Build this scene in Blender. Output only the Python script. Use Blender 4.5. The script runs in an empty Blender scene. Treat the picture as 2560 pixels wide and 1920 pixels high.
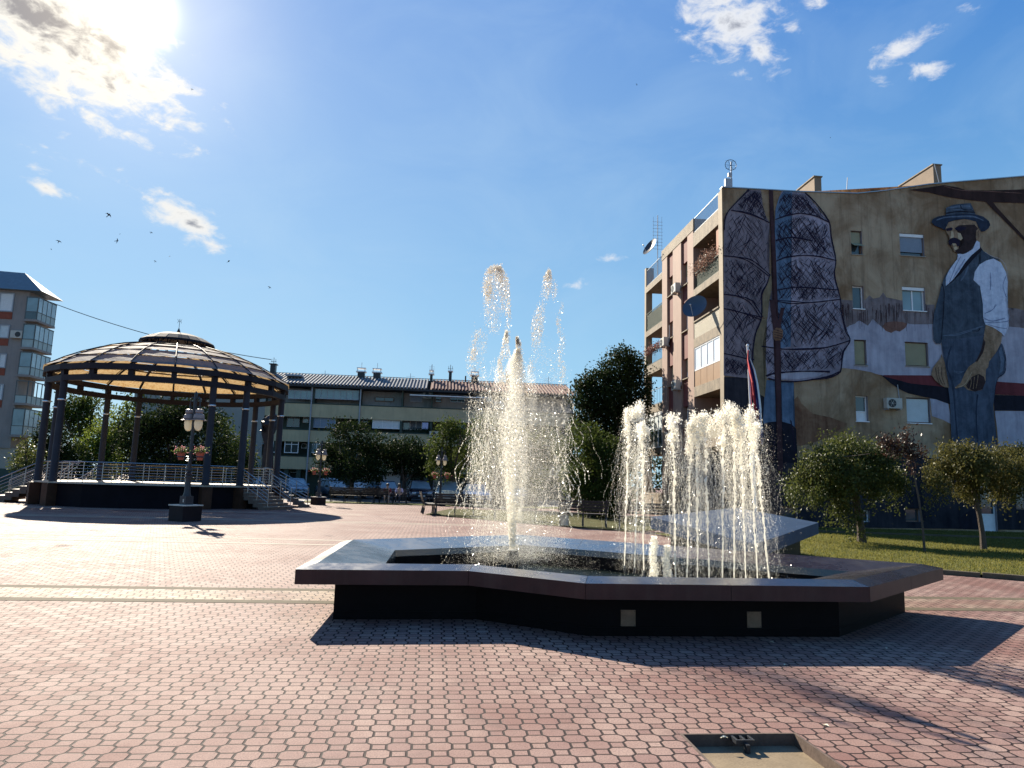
import bpy, bmesh, math, random
import numpy as np
from math import sin, cos, tan, pi, radians, atan, atan2, hypot, sqrt
from mathutils import Vector, Matrix
random.seed(7); rng = np.random.default_rng(7)
C = bpy.context.scene.collection
sc = bpy.context.scene

# ------------------------------------------------------------------ camera
FPX, CAMH = 1775.0, 1.6
PITCH, ROLL = atan(248 / FPX), 0.029
_F = np.array([0, cos(PITCH), sin(PITCH)]); _R0 = np.array([1., 0, 0]); _U0 = np.array([0, -sin(PITCH), cos(PITCH)])
_R = cos(ROLL) * _R0 + sin(ROLL) * _U0; _U = -sin(ROLL) * _R0 + cos(ROLL) * _U0
cd = bpy.data.cameras.new('camera'); cam = bpy.data.objects.new('camera', cd); C.objects.link(cam)
cd.sensor_width = 36; cd.lens = FPX / 2560 * 36; cd.clip_start = 0.05; cd.clip_end = 5000
cam.matrix_world = Matrix(((_R[0], _U[0], -_F[0], 0), (_R[1], _U[1], -_F[1], 0), (_R[2], _U[2], -_F[2], CAMH), (0, 0, 0, 1)))
sc.camera = cam

def ray(x, y): return _F + _R * (x - 1280) / FPX - _U * (y - 960) / FPX
def gnd(x, y, z=0.):
    d = ray(x, y); t = (z - CAMH) / d[2]; return (d[0] * t, d[1] * t)
def at(x, y, Y):
    d = ray(x, y); t = Y / d[1]; return (d[0] * t, Y, CAMH + d[2] * t)
def on_wall(x, y, c, th, off=0.):
    d = ray(x, y); c = np.array([c[0] - sin(th) * off, c[1] + cos(th) * off])
    s, u = np.linalg.solve(np.array([[d[0], -cos(th)], [d[1], -sin(th)]]), c); return (u, CAMH + s * d[2])

# ------------------------------------------------------------------ sky, sun, exposure
SUN_AZ, SUN_EL = radians(-30.6), radians(31.2)
SD = (sin(SUN_AZ) * cos(SUN_EL), cos(SUN_AZ) * cos(SUN_EL), sin(SUN_EL))
w = bpy.data.worlds.new("World"); sc.world = w; w.use_nodes = True
nt = w.node_tree; nt.nodes.clear()
def N(t, **k):
    n = nt.nodes.new(t)
    for a, b in k.items(): setattr(n, a, b)
    return n
def L(a, b): nt.links.new(a, b)
def M_(op, a, b=None, c=None, clamp=False):
    n = N('ShaderNodeMath', operation=op); n.use_clamp = clamp
    for i, v in enumerate((a, b, c)):
        if v is None: continue
        if isinstance(v, (int, float)): n.inputs[i].default_value = v
        else: L(v, n.inputs[i])
    return n.outputs[0]
def MixC(f, a, b):
    n = N('ShaderNodeMix', data_type='RGBA')
    for i, v in ((0, f), (6, a), (7, b)):
        if isinstance(v, (int, float)): n.inputs[i].default_value = v
        elif isinstance(v, tuple): n.inputs[i].default_value = (*v, 1)
        else: L(v, n.inputs[i])
    return n.outputs[2]
out = N('ShaderNodeOutputWorld'); bg = N('ShaderNodeBackground'); L(bg.outputs[0], out.inputs[0])
SKY = 0.05
bg.inputs[1].default_value = SKY
sky = N('ShaderNodeTexSky', sky_type='NISHITA'); sky.sun_disc = False
sky.sun_elevation = SUN_EL; sky.sun_rotation = SUN_AZ; sky.altitude = 100; sky.air_density = 1.1; sky.dust_density = 0.3; sky.ozone_density = 2.2
hs = N('ShaderNodeHueSaturation'); hs.inputs['Saturation'].default_value = 1.12; L(sky.outputs[0], hs.inputs['Color'])
tc = N('ShaderNodeTexCoord'); gen = tc.outputs['Generated']
nrm = N('ShaderNodeVectorMath', operation='NORMALIZE'); L(gen, nrm.inputs[0])
dt = N('ShaderNodeVectorMath', operation='DOT_PRODUCT'); L(nrm.outputs[0], dt.inputs[0]); dt.inputs[1].default_value = SD
cosd = M_('MAXIMUM', dt.outputs['Value'], 0.0)
# sky direction as azimuth / elevation (degrees)
sp = N('ShaderNodeSeparateXYZ'); L(nrm.outputs[0], sp.inputs[0])
az = M_('MULTIPLY', M_('ARCTAN2', sp.outputs[0], sp.outputs[1]), 57.2958)
el = M_('MULTIPLY', M_('ARCSINE', sp.outputs[2]), 57.2958)
cb = N('ShaderNodeCombineXYZ'); L(az, cb.inputs[0]); L(el, cb.inputs[1])
def noise(vec, scale, det=6, rough=.6, dist=0.):
    n = N('ShaderNodeTexNoise'); n.inputs['Scale'].default_value = scale; n.inputs['Detail'].default_value = det
    n.inputs['Roughness'].default_value = rough; n.inputs['Distortion'].default_value = dist; L(vec, n.inputs['Vector']); return n.outputs['Fac']
mpn = N('ShaderNodeMapping'); L(cb.outputs[0], mpn.inputs[0]); mpn.inputs['Rotation'].default_value = (0, 0, radians(25)); mpn.inputs['Scale'].default_value = (.8, 1.5, 1)
f1 = noise(mpn.outputs[0], .55, 9, .62, .3)
f2 = noise(mpn.outputs[0], .22, 5, .55)
def azel(px, py):
    d = ray(px, py); return (math.degrees(atan2(d[0], d[1])), math.degrees(atan2(d[2], hypot(d[0], d[1]))))
# clouds: (pixel centre, half width, half height in photo px, tilt, weight)
CL = [(120, 60, 300, 130, -20, 1.35), (270, 110, 150, 75, -25, 1.1), (60, 150, 130, 60, -30, 1.0), (130, 215, 125, 26, -24, .8), (205, 272, 34, 14, -20, .7),
      (400, 260, 90, 24, -20, .75), (392, 305, 28, 11, -20, .65), (112, 470, 55, 17, -12, .75), (470, 550, 120, 46, -24, 1.0), (525, 610, 55, 20, -18, .7),
      (1830, 45, 135, 105, -25, .98), (1900, 130, 70, 36, -30, .75), (2250, 115, 85, 32, 18, .72), (2310, 172, 58, 24, -25, .7), (2200, 200, 26, 14, -20, .6),
      (2040, 10, 40, 16, -20, .6), (2425, 20, 30, 18, 0, .55), (1530, 645, 36, 14, 0, .62), (1430, 712, 36, 14, 0, .5), (120, 370, 70, 22, -10, .42), (90, 420, 30, 12, -10, .55), (1080, 765, 40, 12, 0, .4)]
dens = None
for (px, py, hw, hh, rot, wt) in CL:
    a, e = azel(px, py); s = 180 / pi / FPX
    mp = N('ShaderNodeMapping', vector_type='TEXTURE'); L(cb.outputs[0], mp.inputs[0])
    mp.inputs['Location'].default_value = (a, e, 0); mp.inputs['Rotation'].default_value = (0, 0, radians(rot))
    mp.inputs['Scale'].default_value = (hw * s * 1.25, hh * s * 1.05, 1)
    ln = N('ShaderNodeVectorMath', operation='LENGTH'); L(mp.outputs[0], ln.inputs[0])
    d = M_('MULTIPLY', M_('SUBTRACT', 1.15, ln.outputs['Value']), wt)
    dens = d if dens is None else M_('SMOOTH_MAX', dens, d, .12)
dd = M_('ADD', M_('MULTIPLY', M_('SUBTRACT', f1, .52), 2.5), dens)
dd = M_('ADD', dd, M_('MULTIPLY', M_('SUBTRACT', f2, .5), .5))
mr = N('ShaderNodeMapRange', interpolation_type='SMOOTHSTEP'); L(dd, mr.inputs[0]); mr.inputs[1].default_value = .20; mr.inputs[2].default_value = .95
cover = mr.outputs[0]
mr2 = N('ShaderNodeMapRange', interpolation_type='SMOOTHSTEP'); L(dd, mr2.inputs[0]); mr2.inputs[1].default_value = .95; mr2.inputs[2].default_value = 1.55
thick = mr2.outputs[0]
# thin veil
vl = noise(mpn.outputs[0], .09, 5, .6, .6)
mv = N('ShaderNodeMapRange'); L(vl, mv.inputs[0]); mv.inputs[1].default_value = .42; mv.inputs[2].default_value = .75; mv.inputs[4].default_value = .22
k = 1 / (SKY * 2.93)     # colours below are as displayed at this exposure
zen = N('ShaderNodeMapRange', interpolation_type='SMOOTHSTEP'); L(el, zen.inputs[0]); zen.inputs[1].default_value = -4; zen.inputs[2].default_value = 42
sunward = N('ShaderNodeMapRange', interpolation_type='SMOOTHSTEP'); L(dt.outputs['Value'], sunward.inputs[0]); sunward.inputs[1].default_value = .55; sunward.inputs[2].default_value = 1.0
air = MixC(zen.outputs[0], (.33 * k, .66 * k, .87 * k), (.045 * k, .22 * k, .66 * k))
airs = MixC(zen.outputs[0], (.37 * k, .66 * k, .87 * k), (.20 * k, .39 * k, .78 * k))
air = MixC(sunward.outputs[0], air, airs)
skyc = MixC(.86, hs.outputs[0], air)
skyc = MixC(mv.outputs[0], skyc, (.52 * k, .72 * k, .92 * k))
cloudc = MixC(thick, (.86 * k, .88 * k, .92 * k), (.34 * k, .36 * k, .42 * k))
warm = M_('POWER', cosd, 24.0)
cloudc = MixC(M_('MULTIPLY', warm, .8), cloudc, MixC(thick, (1.0 * k, .94 * k, .80 * k), (.17 * k, .16 * k, .18 * k)))
col = MixC(M_('MULTIPLY', cover, .93), skyc, cloudc)
# the bright aureole of the sun
def glow(c, p, rgb, s):
    m = N('ShaderNodeVectorMath', operation='SCALE'); m.inputs[0].default_value = rgb; L(M_('MULTIPLY', M_('POWER', cosd, p), s * k), m.inputs['Scale'])
    a = N('ShaderNodeVectorMath', operation='ADD'); L(c, a.inputs[0]); L(m.outputs[0], a.inputs[1]); return a.outputs[0]
col = glow(col, 2600, (1., .93, .78), 2.8)
col = glow(col, 130, (1., .80, .50), .36)
col = glow(col, 22, (1., .92, .80), .04)
L(col, bg.inputs[0])

sd_ = bpy.data.lights.new('sun', 'SUN'); sun = bpy.data.objects.new('sun', sd_); C.objects.link(sun)
sd_.energy = 4.6; sd_.angle = radians(.5); sd_.color = (1., .90, .74)
sun.rotation_euler = Vector(SD).to_track_quat('Z', 'Y').to_euler(); sun.location = (-20, 30, 25)
vs = sc.view_settings; vs.view_transform = 'Standard'; vs.look = 'None'; vs.exposure = 1.55; vs.gamma = 1; vs.use_curve_mapping = False
sc.cycles.max_bounces = 6; sc.cycles.transparent_max_bounces = 24
sc.cycles.sample_clamp_indirect = 6

# ------------------------------------------------------------------ object helpers
def tag(o, label=None, cat=None, group=None, kind=None):
    if label: o['label'] = label
    if cat: o['category'] = cat
    if group: o['group'] = group
    if kind: o['kind'] = kind
    return o
def empty(name, loc, label=None, cat=None, group=None, rz=0.):
    o = bpy.data.objects.new(name, None); C.objects.link(o); o.location = loc; o.rotation_euler = (0, 0, rz); o.empty_display_size = .3
    tag(o, label, cat, group); return o
def link(name, me, m, parent=None, world=True):
    o = bpy.data.objects.new(name, me); C.objects.link(o)
    if m is not None:
        me.materials.clear()
        for q in (m if isinstance(m, (list, tuple)) else [m]): me.materials.append(q)
    if parent is not None:
        o.parent = parent
        if world:       # vertices are in world coordinates: undo the parent's (and grandparent's) placement
            mw = Matrix.Identity(4); p = parent; ch = []
            while p is not None: ch.append(p); p = p.parent
            for q in reversed(ch):
                mw = mw @ q.matrix_parent_inverse @ (Matrix.Translation(q.location) @ q.rotation_euler.to_matrix().to_4x4())
            o.matrix_parent_inverse = mw.inverted()
    return o
class MB:
    """collects shapes; build() links them as ONE mesh object"""
    def __init__(s, T=None): s.v = []; s.f = []; s.mi = []; s.T = T; s.cm = 0
    def add(s, vs, fs):
        n = len(s.v)
        for v in vs: s.v.append(tuple(s.T @ Vector(v)) if s.T is not None else tuple(v))
        for f in fs: s.f.append(tuple(i + n for i in f)); s.mi.append(s.cm)
        return s
    def box(s, x0, x1, y0, y1, z0, z1):
        return s.add([(x0, y0, z0), (x1, y0, z0), (x1, y1, z0), (x0, y1, z0), (x0, y0, z1), (x1, y0, z1), (x1, y1, z1), (x0, y1, z1)],
                     [(0, 3, 2, 1), (4, 5, 6, 7), (0, 1, 5, 4), (1, 2, 6, 5), (2, 3, 7, 6), (3, 0, 4, 7)])
    def prism(s, poly, z0, z1):
        n = len(poly); g = lambda z, i: z[i] if isinstance(z, (list, tuple)) else z
        return s.add([(p[0], p[1], g(z0, i)) for i, p in enumerate(poly)] + [(p[0], p[1], g(z1, i)) for i, p in enumerate(poly)],
                     [tuple(range(n))[::-1], tuple(range(n, 2 * n))] + [(i, (i + 1) % n, n + (i + 1) % n, n + i) for i in range(n)])
    def tube(s, pts, r, n=8, caps=True):
        pts = [Vector(p) for p in pts]; m = len(pts); vs = []; fs = []
        rr = r if isinstance(r, (list, tuple)) else [r] * m
        for i, p in enumerate(pts):
            d = (pts[min(i + 1, m - 1)] - pts[max(i - 1, 0)]).normalized()
            a = Vector((0, 0, 1)) if abs(d.z) < .9 else Vector((1, 0, 0))
            u = d.cross(a).normalized(); w_ = d.cross(u)
            for k_ in range(n):
                t = 2 * pi * k_ / n; vs.append(p + (u * cos(t) + w_ * sin(t)) * rr[i])
        for i in range(m - 1):
            for k_ in range(n): fs.append((i * n + k_, i * n + (k_ + 1) % n, (i + 1) * n + (k_ + 1) % n, (i + 1) * n + k_))
        if caps: fs.append(tuple(range(n))[::-1]); fs.append(tuple((m - 1) * n + k_ for k_ in range(n)))
        return s.add(vs, fs)
    def lathe(s, prof, c=(0, 0, 0), n=16, caps=True):
        vs = []; fs = []; m = len(prof)
        for r, z in prof:
            for k_ in range(n): t = 2 * pi * k_ / n; vs.append((c[0] + r * cos(t), c[1] + r * sin(t), c[2] + z))
        for i in range(m - 1):
            for k_ in range(n): fs.append((i * n + k_, i * n + (k_ + 1) % n, (i + 1) * n + (k_ + 1) % n, (i + 1) * n + k_))
        if caps: fs.append(tuple(range(n))[::-1]); fs.append(tuple((m - 1) * n + k_ for k_ in range(n)))
        return s.add(vs, fs)
    def build(s, name, m=None, parent=None, world=True, smooth=False, bevel=0.):
        me = bpy.data.meshes.new(name); me.from_pydata(s.v, [], s.f)
        if bevel > 0 or True:
            bm = bmesh.new(); bm.from_mesh(me)
            bmesh.ops.recalc_face_normals(bm, faces=bm.faces)
            if bevel > 0:
                ed = [e for e in bm.edges if len(e.link_faces) == 2 and e.calc_face_angle(0) > .5]
                bmesh.ops.bevel(bm, geom=ed, offset=bevel, segments=1, affect='EDGES')
            bm.to_mesh(me); bm.free()
        if smooth:
            me.polygons.foreach_set('use_smooth', [True] * len(me.polygons))
            try: me.set_sharp_from_angle(angle=radians(38))
            except Exception: pass
        o = link(name, me, m, parent, world)
        if bevel == 0 and any(s.mi): me.polygons.foreach_set('material_index', s.mi); me.update()
        return o
def np_mesh(name, V, Fc, smooth=False):
    V = np.asarray(V, np.float32); Fc = np.asarray(Fc, np.int32); k_ = Fc.shape[1]
    me = bpy.data.meshes.new(name); me.vertices.add(len(V)); me.vertices.foreach_set('co', V.ravel())
    me.loops.add(Fc.size); me.loops.foreach_set('vertex_index', Fc.ravel())
    me.polygons.add(len(Fc)); me.polygons.foreach_set('loop_start', np.arange(0, Fc.size, k_, dtype=np.int32))
    try: me.polygons.foreach_set('loop_total', np.full(len(Fc), k_, np.int32))
    except Exception: pass
    if smooth: me.polygons.foreach_set('use_smooth', np.ones(len(Fc), bool))
    me.update(calc_edges=True); me.validate(); return me

# ------------------------------------------------------------------ materials
def new_mat(name):
    global nt
    m = bpy.data.materials.new(name); m.use_nodes = True; nt = m.node_tree; nt.nodes.clear()
    o = N('ShaderNodeOutputMaterial'); p = N('ShaderNodeBsdfPrincipled'); L(p.outputs[0], o.inputs[0]); return m, p, o
def mat(name, c, rough=.7, var=.25, scale=3., metal=0., bump=.15, c2=None, spec=.4, fine=40., stain=None, bdist=.01):
    m, p, o = new_mat(name); t = N('ShaderNodeTexCoord'); v = t.outputs['Object']
    a = noise(v, scale, 5, .6); b = noise(v, fine, 4, .6)
    f = M_('ADD', M_('MULTIPLY', a, .65), M_('MULTIPLY', b, .35))
    mr_ = N('ShaderNodeMapRange'); L(f, mr_.inputs[0]); mr_.inputs[1].default_value = .3; mr_.inputs[2].default_value = .7
    lo = tuple(x * (1 - var) for x in c); hi = c2 if c2 else tuple(min(1, x * (1 + var)) for x in c)
    colr = MixC(mr_.outputs[0], lo, hi)
    if stain:       # vertical streaks of dirt: (colour, amount)
        mp = N('ShaderNodeMapping'); L(v, mp.inputs[0]); mp.inputs['Scale'].default_value = (1.6, 1.6, .16)
        s_ = noise(mp.outputs[0], 2.2, 6, .65, .3)
        m2 = N('ShaderNodeMapRange'); L(s_, m2.inputs[0]); m2.inputs[1].default_value = .5; m2.inputs[2].default_value = .72; m2.inputs[4].default_value = stain[1]
        colr = MixC(m2.outputs[0], colr, stain[0])
    L(colr, p.inputs['Base Color']); p.inputs['Metallic'].default_value = metal
    r_ = N('ShaderNodeMapRange'); L(b, r_.inputs[0]); r_.inputs[3].default_value = max(.02, rough - .12); r_.inputs[4].default_value = min(1, rough + .12); L(r_.outputs[0], p.inputs['Roughness'])
    p.inputs['Specular IOR Level'].default_value = spec
    if bump: bn = N('ShaderNodeBump'); bn.inputs['Strength'].default_value = bump; bn.inputs['Distance'].default_value = bdist; L(b, bn.inputs['Height']); L(bn.outputs[0], p.inputs['Normal'])
    return m
GTH = 0.105
def paver_mat():
    m, p, o = new_mat('clay_pavers'); t = N('ShaderNodeTexCoord')
    mp = N('ShaderNodeMapping'); L(t.outputs['Object'], mp.inputs[0]); mp.inputs['Rotation'].default_value = (0, 0, -GTH)
    wob = noise(mp.outputs[0], 1.3, 2, .5)
    sx = N('ShaderNodeSeparateXYZ'); L(mp.outputs[0], sx.inputs[0])
    PX, PY = .245, .225
    X = M_('DIVIDE', M_('ADD', sx.outputs[0], M_('MULTIPLY', wob, .03)), PX); Y = M_('DIVIDE', M_('ADD', sx.outputs[1], M_('MULTIPLY', wob, .025)), PY)
    fx = M_('FLOOR', X); fy = M_('FLOOR', Y)
    u = M_('ABSOLUTE', M_('SUBTRACT', M_('SUBTRACT', X, fx), .5)); v = M_('ABSOLUTE', M_('SUBTRACT', M_('SUBTRACT', Y, fy), .5))
    A = .312; S = .5 - A
    ui = M_('SUBTRACT', .5, u); vi = M_('SUBTRACT', .5, v)
    mn = lambda a, b: M_('MINIMUM', a, b)
    dA = mn(mn(M_('SUBTRACT', A, u), M_('SUBTRACT', A, v)), M_('MULTIPLY', M_('SUBTRACT', M_('SUBTRACT', .5, u), v), .707))
    dB = mn(mn(M_('SUBTRACT', A, ui), M_('SUBTRACT', A, vi)), M_('MULTIPLY', M_('SUBTRACT', M_('SUBTRACT', .5, ui), vi), .707))
    dC = mn(M_('SUBTRACT', S, ui), M_('SUBTRACT', S, v)); dD = mn(M_('SUBTRACT', S, u), M_('SUBTRACT', S, vi))
    d = M_('MAXIMUM', M_('MAXIMUM', dA, dB), M_('MAXIMUM', dC, dD))
    isB = M_('GREATER_THAN', dB, 0); isC = M_('GREATER_THAN', dC, 0); isD = M_('GREATER_THAN', dD, 0)
    rx = M_('ROUND', X); ry = M_('ROUND', Y)
    idx = M_('ADD', M_('MULTIPLY', fx, M_('SUBTRACT', 1, M_('MAXIMUM', isB, isC))), M_('MULTIPLY', M_('ADD', rx, .37), M_('MAXIMUM', isB, isC)))
    idy = M_('ADD', M_('MULTIPLY', fy, M_('SUBTRACT', 1, M_('MAXIMUM', isB, isD))), M_('MULTIPLY', M_('ADD', ry, .73), M_('MAXIMUM', isB, isD)))
    ci = N('ShaderNodeCombineXYZ'); L(idx, ci.inputs[0]); L(idy, ci.inputs[1])
    wn = N('ShaderNodeTexWhiteNoise'); L(ci.outputs[0], wn.inputs['Vector'])
    g1 = noise(mp.outputs[0], 90, 5, .7); g2 = noise(mp.outputs[0], .55, 5, .6); g3 = noise(mp.outputs[0], 380, 2, .6)
    # a worn pink-buff body, greyer or redder from stone to stone and in broad patches
    c = MixC(wn.outputs['Value'], (.245, .150, .130), (.36, .255, .212))
    pm = N('ShaderNodeMapRange'); L(g2, pm.inputs[0]); pm.inputs[1].default_value = .42; pm.inputs[2].default_value = .62
    g4 = noise(mp.outputs[0], 2.3, 6, .7, .5); c = MixC(M_('MULTIPLY', pm.outputs[0], .75), c, (.19, .092, .076)); pq = N('ShaderNodeMapRange'); L(g4, pq.inputs[0]); pq.inputs[1].default_value = .54; pq.inputs[2].default_value = .70; pq.inputs[4].default_value = .6; c = MixC(pq.outputs[0], c, (.13, .088, .078))
    dk = N('ShaderNodeMapRange'); L(g1, dk.inputs[0]); dk.inputs[1].default_value = .62; dk.inputs[2].default_value = .42; dk.inputs[3].default_value = .55; dk.inputs[4].default_value = 0.
    c = MixC(dk.outputs[0], c, (.10, .065, .06))
    dm = N('ShaderNodeMapRange', interpolation_type='SMOOTHSTEP'); L(M_('ADD', d, M_('MULTIPLY', M_('SUBTRACT', g1, .5), .012)), dm.inputs[0]); dm.inputs[1].default_value = .020; dm.inputs[2].default_value = .040
    c = MixC(dm.outputs[0], (.028, .018, .018), c)
    L(c, p.inputs['Base Color'])
    rr = N('ShaderNodeMapRange'); L(wn.outputs['Value'], rr.inputs[0]); rr.inputs[3].default_value = .66; rr.inputs[4].default_value = .76; L(rr.outputs[0], p.inputs['Roughness'])
    p.inputs['Specular IOR Level'].default_value = .10
    hh = M_('ADD', M_('ADD', M_('MULTIPLY', dm.outputs[0], 1.), M_('MULTIPLY', g1, .45)), M_('MULTIPLY', g3, .12))
    hh = M_('ADD', hh, M_('MULTIPLY', wn.outputs['Value'], .35))
    bn = N('ShaderNodeBump'); bn.inputs['Strength'].default_value = 1.; bn.inputs['Distance'].default_value = .010; L(hh, bn.inputs['Height']); L(bn.outputs[0], p.inputs['Normal'])
    return m
PAVE = paver_mat()
CONC = mat('pale_concrete', (.28, .25, .21), .8, .2, 2., bump=.4, fine=60, spec=.12)
CONC_D = mat('worn_grey_concrete', (.105, .088, .062), .85, .35, 3., bump=.5, fine=50, spec=.08)
GRANITE = mat('polished_brown_granite', (.036, .017, .016), .20, .45, 6., bump=.03, fine=160, spec=.6)
GRANITE_D = mat('dark_base_granite', (.006, .004, .006), .5, .4, 5., bump=.08, fine=90, spec=.2)
BLACK = mat('black_iron', (.02, .022, .026), .45, .3, 8., metal=.0, bump=.1)
STEEL = mat('brushed_steel', (.55, .56, .58), .28, .12, 10., metal=1., bump=.03)

# ------------------------------------------------------------------ ground
def sheet(name, poly, z, m, kind='structure'):
    me = bpy.data.meshes.new(name); me.from_pydata([(p[0], p[1], z) for p in poly], [], [tuple(range(len(poly)))])
    o = link(name, me, m); tag(o, kind=kind); return o
def GT(u, v, z=0.): return (u * cos(GTH) - v * sin(GTH), u * sin(GTH) + v * cos(GTH))
asph = mat('asphalt', (.055, .055, .058), .85, .25, 1., bump=.3)
def grass_mat(name, a, b, d):
    m, p, o = new_mat(name); t = N('ShaderNodeTexCoord')
    x = noise(t.outputs['Object'], 1.2, 6, .65); y = noise(t.outputs['Object'], 60, 4, .7)
    r1 = N('ShaderNodeMapRange'); L(x, r1.inputs[0]); r1.inputs[1].default_value = .35; r1.inputs[2].default_value = .62
    c = MixC(r1.outputs[0], a, b); r2 = N('ShaderNodeMapRange'); L(y, r2.inputs[0]); r2.inputs[1].default_value = .4; r2.inputs[2].default_value = .6
    c = MixC(M_('MULTIPLY', r2.outputs[0], .6), c, d); L(c, p.inputs['Base Color']); p.inputs['Roughness'].default_value = .9; p.inputs['Specular IOR Level'].default_value = .1
    bn = N('ShaderNodeBump'); bn.inputs['Strength'].default_value = 1.; bn.inputs['Distance'].default_value = .04; L(y, bn.inputs['Height']); L(bn.outputs[0], p.inputs['Normal']); return m
SOIL = grass_mat('dry_shaded_turf', (.06, .065, .016), (.10, .085, .03), (.035, .045, .01))  # dry turf, its colour darkened to stand for tree shade behind the plume
# one sheet to the horizon, the pit of the sunken utility cover cut out of it


# the utility cover lies in the paving grid: corners (left/right, near/far)
PU0, PU1 = 1.68, 2.48; PV0, PV1 = 4.0, 4.79
def ground():
    us = [-900, PU0, PU1, 900]; vs_ = [-60, PV0, PV1, 1500]; mb = MB()
    idx = {}
    for j, v_ in enumerate(vs_):
        for i, u_ in enumerate(us): x_, y_ = GT(u_, v_); idx[i, j] = len(mb.v); mb.v.append((x_, y_, 0))
    for j in range(3):
        for i in range(3):
            if i == 1 and j == 1: continue
            mb.f.append((idx[i, j], idx[i + 1, j], idx[i + 1, j + 1], idx[i, j + 1])); mb.mi.append(0)
    o = mb.build('plaza_paving', PAVE); tag(o, kind='structure')
ground()
# ------------------------------------------------------------------ paving bands, kerb, lawns
def strip(v0, v1, u0, u1, z, m, name='paving_band'):
    return sheet(name, [GT(u0, v0), GT(u1, v0), GT(u1, v1), GT(u0, v1)], z, m)
def band_paver():
    # paler stones of the same bond
    m = PAVE.copy(); m.name = 'pale_pavers'
    for n in m.node_tree.nodes:
        if n.type == 'MIX' and n.inputs[6].default_value[0] > .23 and n.inputs[7].default_value[0] > .3 and not n.inputs[6].is_linked: n.inputs[6].default_value = (.33, .26, .19, 1); n.inputs[7].default_value = (.45, .37, .27, 1)
    return m
PALE = band_paver()
strip(9.82, 10.62, -60, 60, .004, PALE)
strip(9.60, 9.82, -60, 60, .004, CONC_D); strip(10.62, 10.86, -60, 60, .004, CONC_D)
WHITE = mat('white_kerb_stone', (.38, .34, .27), .85, .15, 2., bump=.2, spec=.1)
strip(17.75, 17.95, -60, 9.5, .004, WHITE); strip(19.05, 19.27, -60, 9.5, .004, WHITE)
strip(26.75, 26.95, -60, 3.0, .004, WHITE); strip(27.35, 27.5, -60, 3.0, .004, WHITE); strip(32.6, 32.85, -60, -3, .004, WHITE)

# sunken utility cover in the foreground
pit = empty('utility_cover', (*GT(2.08, 4.4), 0), 'sunken concrete utility cover with a black steel lifting handle in the foreground paving', 'utility cover')
TP = Matrix.Rotation(GTH, 4, 'Z')
PITC = mat('cover_concrete', (.19, .145, .095), .8, .3, 4., bump=.6, fine=70, c2=(.27, .21, .14), bdist=.004, spec=.1)
mb = MB(TP)
mb.box(PU0 - .02, PU1 + .02, PV0 - .02, PV1 + .02, -.12, -.075)
mb.build('cover_slab', PITC, pit)
mb = MB(TP); e_ = .018
mb.box(PU0, PU0 + e_, PV0, PV1, -.075, .002); mb.box(PU1 - e_, PU1, PV0, PV1, -.075, .002); mb.box(PU0 + e_, PU1 - e_, PV1 - e_, PV1, -.075, .002); mb.box(PU0 + e_, PU1 - e_, PV0, PV0 + e_, -.075, .002)
mb.build('steel_frame', mat('rusty_steel', (.09, .06, .045), .7, .4, 12., bump=.3), pit)
mb = MB(TP); uc = (PU0 + PU1) / 2
for a in (-.055, 0., .055): mb.box(uc + a - .008, uc + a + .008, PV1 - .1, PV1 - .018, -.03, -.004)
mb.box(uc - .063, uc + .063, PV1 - .115, PV1 - .1, -.03, -.004); mb.box(uc - .012, uc + .012, PV1 - .16, PV1 - .115, -.07, -.02)
mb.build('lifting_handle', BLACK, pit)

# small leaves and litter in the paving
for i, (px, py) in enumerate([(1810, 1845), (2216, 1621), (1930, 1606), (1963, 1663), (2065, 1815)]):
    x_, y_ = gnd(px, py); mb = MB(Matrix.Translation((x_, y_, 0)) @ Matrix.Rotation(i * 1.3, 4, 'Z'))
    mb.add([(-.025, 0, .004), (0, -.012, .012), (.028, 0, .006), (0, .013, .014)], [(0, 1, 2, 3)]); mb.add([(-.025, 0, .0), (0, -.012, .008), (.028, 0, .002), (0, .013, .009)], [(3, 2, 1, 0)])
    o = mb.build('dry_leaf', mat('dry_leaf', (.6, .55, .42), .7, .2)); tag(o, ['small pale leaf beside the utility cover', 'small white scrap on the paving in the shade right of the fountain', 'small pale scrap just below the fountain shadow edge', 'small pale scrap on the paving under the fountain front', 'small dry leaf on the sunny paving near the utility cover'][i], 'litter', 'scraps lying on the paving')

# lawn with its kerb, right of and behind the fountain
K0, K1, K2 = gnd(2338, 1435), gnd(2560, 1453), gnd(1990, 1402)
kd = np.array(K1) - np.array(K0); kd /= np.linalg.norm(kd); kn = np.array([kd[1], -kd[0]])  # kn points to the plaza
kA = np.array(K0) - kd * 3.2; kB = np.array(K0) + kd * 12
lawn_poly = [tuple(kA), tuple(kB), (40, 18), (40, 36), (9.0, 31.2), (8.8, 22.5), (4.9, 24.8), (6.2, 19.)]
TURF = grass_mat('sunlit_turf', (.075, .09, .018), (.16, .145, .04), (.045, .06, .012))
o = sheet('lawn_ground', lawn_poly, .05, TURF)
mb = MB(); L_ = .98; n_ = 15
for i in range(n_):
    a = kA + kd * (i * 1.0 + .01); b = kA + kd * (i * 1.0 + L_); h = .095 + .008 * ((i * 7) % 3)
    q = [a, b, b - kn * .12, a - kn * .12]; mb.prism([tuple(x) for x in q], 0, h)
tag(mb.build('lawn_kerb', CONC_D, bevel=.008), kind='structure')
a2, b2 = gnd(2047, 1334), gnd(2560, 1352)
pd = np.array(b2) - np.array(a2); pd /= np.linalg.norm(pd); pn = np.array([-pd[1], pd[0]]); a2 = np.array(a2) - pd * 4; b2 = np.array(b2) + pd * 8
sheet('footpath', [tuple(a2), tuple(b2), tuple(b2 + pn * .9), tuple(a2 + pn * .9)], .07, CONC_D)
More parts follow.
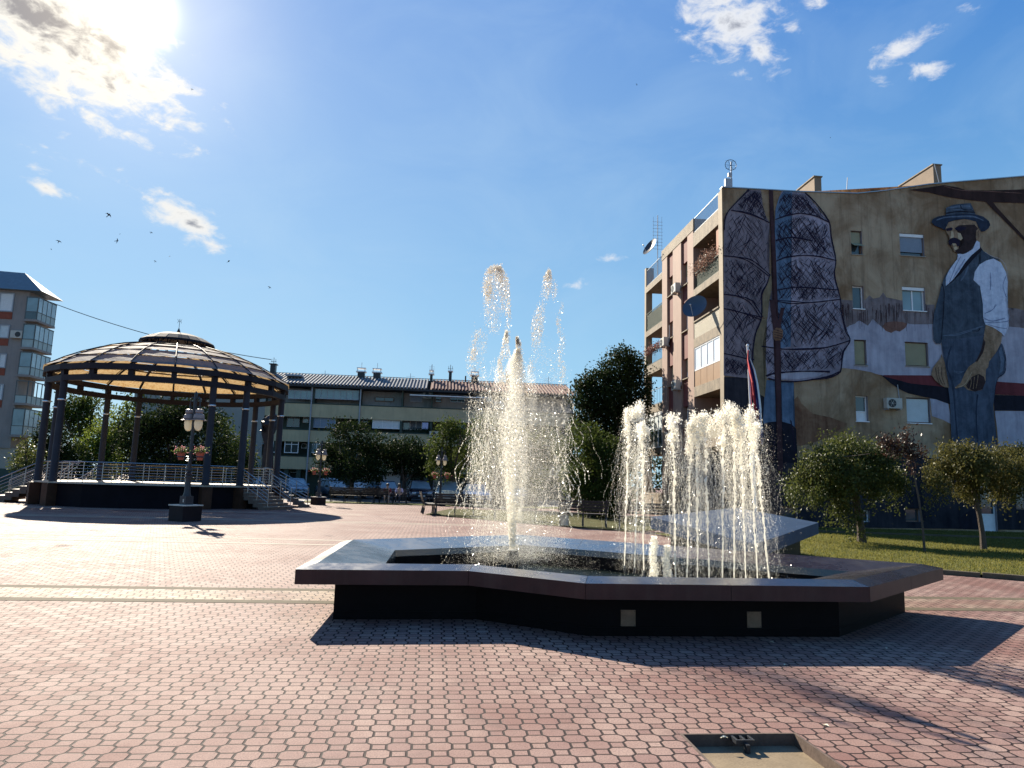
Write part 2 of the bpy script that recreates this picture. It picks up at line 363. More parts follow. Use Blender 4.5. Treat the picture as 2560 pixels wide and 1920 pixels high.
mb = MB(); mb.prism([tuple(a2), tuple(b2), tuple(b2 - pn * .12), tuple(a2 - pn * .12)], .02, .13); tag(mb.build('footpath_kerb', CONC_D), kind='structure')

def blades(name, pts, h, m, kind='stuff', wdt=.006, lean=.35):
    n = len(pts); a = rng.uniform(0, 2 * pi, n); hh = h * rng.uniform(.5, 1.15, n); l = rng.normal(0, lean, (n, 2)) * hh[:, None]
    dx = np.stack([np.cos(a), np.sin(a), 0 * a], 1) * wdt
    P = np.asarray(pts); V = np.stack([P - dx, P + dx, P + np.concatenate([l, hh[:, None]], 1)], 1).reshape(-1, 3)
    o = link(name, np_mesh(name, V, np.arange(3 * n).reshape(-1, 3)), m); tag(o, kind=kind); return o
def leaf_mat(name, a, b, trans=.35, rough=.55, sp=.22):
    m, p, o = new_mat(name); g = N('ShaderNodeNewGeometry'); t = N('ShaderNodeTexCoord')
    x = noise(t.outputs['Object'], .8, 3, .5)
    f = M_('ADD', M_('MULTIPLY', g.outputs['Random Per Island'], .6), M_('MULTIPLY', x, .4))
    c = MixC(f, a, b); L(c, p.inputs['Base Color']); p.inputs['Roughness'].default_value = rough; p.inputs['Specular IOR Level'].default_value = sp
    tr = N('ShaderNodeBsdfTranslucent'); c2 = N('ShaderNodeHueSaturation'); c2.inputs['Value'].default_value = 1.6; c2.inputs['Hue'].default_value = .485; L(c, c2.inputs['Color']); L(c2.outputs[0], tr.inputs[0])
    mx = N('ShaderNodeMixShader'); mx.inputs[0].default_value = trans; L(p.outputs[0], mx.inputs[1]); L(tr.outputs[0], mx.inputs[2]); L(mx.outputs[0], o.inputs[0]); return m
GRASS = leaf_mat('grass_blades', (.055, .07, .012), (.17, .155, .04), .4, .7)
def in_poly(P, poly):
    x, y = P[:, 0], P[:, 1]; r = np.zeros(len(P), bool); n = len(poly); j = n - 1
    for i in range(n):
        xi, yi = poly[i][0], poly[i][1]; xj, yj = poly[j][0], poly[j][1]
        c = ((yi > y) != (yj > y)); r ^= c & (x < (xj - xi) * (y - yi) / ((yj - yi) if yj != yi else 1e-9) + xi); j = i
    return r
P = np.stack([rng.uniform(4.5, 24, 150000), rng.uniform(12, 33, 150000), np.full(150000, .05)], 1)
P = P[in_poly(P, lawn_poly)]
P = P[rng.random(len(P)) < np.clip(1.3 - (P[:, 1] - 13) / 26, .3, 1)]
tag(blades('lawn_grass', P, .055, GRASS, wdt=.009), 'short sunlit grass growing on the lawn beside the mural building', 'grass')

# ------------------------------------------------------------------ the front fountain basin
def offset(poly, d):     # CCW polygon, d > 0 outward
    n = len(poly); r = []
    for i in range(n):
        p0, p1, p2 = [np.array(poly[k_ % n][:2], float) for k_ in (i - 1, i, i + 1)]
        a = p1 - p0; a /= np.linalg.norm(a); b = p2 - p1; b /= np.linalg.norm(b)
        na = np.array([a[1], -a[0]]); nb = np.array([b[1], -b[0]]); m_ = (na + nb); m_ /= np.linalg.norm(m_)
        r.append(tuple(p1 + m_ * d / max(.3, m_ @ na)))
    return r
RIDGE = [(-2.13, 8.21), (-.39, 8.49), (.86, 7.73), (3.84, 8.09), (5.78, 10.12), (.23, 13.54), (-2.43, 11.42)]
OUT = offset(RIDGE, .20); INN = offset(RIDGE, -.68); BASE = offset(OUT, -.38); INW = offset(RIDGE, -.70)
fountain = empty('fountain_basin', (1.7, 10.4, 0), 'large angular polished brown granite fountain basin in the foreground', 'fountain')
mb = MB(); n = len(BASE)
mb.prism(BASE, 0, .09); n = len(BASE)
for i in range(n): j = (i + 1) % n; mb.prism([BASE[i], BASE[j], INW[j], INW[i]], .091, .44); mb.build('base_wall', GRANITE_D, fountain)
mb = MB()
def lerp(a, b, t): return (a[0] + (b[0] - a[0]) * t, a[1] + (b[1] - a[1]) * t)
for i in range(n):
    j = (i + 1) % n; ln_ = hypot(RIDGE[j][0] - RIDGE[i][0], RIDGE[j][1] - RIDGE[i][1]); ns = max(1, round(ln_ / 1.25)); gp = .0025 / ln_
    for q in range(ns):
        t0, t1 = q / ns + (gp if q else gp), (q + 1) / ns - gp
        ring = []
        for t in (t0, t1):
            ring.append([(*lerp(OUT[i], OUT[j], t), .44), (*lerp(OUT[i], OUT[j], t), .6), (*lerp(RIDGE[i], RIDGE[j], t), .65), (*lerp(INN[i], INN[j], t), .535), (*lerp(INW[i], INW[j], t), .441), (*lerp(BASE[i], BASE[j], t), .435)])
        a, b = ring; k_ = len(a)
        for x in range(k_): mb.cm = 1 if x in (0, 4, 5) else 0; mb.f.append(tuple(len(mb.v) + q_ for q_ in (x, (x + 1) % k_, k_ + (x + 1) % k_, k_ + x))); mb.mi.append(mb.cm)
        mb.cm = 1; mb.add(a + b, [tuple(range(k_))[::-1], tuple(range(k_, 2 * k_))])
def rim_mat():
    m, p, o = new_mat('rim_granite'); t = N('ShaderNodeTexCoord'); v = t.outputs['Object']; a = noise(v, 1.1, 5, .6, .4); b = noise(v, 9, 5, .7); g = noise(v, 170, 3, .7)
    c = MixC(g, (.003, .0012, .0015), (.020, .008, .008)); lm = N('ShaderNodeMapRange'); L(b, lm.inputs[0]); lm.inputs[1].default_value = .55; lm.inputs[2].default_value = .75; lm.inputs[4].default_value = .35
    L(MixC(lm.outputs[0], c, (.030, .018, .016)), p.inputs['Base Color'])
    r_ = N('ShaderNodeMapRange'); L(M_('ADD', M_('MULTIPLY', a, .7), M_('MULTIPLY', b, .3)), r_.inputs[0]); r_.inputs[1].default_value = .4; r_.inputs[2].default_value = .62; r_.inputs[3].default_value = .14; r_.inputs[4].default_value = .5; L(r_.outputs[0], p.inputs['Roughness'])
    p.inputs['Specular IOR Level'].default_value = .5; p.inputs['Coat Weight'].default_value = 1.; p.inputs['Coat Roughness'].default_value = .24; p.inputs['Coat IOR'].default_value = 1.6; bn = N('ShaderNodeBump'); bn.inputs['Strength'].default_value = .12; bn.inputs['Distance'].default_value = .01; L(b, bn.inputs['Height']); L(bn.outputs[0], p.inputs['Normal']); return m
RIM = rim_mat()
FASC = mat('fascia_granite', (.050, .020, .018), .45, .5, 2.5, bump=.08, fine=120, spec=.25, stain=((.085, .055, .045), .35))
mb.build('coping', [RIM, FASC], fountain)
# splashed wet film on the coping: droplets standing on the stone
pts = []
mb = MB(); mb.prism(offset(RIDGE, -.715), .10, .149); mb.build('basin_floor', GRANITE_D, fountain)
def water_mat():
    m, p, o = new_mat('basin_water'); t = N('ShaderNodeTexCoord'); a = noise(t.outputs['Object'], 7, 5, .7, .5); b = noise(t.outputs['Object'], 38, 3, .6)
    p.inputs['Base Color'].default_value = (.012, .017, .012, 1); p.inputs['Roughness'].default_value = .10; p.inputs['Specular IOR Level'].default_value = .35
    bn = N('ShaderNodeBump'); bn.inputs['Strength'].default_value = 1.; bn.inputs['Distance'].default_value = .035; L(M_('ADD', a, M_('MULTIPLY', b, .3)), bn.inputs['Height']); L(bn.outputs[0], p.inputs['Normal']); return m
o = MB().prism(offset(RIDGE, -.705), .15, .25).build('water', water_mat(), fountain)
# two access plates in the base wall (between the third and fourth corner)
Cc, Dd = np.array(BASE[2]), np.array(BASE[3]); bd = (Dd - Cc) / np.linalg.norm(Dd - Cc); bn_ = np.array([bd[1], -bd[0]])
PLATE = mat('bronze_plate', (.20, .13, .085), .5, .25, 8., bump=.1, metal=.35)
for (px, py) in ((1570, 1545), (1885, 1549)):
    d_ = ray(px, py); A_ = np.array([[d_[0], -bd[0]], [d_[1], -bd[1]]]); s_, u_ = np.linalg.solve(A_, Cc); z_ = CAMH + s_ * d_[2]
    T = Matrix(((bd[0], bn_[0], 0, Cc[0] + bd[0] * u_), (bd[1], bn_[1], 0, Cc[1] + bd[1] * u_), (0, 0, 1, z_), (0, 0, 0, 1)))
    pl = MB(T).box(-.082, .082, 0, .006, -.085, .085).build('access_plate', PLATE, fountain)
    mb = MB(T)
    for a in (-.07, .07):
        for b in (-.073, .073): mb.lathe([(.005, -.001), (.005, .0)], (a, 0, b), 6)
        for b in (-.073, .073): mb.box(a - .004, a + .004, .006, .009, b - .004, b + .004)
    mb.build('screw', BLACK, pl)
# nozzle of the tall plume
NZ = at(1282, 1395, 10.25)
mb = MB(); mb.lathe([(.085, .2), (.085, .62), (.07, .62), (.07, .66), (.05, .66)], (NZ[0], NZ[1], 0), 20); mb.build('main_nozzle', GRANITE_D, fountain, smooth=True)

# ------------------------------------------------------------------ the second pool behind, a tilted slab on a plinth
pool2 = empty('rear_fountain_basin', (5.3, 16.8, 0), 'second granite basin behind the first, with a tilted blue-grey top slab', 'fountain')
SL = [(3.26, 16.5, .93), (4.55, 13.3, .62), (7.4, 17.2, .88), (6.43, 20.3, 1.10)]
SL = [SL[0], SL[1], SL[2], SL[3]]
mb = MB(); mb.prism([s[:2] for s in SL], [s[2] - .26 for s in SL], [s[2] for s in SL]); mb.build('coping', mat('sky_tinted_granite', (.030, .055, .10), .45, .3, 5., bump=.03, fine=120, spec=.12), pool2)  # blue of the reflected sky is put into the stone's base colour
SB = offset([s[:2] for s in SL], -.38)
mb = MB(); mb.prism(SB, 0, [s[2] - .262 for s in SL]); mb.build('base_wall', GRANITE_D, pool2)

# ------------------------------------------------------------------ water in the air
def spray_mat(name, c, rough=.2, sp=.35, tr=.3):
    m, p, o = new_mat(name)
    a = N('ShaderNodeBsdfTranslucent'); a.inputs[0].default_value = (*c, 1); g = N('ShaderNodeBsdfGlossy'); g.inputs[0].default_value = (1, 1, 1, 1); g.inputs[1].default_value = rough
    d = N('ShaderNodeBsdfDiffuse'); d.inputs[0].default_value = (*c, 1)
    m0 = N('ShaderNodeMixShader'); m0.inputs[0].default_value = .3; L(a.outputs[0], m0.inputs[1]); L(d.outputs[0], m0.inputs[2])
    mx = N('ShaderNodeMixShader'); mx.inputs[0].default_value = sp; L(m0.outputs[0], mx.inputs[1]); L(g.outputs[0], mx.inputs[2])
    tp = N('ShaderNodeBsdfTransparent'); my = N('ShaderNodeMixShader'); my.inputs[0].default_value = tr; L(mx.outputs[0], my.inputs[1]); L(tp.outputs[0], my.inputs[2])
    L(my.outputs[0], o.inputs[0]); return m
SPRAY = spray_mat('spray_water', (.93, .88, .74)); FROTH = spray_mat('white_froth', (.95, .91, .79), .3, .25)
TET = np.array([[1, 1, 1], [1, -1, -1], [-1, 1, -1], [-1, -1, 1]], float) / sqrt(3); TF = np.array([[0, 1, 2], [0, 3, 1], [0, 2, 3], [1, 3, 2]])
OCT = np.array([[1, 0, 0], [-1, 0, 0], [0, 1, 0], [0, -1, 0], [0, 0, 1], [0, 0, -1]], float); OF = np.array([[0, 2, 4], [2, 1, 4], [1, 3, 4], [3, 0, 4], [2, 0, 5], [1, 2, 5], [3, 1, 5], [0, 3, 5]])
TRI = np.array([[1, 0, 0], [-.5, .87, 0], [-.5, -.87, 0]], float); TRF = np.array([[0, 1, 2]])
def drops(P, r, stretch=1.3, octa=False):
    """droplets as small closed solids at P with radii r"""
    B, Fc = (TET, TF) if octa else (TRI, TRF); n = len(P)
    q = rng.normal(size=(n, 4)); q /= np.linalg.norm(q, axis=1)[:, None]; w_, x, y, z = q.T
    Rm = np.stack([1 - 2 * (y * y + z * z), 2 * (x * y - z * w_), 2 * (x * z + y * w_), 2 * (x * y + z * w_), 1 - 2 * (x * x + z * z), 2 * (y * z - x * w_), 2 * (x * z - y * w_), 2 * (y * z + x * w_), 1 - 2 * (x * x + y * y)], 1).reshape(n, 3, 3)
    V = np.einsum('nij,kj->nki', Rm, B) * np.asarray(r)[:, None, None]; V[:, :, 2] *= stretch; V += np.asarray(P)[:, None, :]
    F_ = (Fc[None] + (np.arange(n) * len(B))[:, None, None]).reshape(-1, 3); return V.reshape(-1, 3), F_
def join(parts):
    V = []; Fc = []; k_ = 0
    for v, f in parts: V.append(v); Fc.append(f + k_); k_ += len(v)
    return np.concatenate(V), np.concatenate(Fc)
def strings(starts, length, step, sway=.004, fall=1.):
    """threads of water: random walks running downward"""
    S = np.asarray(starts, float); n = len(S); m_ = max(2, int(length / step)); out_ = []
    vel = rng.normal(0, sway, (n, 2)); ln = (rng.uniform(.25, 1., n) * m_).astype(int); P = S.copy()
    for i in range(m_):
        vel = vel * .9 + rng.normal(0, sway * .5, (n, 2)); P = P.copy(); P[:, :2] += vel; P[:, 2] -= step * fall; out_.append(P[ln > i] + rng.normal(0, .003, (int((ln > i).sum()), 3)))
    return np.concatenate(out_)
WL = .255
def thin_column(base, top, r0, r1, seed):
    """a ragged rising stream"""
    r_ = np.random.default_rng(seed); base = np.array(base); top = np.array(top); m_ = 90; n_ = 7; V = []; ph = r_.uniform(0, 6, 6)
    for i in range(m_):
        t = i / (m_ - 1); c = base + (top - base) * t + np.array([sin(t * 17 + ph[0]) * .007 + sin(t * 61 + ph[3]) * .004, sin(t * 13 + ph[1]) * .006 + sin(t * 47 + ph[4]) * .004, 0]) * (t + .12) + r_.normal(0, .0035 * t + .0006, 3)
        rr = (r0 + (r1 - r0) * t) * (1 + .4 * sin(t * 97 + ph[2]) * (t + .2) + r_.normal(0, .2 + .35 * t))
        rr = max(rr, .003)
        for k_ in range(n_): a = 2 * pi * k_ / n_; V.append(c + np.array([cos(a), sin(a), 0]) * rr * (1 + r_.normal(0, .25 * t)))
    Fc = []
    for i in range(m_ - 1):
        for k_ in range(n_):
            a, b, c_, d_ = i * n_ + k_, i * n_ + (k_ + 1) % n_, (i + 1) * n_ + (k_ + 1) % n_, (i + 1) * n_ + k_; Fc += [(a, b, c_), (a, c_, d_)]
    return np.array(V), np.array(Fc)
# the ring of thin jets: (base px, base py, depth, head px, head py, head size)
JETS = [(1561, 1407, 10.9, 1572, 1022, 1.0), (1586, 1412, 10.7, 1599, 1014, 1.15), (1609, 1422, 10.35, 1606, 1050, .8), (1689, 1436, 9.6, 1683, 1040, 1.0), (1717, 1440, 9.45, 1727, 1048, .85),
        (1744, 1441, 9.4, 1742, 1036, 1.0), (1773, 1443, 9.35, 1762, 1034, .85), (1806, 1443, 9.35, 1808, 1016, 1.15), (1835, 1444, 9.35, 1836, 1010, 1.1), (1865, 1445, 9.35, 1850, 1034, .9), (1894, 1446, 9.4, 1872, 1026, 1.15), (1923, 1446, 9.5, 1888, 1058, .8)]
JLAB = ['leftmost', 'second from the left', 'third from the left', 'fourth from the left, standing alone', 'fifth from the left', 'sixth from the left', 'seventh from the left', 'eighth from the left', 'ninth from the left and tallest', 'tenth from the left', 'eleventh from the left', 'rightmost, leaning left']
for i, (bx, by, Y, hx, hy, hs_) in enumerate(JETS):
    b = at(bx, by, Y); b = np.array([b[0], Y, .40]); t = np.array(at(hx, hy, Y + .05)); R_ = .075 * hs_
    j = empty('water_jet', tuple(b), 'thin jet of the fountain ring with a frothy head, ' + JLAB[i], 'water jet', 'thin jets rising in a ring from the front basin')
    H_ = t[2] - b[2]
    # rising stream
    V, Fc = thin_column(b + [0, 0, .02], t - [0, 0, .25], .0085, .017, 100 + i)
    link('stream', np_mesh('stream', V, Fc, True), FROTH, j)
    # head: a dense ragged knot of froth and the skirt under it
    rj = np.random.default_rng(300 + i); n1 = int(1500 * hs_); lobes = t + np.stack([rj.normal(0, R_ * .55, 9), rj.normal(0, R_ * .5, 9), -np.abs(rj.normal(0, R_ * 2.2, 9)) - .02], 1); k_ = rj.integers(0, 9, n1)
    hd = lobes[k_] + rng.normal(0, 1, (n1, 3)) * [R_ * .38, R_ * .38, R_ * .55]
    n2 = int(2300 * hs_); tt = rng.random(n2) ** 1.15; ang = rng.uniform(0, 2 * pi, n2); rad = R_ * (.75 + 1.2 * tt) * rng.random(n2) ** .5; sk = np.stack([np.cos(ang) * rad, np.sin(ang) * rad, -tt * .8 * hs_], 1) + t - [0, 0, R_ * .6]
    f = 0
    for q in range(6): d = rj.normal(0, 1, 3) * [38, 38, 5]; f = f + np.sin(sk @ d + rj.uniform(0, 6))
    sk = sk[f / 2 > rng.normal(-.25 + .7 * tt, .5)]
    V1 = drops(hd, rng.uniform(.004, .013, n1), 1.5); V2 = drops(sk, rng.uniform(.002, .0065, len(sk)), 2.2)
    V, Fc = join([V1, V2]); link('froth_head', np_mesh('froth_head', V, Fc), FROTH, j)
    # falling threads and loose drops
    ns = 58; a = rng.uniform(0, 2 * pi, ns); ra = rng.uniform(.3, 1.9, ns) * R_; st = np.stack([np.cos(a) * ra, np.sin(a) * ra, -rng.uniform(.05, .9, ns)], 1) + t
    T1 = strings(st, 1.7, .010, .0024); nl = 3000; z = rng.random(nl) ** .8; rl = (.05 + .13 * z) * rng.normal(0, 1, nl); al = rng.uniform(0, 2 * pi, nl)
    T2 = np.stack([b[0] + np.cos(al) * rl, b[1] + np.sin(al) * rl, t[2] - z * H_], 1)
    T1 = T1[T1[:, 2] > WL]
    V, Fc = join([drops(T1, rng.uniform(.0015, .0052, len(T1)), 1.8), drops(T2, rng.uniform(.001, .0048, nl), 1.4)])
    link('falling_drops', np_mesh('falling_drops', V, Fc), SPRAY, j)
    MB().lathe([(.02, -.06), (.02, .0), (.012, .03), (.008, .03)], tuple(b), 10).build('nozzle', BLACK, j)
# two short frothing jets
for i, (bx, by, hy, Y, lab) in enumerate([(1634, 1430, 1340, 9.9, 'left'), (1667, 1436, 1362, 9.7, 'right')]):
    b = np.array(at(bx, by, Y)); b[2] = .4; t = np.array(at(bx, hy, Y)); n1 = 2200
    j = empty('bubbler_jet', tuple(b), 'short foaming white jet in the ring, the %s one of the two' % lab, 'water jet', 'short foaming jets in the front basin')
    tt = rng.random(n1); ang = rng.uniform(0, 2 * pi, n1); rr = .045 * rng.random(n1) ** .5 * (1.2 - .5 * tt) + np.abs(rng.normal(0, .012, n1))
    P_ = np.stack([b[0] + np.cos(ang) * rr + .012 * np.sin(tt * 9), b[1] + np.sin(ang) * rr, b[2] + (t[2] - b[2]) * tt], 1)
    st = np.stack([b[0] + rng.normal(0, .07, 40), b[1] + rng.normal(0, .07, 40), b[2] + (t[2] - b[2]) * rng.uniform(.4, 1, 40)], 1); T1 = strings(st, .4, .008, .003); T1 = T1[T1[:, 2] > WL]
    V, Fc = join([drops(P_, rng.uniform(.004, .012, n1)), drops(T1, rng.uniform(.002, .005, len(T1)))]); link('froth', np_mesh('froth', V, Fc), FROTH, j)

# the tall plume
plume = empty('water_plume', (NZ[0], NZ[1], .4), 'tall white fountain plume with two ragged crests against the sky', 'fountain plume')
PY = NZ[1]
def pp(px, py, y=None): return np.array(at(px, py, PY if y is None else y))
def path(pts):      # smooth curve through photo points at the plume's depth
    A = np.array([pp(*p[:2]) for p in pts]); Wd = np.array([p[2] for p in pts]); return A, Wd
def fill(pts, n, jitter=1., shell=.0, flat=1.):
    A, Wd = path(pts); t = rng.random(n) * (len(A) - 1); i = np.minimum(t.astype(int), len(A) - 2); f = (t - i)[:, None]
    c = A[i] * (1 - f) + A[i + 1] * f; wv = Wd[i] * (1 - f[:, 0]) + Wd[i + 1] * f[:, 0]; a = rng.uniform(0, 2 * pi, n); r_ = wv * np.maximum(rng.random(n) ** .5, shell) * jitter
    return c + np.stack([np.cos(a) * r_, np.sin(a) * r_ * flat, rng.normal(0, .02, n)], 1)
def clump(P, amt, sc_=6., seed=0, vs_z=.45):      # thin out by a lumpy 3D field: gaps and clusters
    r_ = np.random.default_rng(seed); f = 0
    for k_ in range(7):
        d = r_.normal(0, 1, 3); d *= sc_ * r_.uniform(.6, 2.2) / np.linalg.norm(d); d[2] *= vs_z; f = f + np.sin(P @ d + r_.uniform(0, 6))
    return P[f / 2.2 > r_.normal(amt, .35, len(P))]
core = fill([(1281, 1368, .035), (1280, 1300, .07), (1279, 1200, .11), (1280, 1100, .16), (1275, 1000, .22), (1268, 940, .19), (1263, 885, .08), (1266, 830, .02)], 23000)
core = clump(core, -.45, 22, 40, .15)
core2 = clump(fill([(1290, 1300, .08), (1292, 1200, .16), (1296, 1100, .24), (1296, 1000, .30), (1294, 950, .28), (1292, 915, .16), (1294, 875, .03)], 42000), -.2, 16, 2, .15)
V, Fc = join([drops(core, rng.uniform(.003, .010, len(core)), 1.8), drops(core2, rng.uniform(.002, .0065, len(core2)), 1.6)])
link('core_stream', np_mesh('core_stream', V, Fc), SPRAY, plume)
V, Fc = thin_column((NZ[0], NZ[1], .6), (NZ[0] - .02, NZ[1], 1.75), .045, .012, 5); link('rising_stream', np_mesh('rising_stream', V, Fc, True), FROTH, plume)
# crests
cr = []
def add(P, r0, r1, s=1.5): cr.append(drops(P, rng.uniform(r0, r1, len(P)), s))
L1 = [(1262, 900, .05), (1267, 800, .05), (1262, 745, .06), (1255, 700, .08), (1244, 668, .04)]
add(clump(fill(L1, 5200, 1.5), .35, 20, 3), .003, .012)
add(clump(fill([(1244, 664, .05), (1228, 680, .06), (1217, 720, .06), (1210, 780, .04)], 4200, 1.6), .45, 20, 4), .003, .012)
add(clump(fill([(1236, 690, .12), (1228, 760, .18), (1215, 830, .22)], 3600), .55, 12, 5), .003, .009)
add(clump(fill([(1204, 800, .05), (1192, 850, .05), (1180, 900, .06)], 1400), .3, 20, 6), .004, .011)
add(clump(fill([(1200, 830, .12), (1190, 900, .16), (1195, 960, .16)], 1600), .5, 10, 7), .003, .009)
add(clump(fill([(1300, 1000, .12), (1298, 920, .09), (1298, 862, .05), (1292, 845, .02)], 5600), .0, 14, 8), .003, .010)
add(clump(fill([(1254, 960, .06), (1248, 900, .03), (1252, 878, .03), (1262, 900, .03)], 1800), .0, 12, 9), .003, .010)
add(clump(fill([(1374, 674, .02), (1368, 700, .06), (1358, 740, .07), (1345, 800, .08), (1338, 860, .06), (1334, 930, .07)], 6000, 1.35), .45, 20, 10), .003, .010)
add(clump(fill([(1374, 680, .04), (1385, 720, .06), (1396, 760, .06), (1404, 820, .05), (1406, 900, .05), (1404, 960, .05)], 4200, 1.35), .45, 20, 11), .003, .010)
add(clump(fill([(1374, 720, .1), (1374, 800, .22), (1370, 880, .26), (1372, 950, .28)], 5200), .5, 10, 12), .002, .0065)
V, Fc = join(cr); link('crest_drops', np_mesh('crest_drops', V, Fc), spray_mat('crest_water', (.55, .47, .34), .3, .25), plume)
# falling veil
st = np.array([pp(x, y) for x, y in zip(rng.normal(1235, 22, 90), rng.uniform(900, 1150, 90))]); st[:, 1] += rng.normal(0, .35, 90)
T1 = strings(st, 2.0, .010, .003)
st = np.array([pp(x, y) for x, y in zip(rng.normal(1330, 40, 60), rng.uniform(930, 1200, 60))]); st[:, 1] += rng.normal(0, .35, 60)
T2 = strings(st, 1.4, .011, .004)
st = np.array([pp(x, y) for x, y in zip(np.concatenate([rng.normal(1184, 6, 26), rng.normal(1408, 9, 30)]), rng.uniform(960, 1200, 56))]); st[:, 1] += rng.normal(0, .12, 56)
T3 = strings(st, 1.0, .010, .0045)
n = 300000; px = np.where(rng.random(n) < .62, 1288 + rng.normal(0, 1, n) * 44 + rng.exponential(16, n), rng.uniform(1180, 1420, n)); py = 930 + 470 * rng.random(n) ** .9; keep = (np.abs(px - 1300) < 130) & (rng.random(n) < np.clip((py - 900) / 130, .10, 1)); px, py = px[keep], py[keep]
mist = np.array([pp(a, b) for a, b in zip(px, py)]); mist[:, 1] += rng.normal(0, .4, len(mist)); mist = clump(mist, -.9, 5, 20, .3)
n = 16000; px = rng.uniform(1165, 1420, n); py = rng.uniform(1000, 1400, n); m2_ = np.array([pp(a, b) for a, b in zip(px, py)]); m2_[:, 1] += rng.normal(0, .5, n)
for P_ in (T1, T2, T3, mist, m2_): P_[:, 2] = np.maximum(P_[:, 2], WL)
V, Fc = join([drops(T1, rng.uniform(.002, .0065, len(T1)), 2.), drops(T2, rng.uniform(.0015, .005, len(T2)), 2.), drops(T3, rng.uniform(.003, .010, len(T3)), 1.7), drops(mist, rng.uniform(.0010, .0036, len(mist)), 1.4), drops(m2_, rng.uniform(.0015, .0055, len(m2_)), 1.3)])
link('falling_veil', np_mesh('falling_veil', V, Fc), SPRAY, plume)
# splashes on the water and drifting drops: nobody could count them
n = 9000; px = np.concatenate([rng.uniform(1100, 1500, n // 2), rng.uniform(1540, 1960, n - n // 2)]); py = 1425 - np.abs(rng.normal(0, 60, n)); dp = rng.uniform(9.4, 11.8, n)
P_ = np.array([at(a, b, c_) for a, b, c_ in zip(px, py, dp)]); P_ = P_[(P_[:, 2] > WL)]
n = 5200; fx_ = rng.uniform(-.6, 4.3, n); fy_ = 9.35 + rng.exponential(.4, n); fo = np.stack([fx_, fy_, np.full(n, WL + .005)], 1); fo = clump(fo[in_poly(fo, offset(RIDGE, -.85))], -.1, 3, 31)
n = 26000; px = np.concatenate([rng.normal(1595, 40, n // 4), rng.normal(1745, 55, n // 4), rng.normal(1850, 45, n - 2 * (n // 4))]); py = rng.uniform(1060, 1440, n); dp = rng.normal(9.9, .35, n)
W_ = np.array([at(a, b, c_) for a, b, c_ in zip(px, py, dp)]); W_ = clump(W_[W_[:, 2] > WL], -.1, 5, 33)
V, Fc = join([drops(P_, rng.uniform(.0012, .0042, len(P_))), drops(fo, rng.uniform(.004, .016, len(fo)), .4), drops(W_, rng.uniform(.001, .004, len(W_)))])
o = link('spray_mist', np_mesh('spray_mist', V, Fc), SPRAY); tag(o, 'fine drops and foam drifting over the front basin water', 'spray', kind='stuff')
# ------------------------------------------------------------------ the round bandstand
GX, GY, GR = -18.0, 37.5, 5.75
def gv(i, r=GR, z=None):
    a = radians(241.5 + 18 * i); p = (GX + r * cos(a), GY + r * sin(a)); return p if z is None else (*p, z)
stand = empty('bandstand', (GX, GY, 0), 'large round open bandstand with a shallow ribbed dome roof and a dark platform', 'bandstand')
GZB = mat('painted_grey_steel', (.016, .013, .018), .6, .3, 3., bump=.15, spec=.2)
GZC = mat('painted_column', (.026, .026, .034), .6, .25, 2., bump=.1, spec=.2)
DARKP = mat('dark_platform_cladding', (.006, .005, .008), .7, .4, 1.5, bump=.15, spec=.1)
BRN = mat('brown_pillar_stone', (.055, .026, .016), .65, .4, 2.5, bump=.15, spec=.15)
PFL = mat('bandstand_floor', (.36, .32, .26), .7, .2, 2., bump=.2)
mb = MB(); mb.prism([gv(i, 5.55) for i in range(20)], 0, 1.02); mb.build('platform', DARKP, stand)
mb = MB(); mb.prism([gv(i, 5.75) for i in range(20)], 1.022, 1.10); mb.build('platform_slab', PFL, stand)
for i in (0, 4, 5, 7, 9, 10, 14, 15, 17, 19):
    p = gv(i, 5.72); MB().box(-.24, .24, -.24, .24, 0, 1.06)
    T = Matrix.Translation((p[0], p[1], 0)) @ Matrix.Rotation(radians(241.5 + 18 * i), 4, 'Z')
    MB(T).box(-.23, .23, -.23, .23, .0, 1.018).build('pedestal', BRN, stand)
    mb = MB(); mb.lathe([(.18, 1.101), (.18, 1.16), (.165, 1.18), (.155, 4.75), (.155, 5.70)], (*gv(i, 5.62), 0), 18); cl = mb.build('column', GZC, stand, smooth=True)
    mb = MB(); mb.lathe([(.175, 4.78), (.185, 4.80), (.185, 4.84), (.175, 4.86)], (*gv(i, 5.62), 0), 18); mb.build('collar', STEEL, cl, smooth=True)
def ring(mb, r0, r1, z0, z1):
    for i in range(20):
        a, b, c_, d_ = gv(i, r0), gv(i + 1, r0), gv(i + 1, r1), gv(i, r1); mb.prism([a, b, c_, d_][::-1], z0, z1)
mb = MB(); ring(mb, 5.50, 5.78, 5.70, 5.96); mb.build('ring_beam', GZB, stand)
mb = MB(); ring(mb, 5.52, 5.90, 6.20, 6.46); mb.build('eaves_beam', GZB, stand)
for i in range(20):
    T = Matrix.Translation((*gv(i, 5.65), 0)) @ Matrix.Rotation(radians(241.5 + 18 * i), 4, 'Z')
    MB(T).box(-.11, .11, -.12, .12, 5.962, 6.198).build('beam_post', GZB, stand)
def rz(r): return 6.50 + 1.80 * (1 - (r / 5.9) ** 2.3)
RS = [5.88, 5.15, 4.40, 3.65, 2.95, 2.30, 1.62]
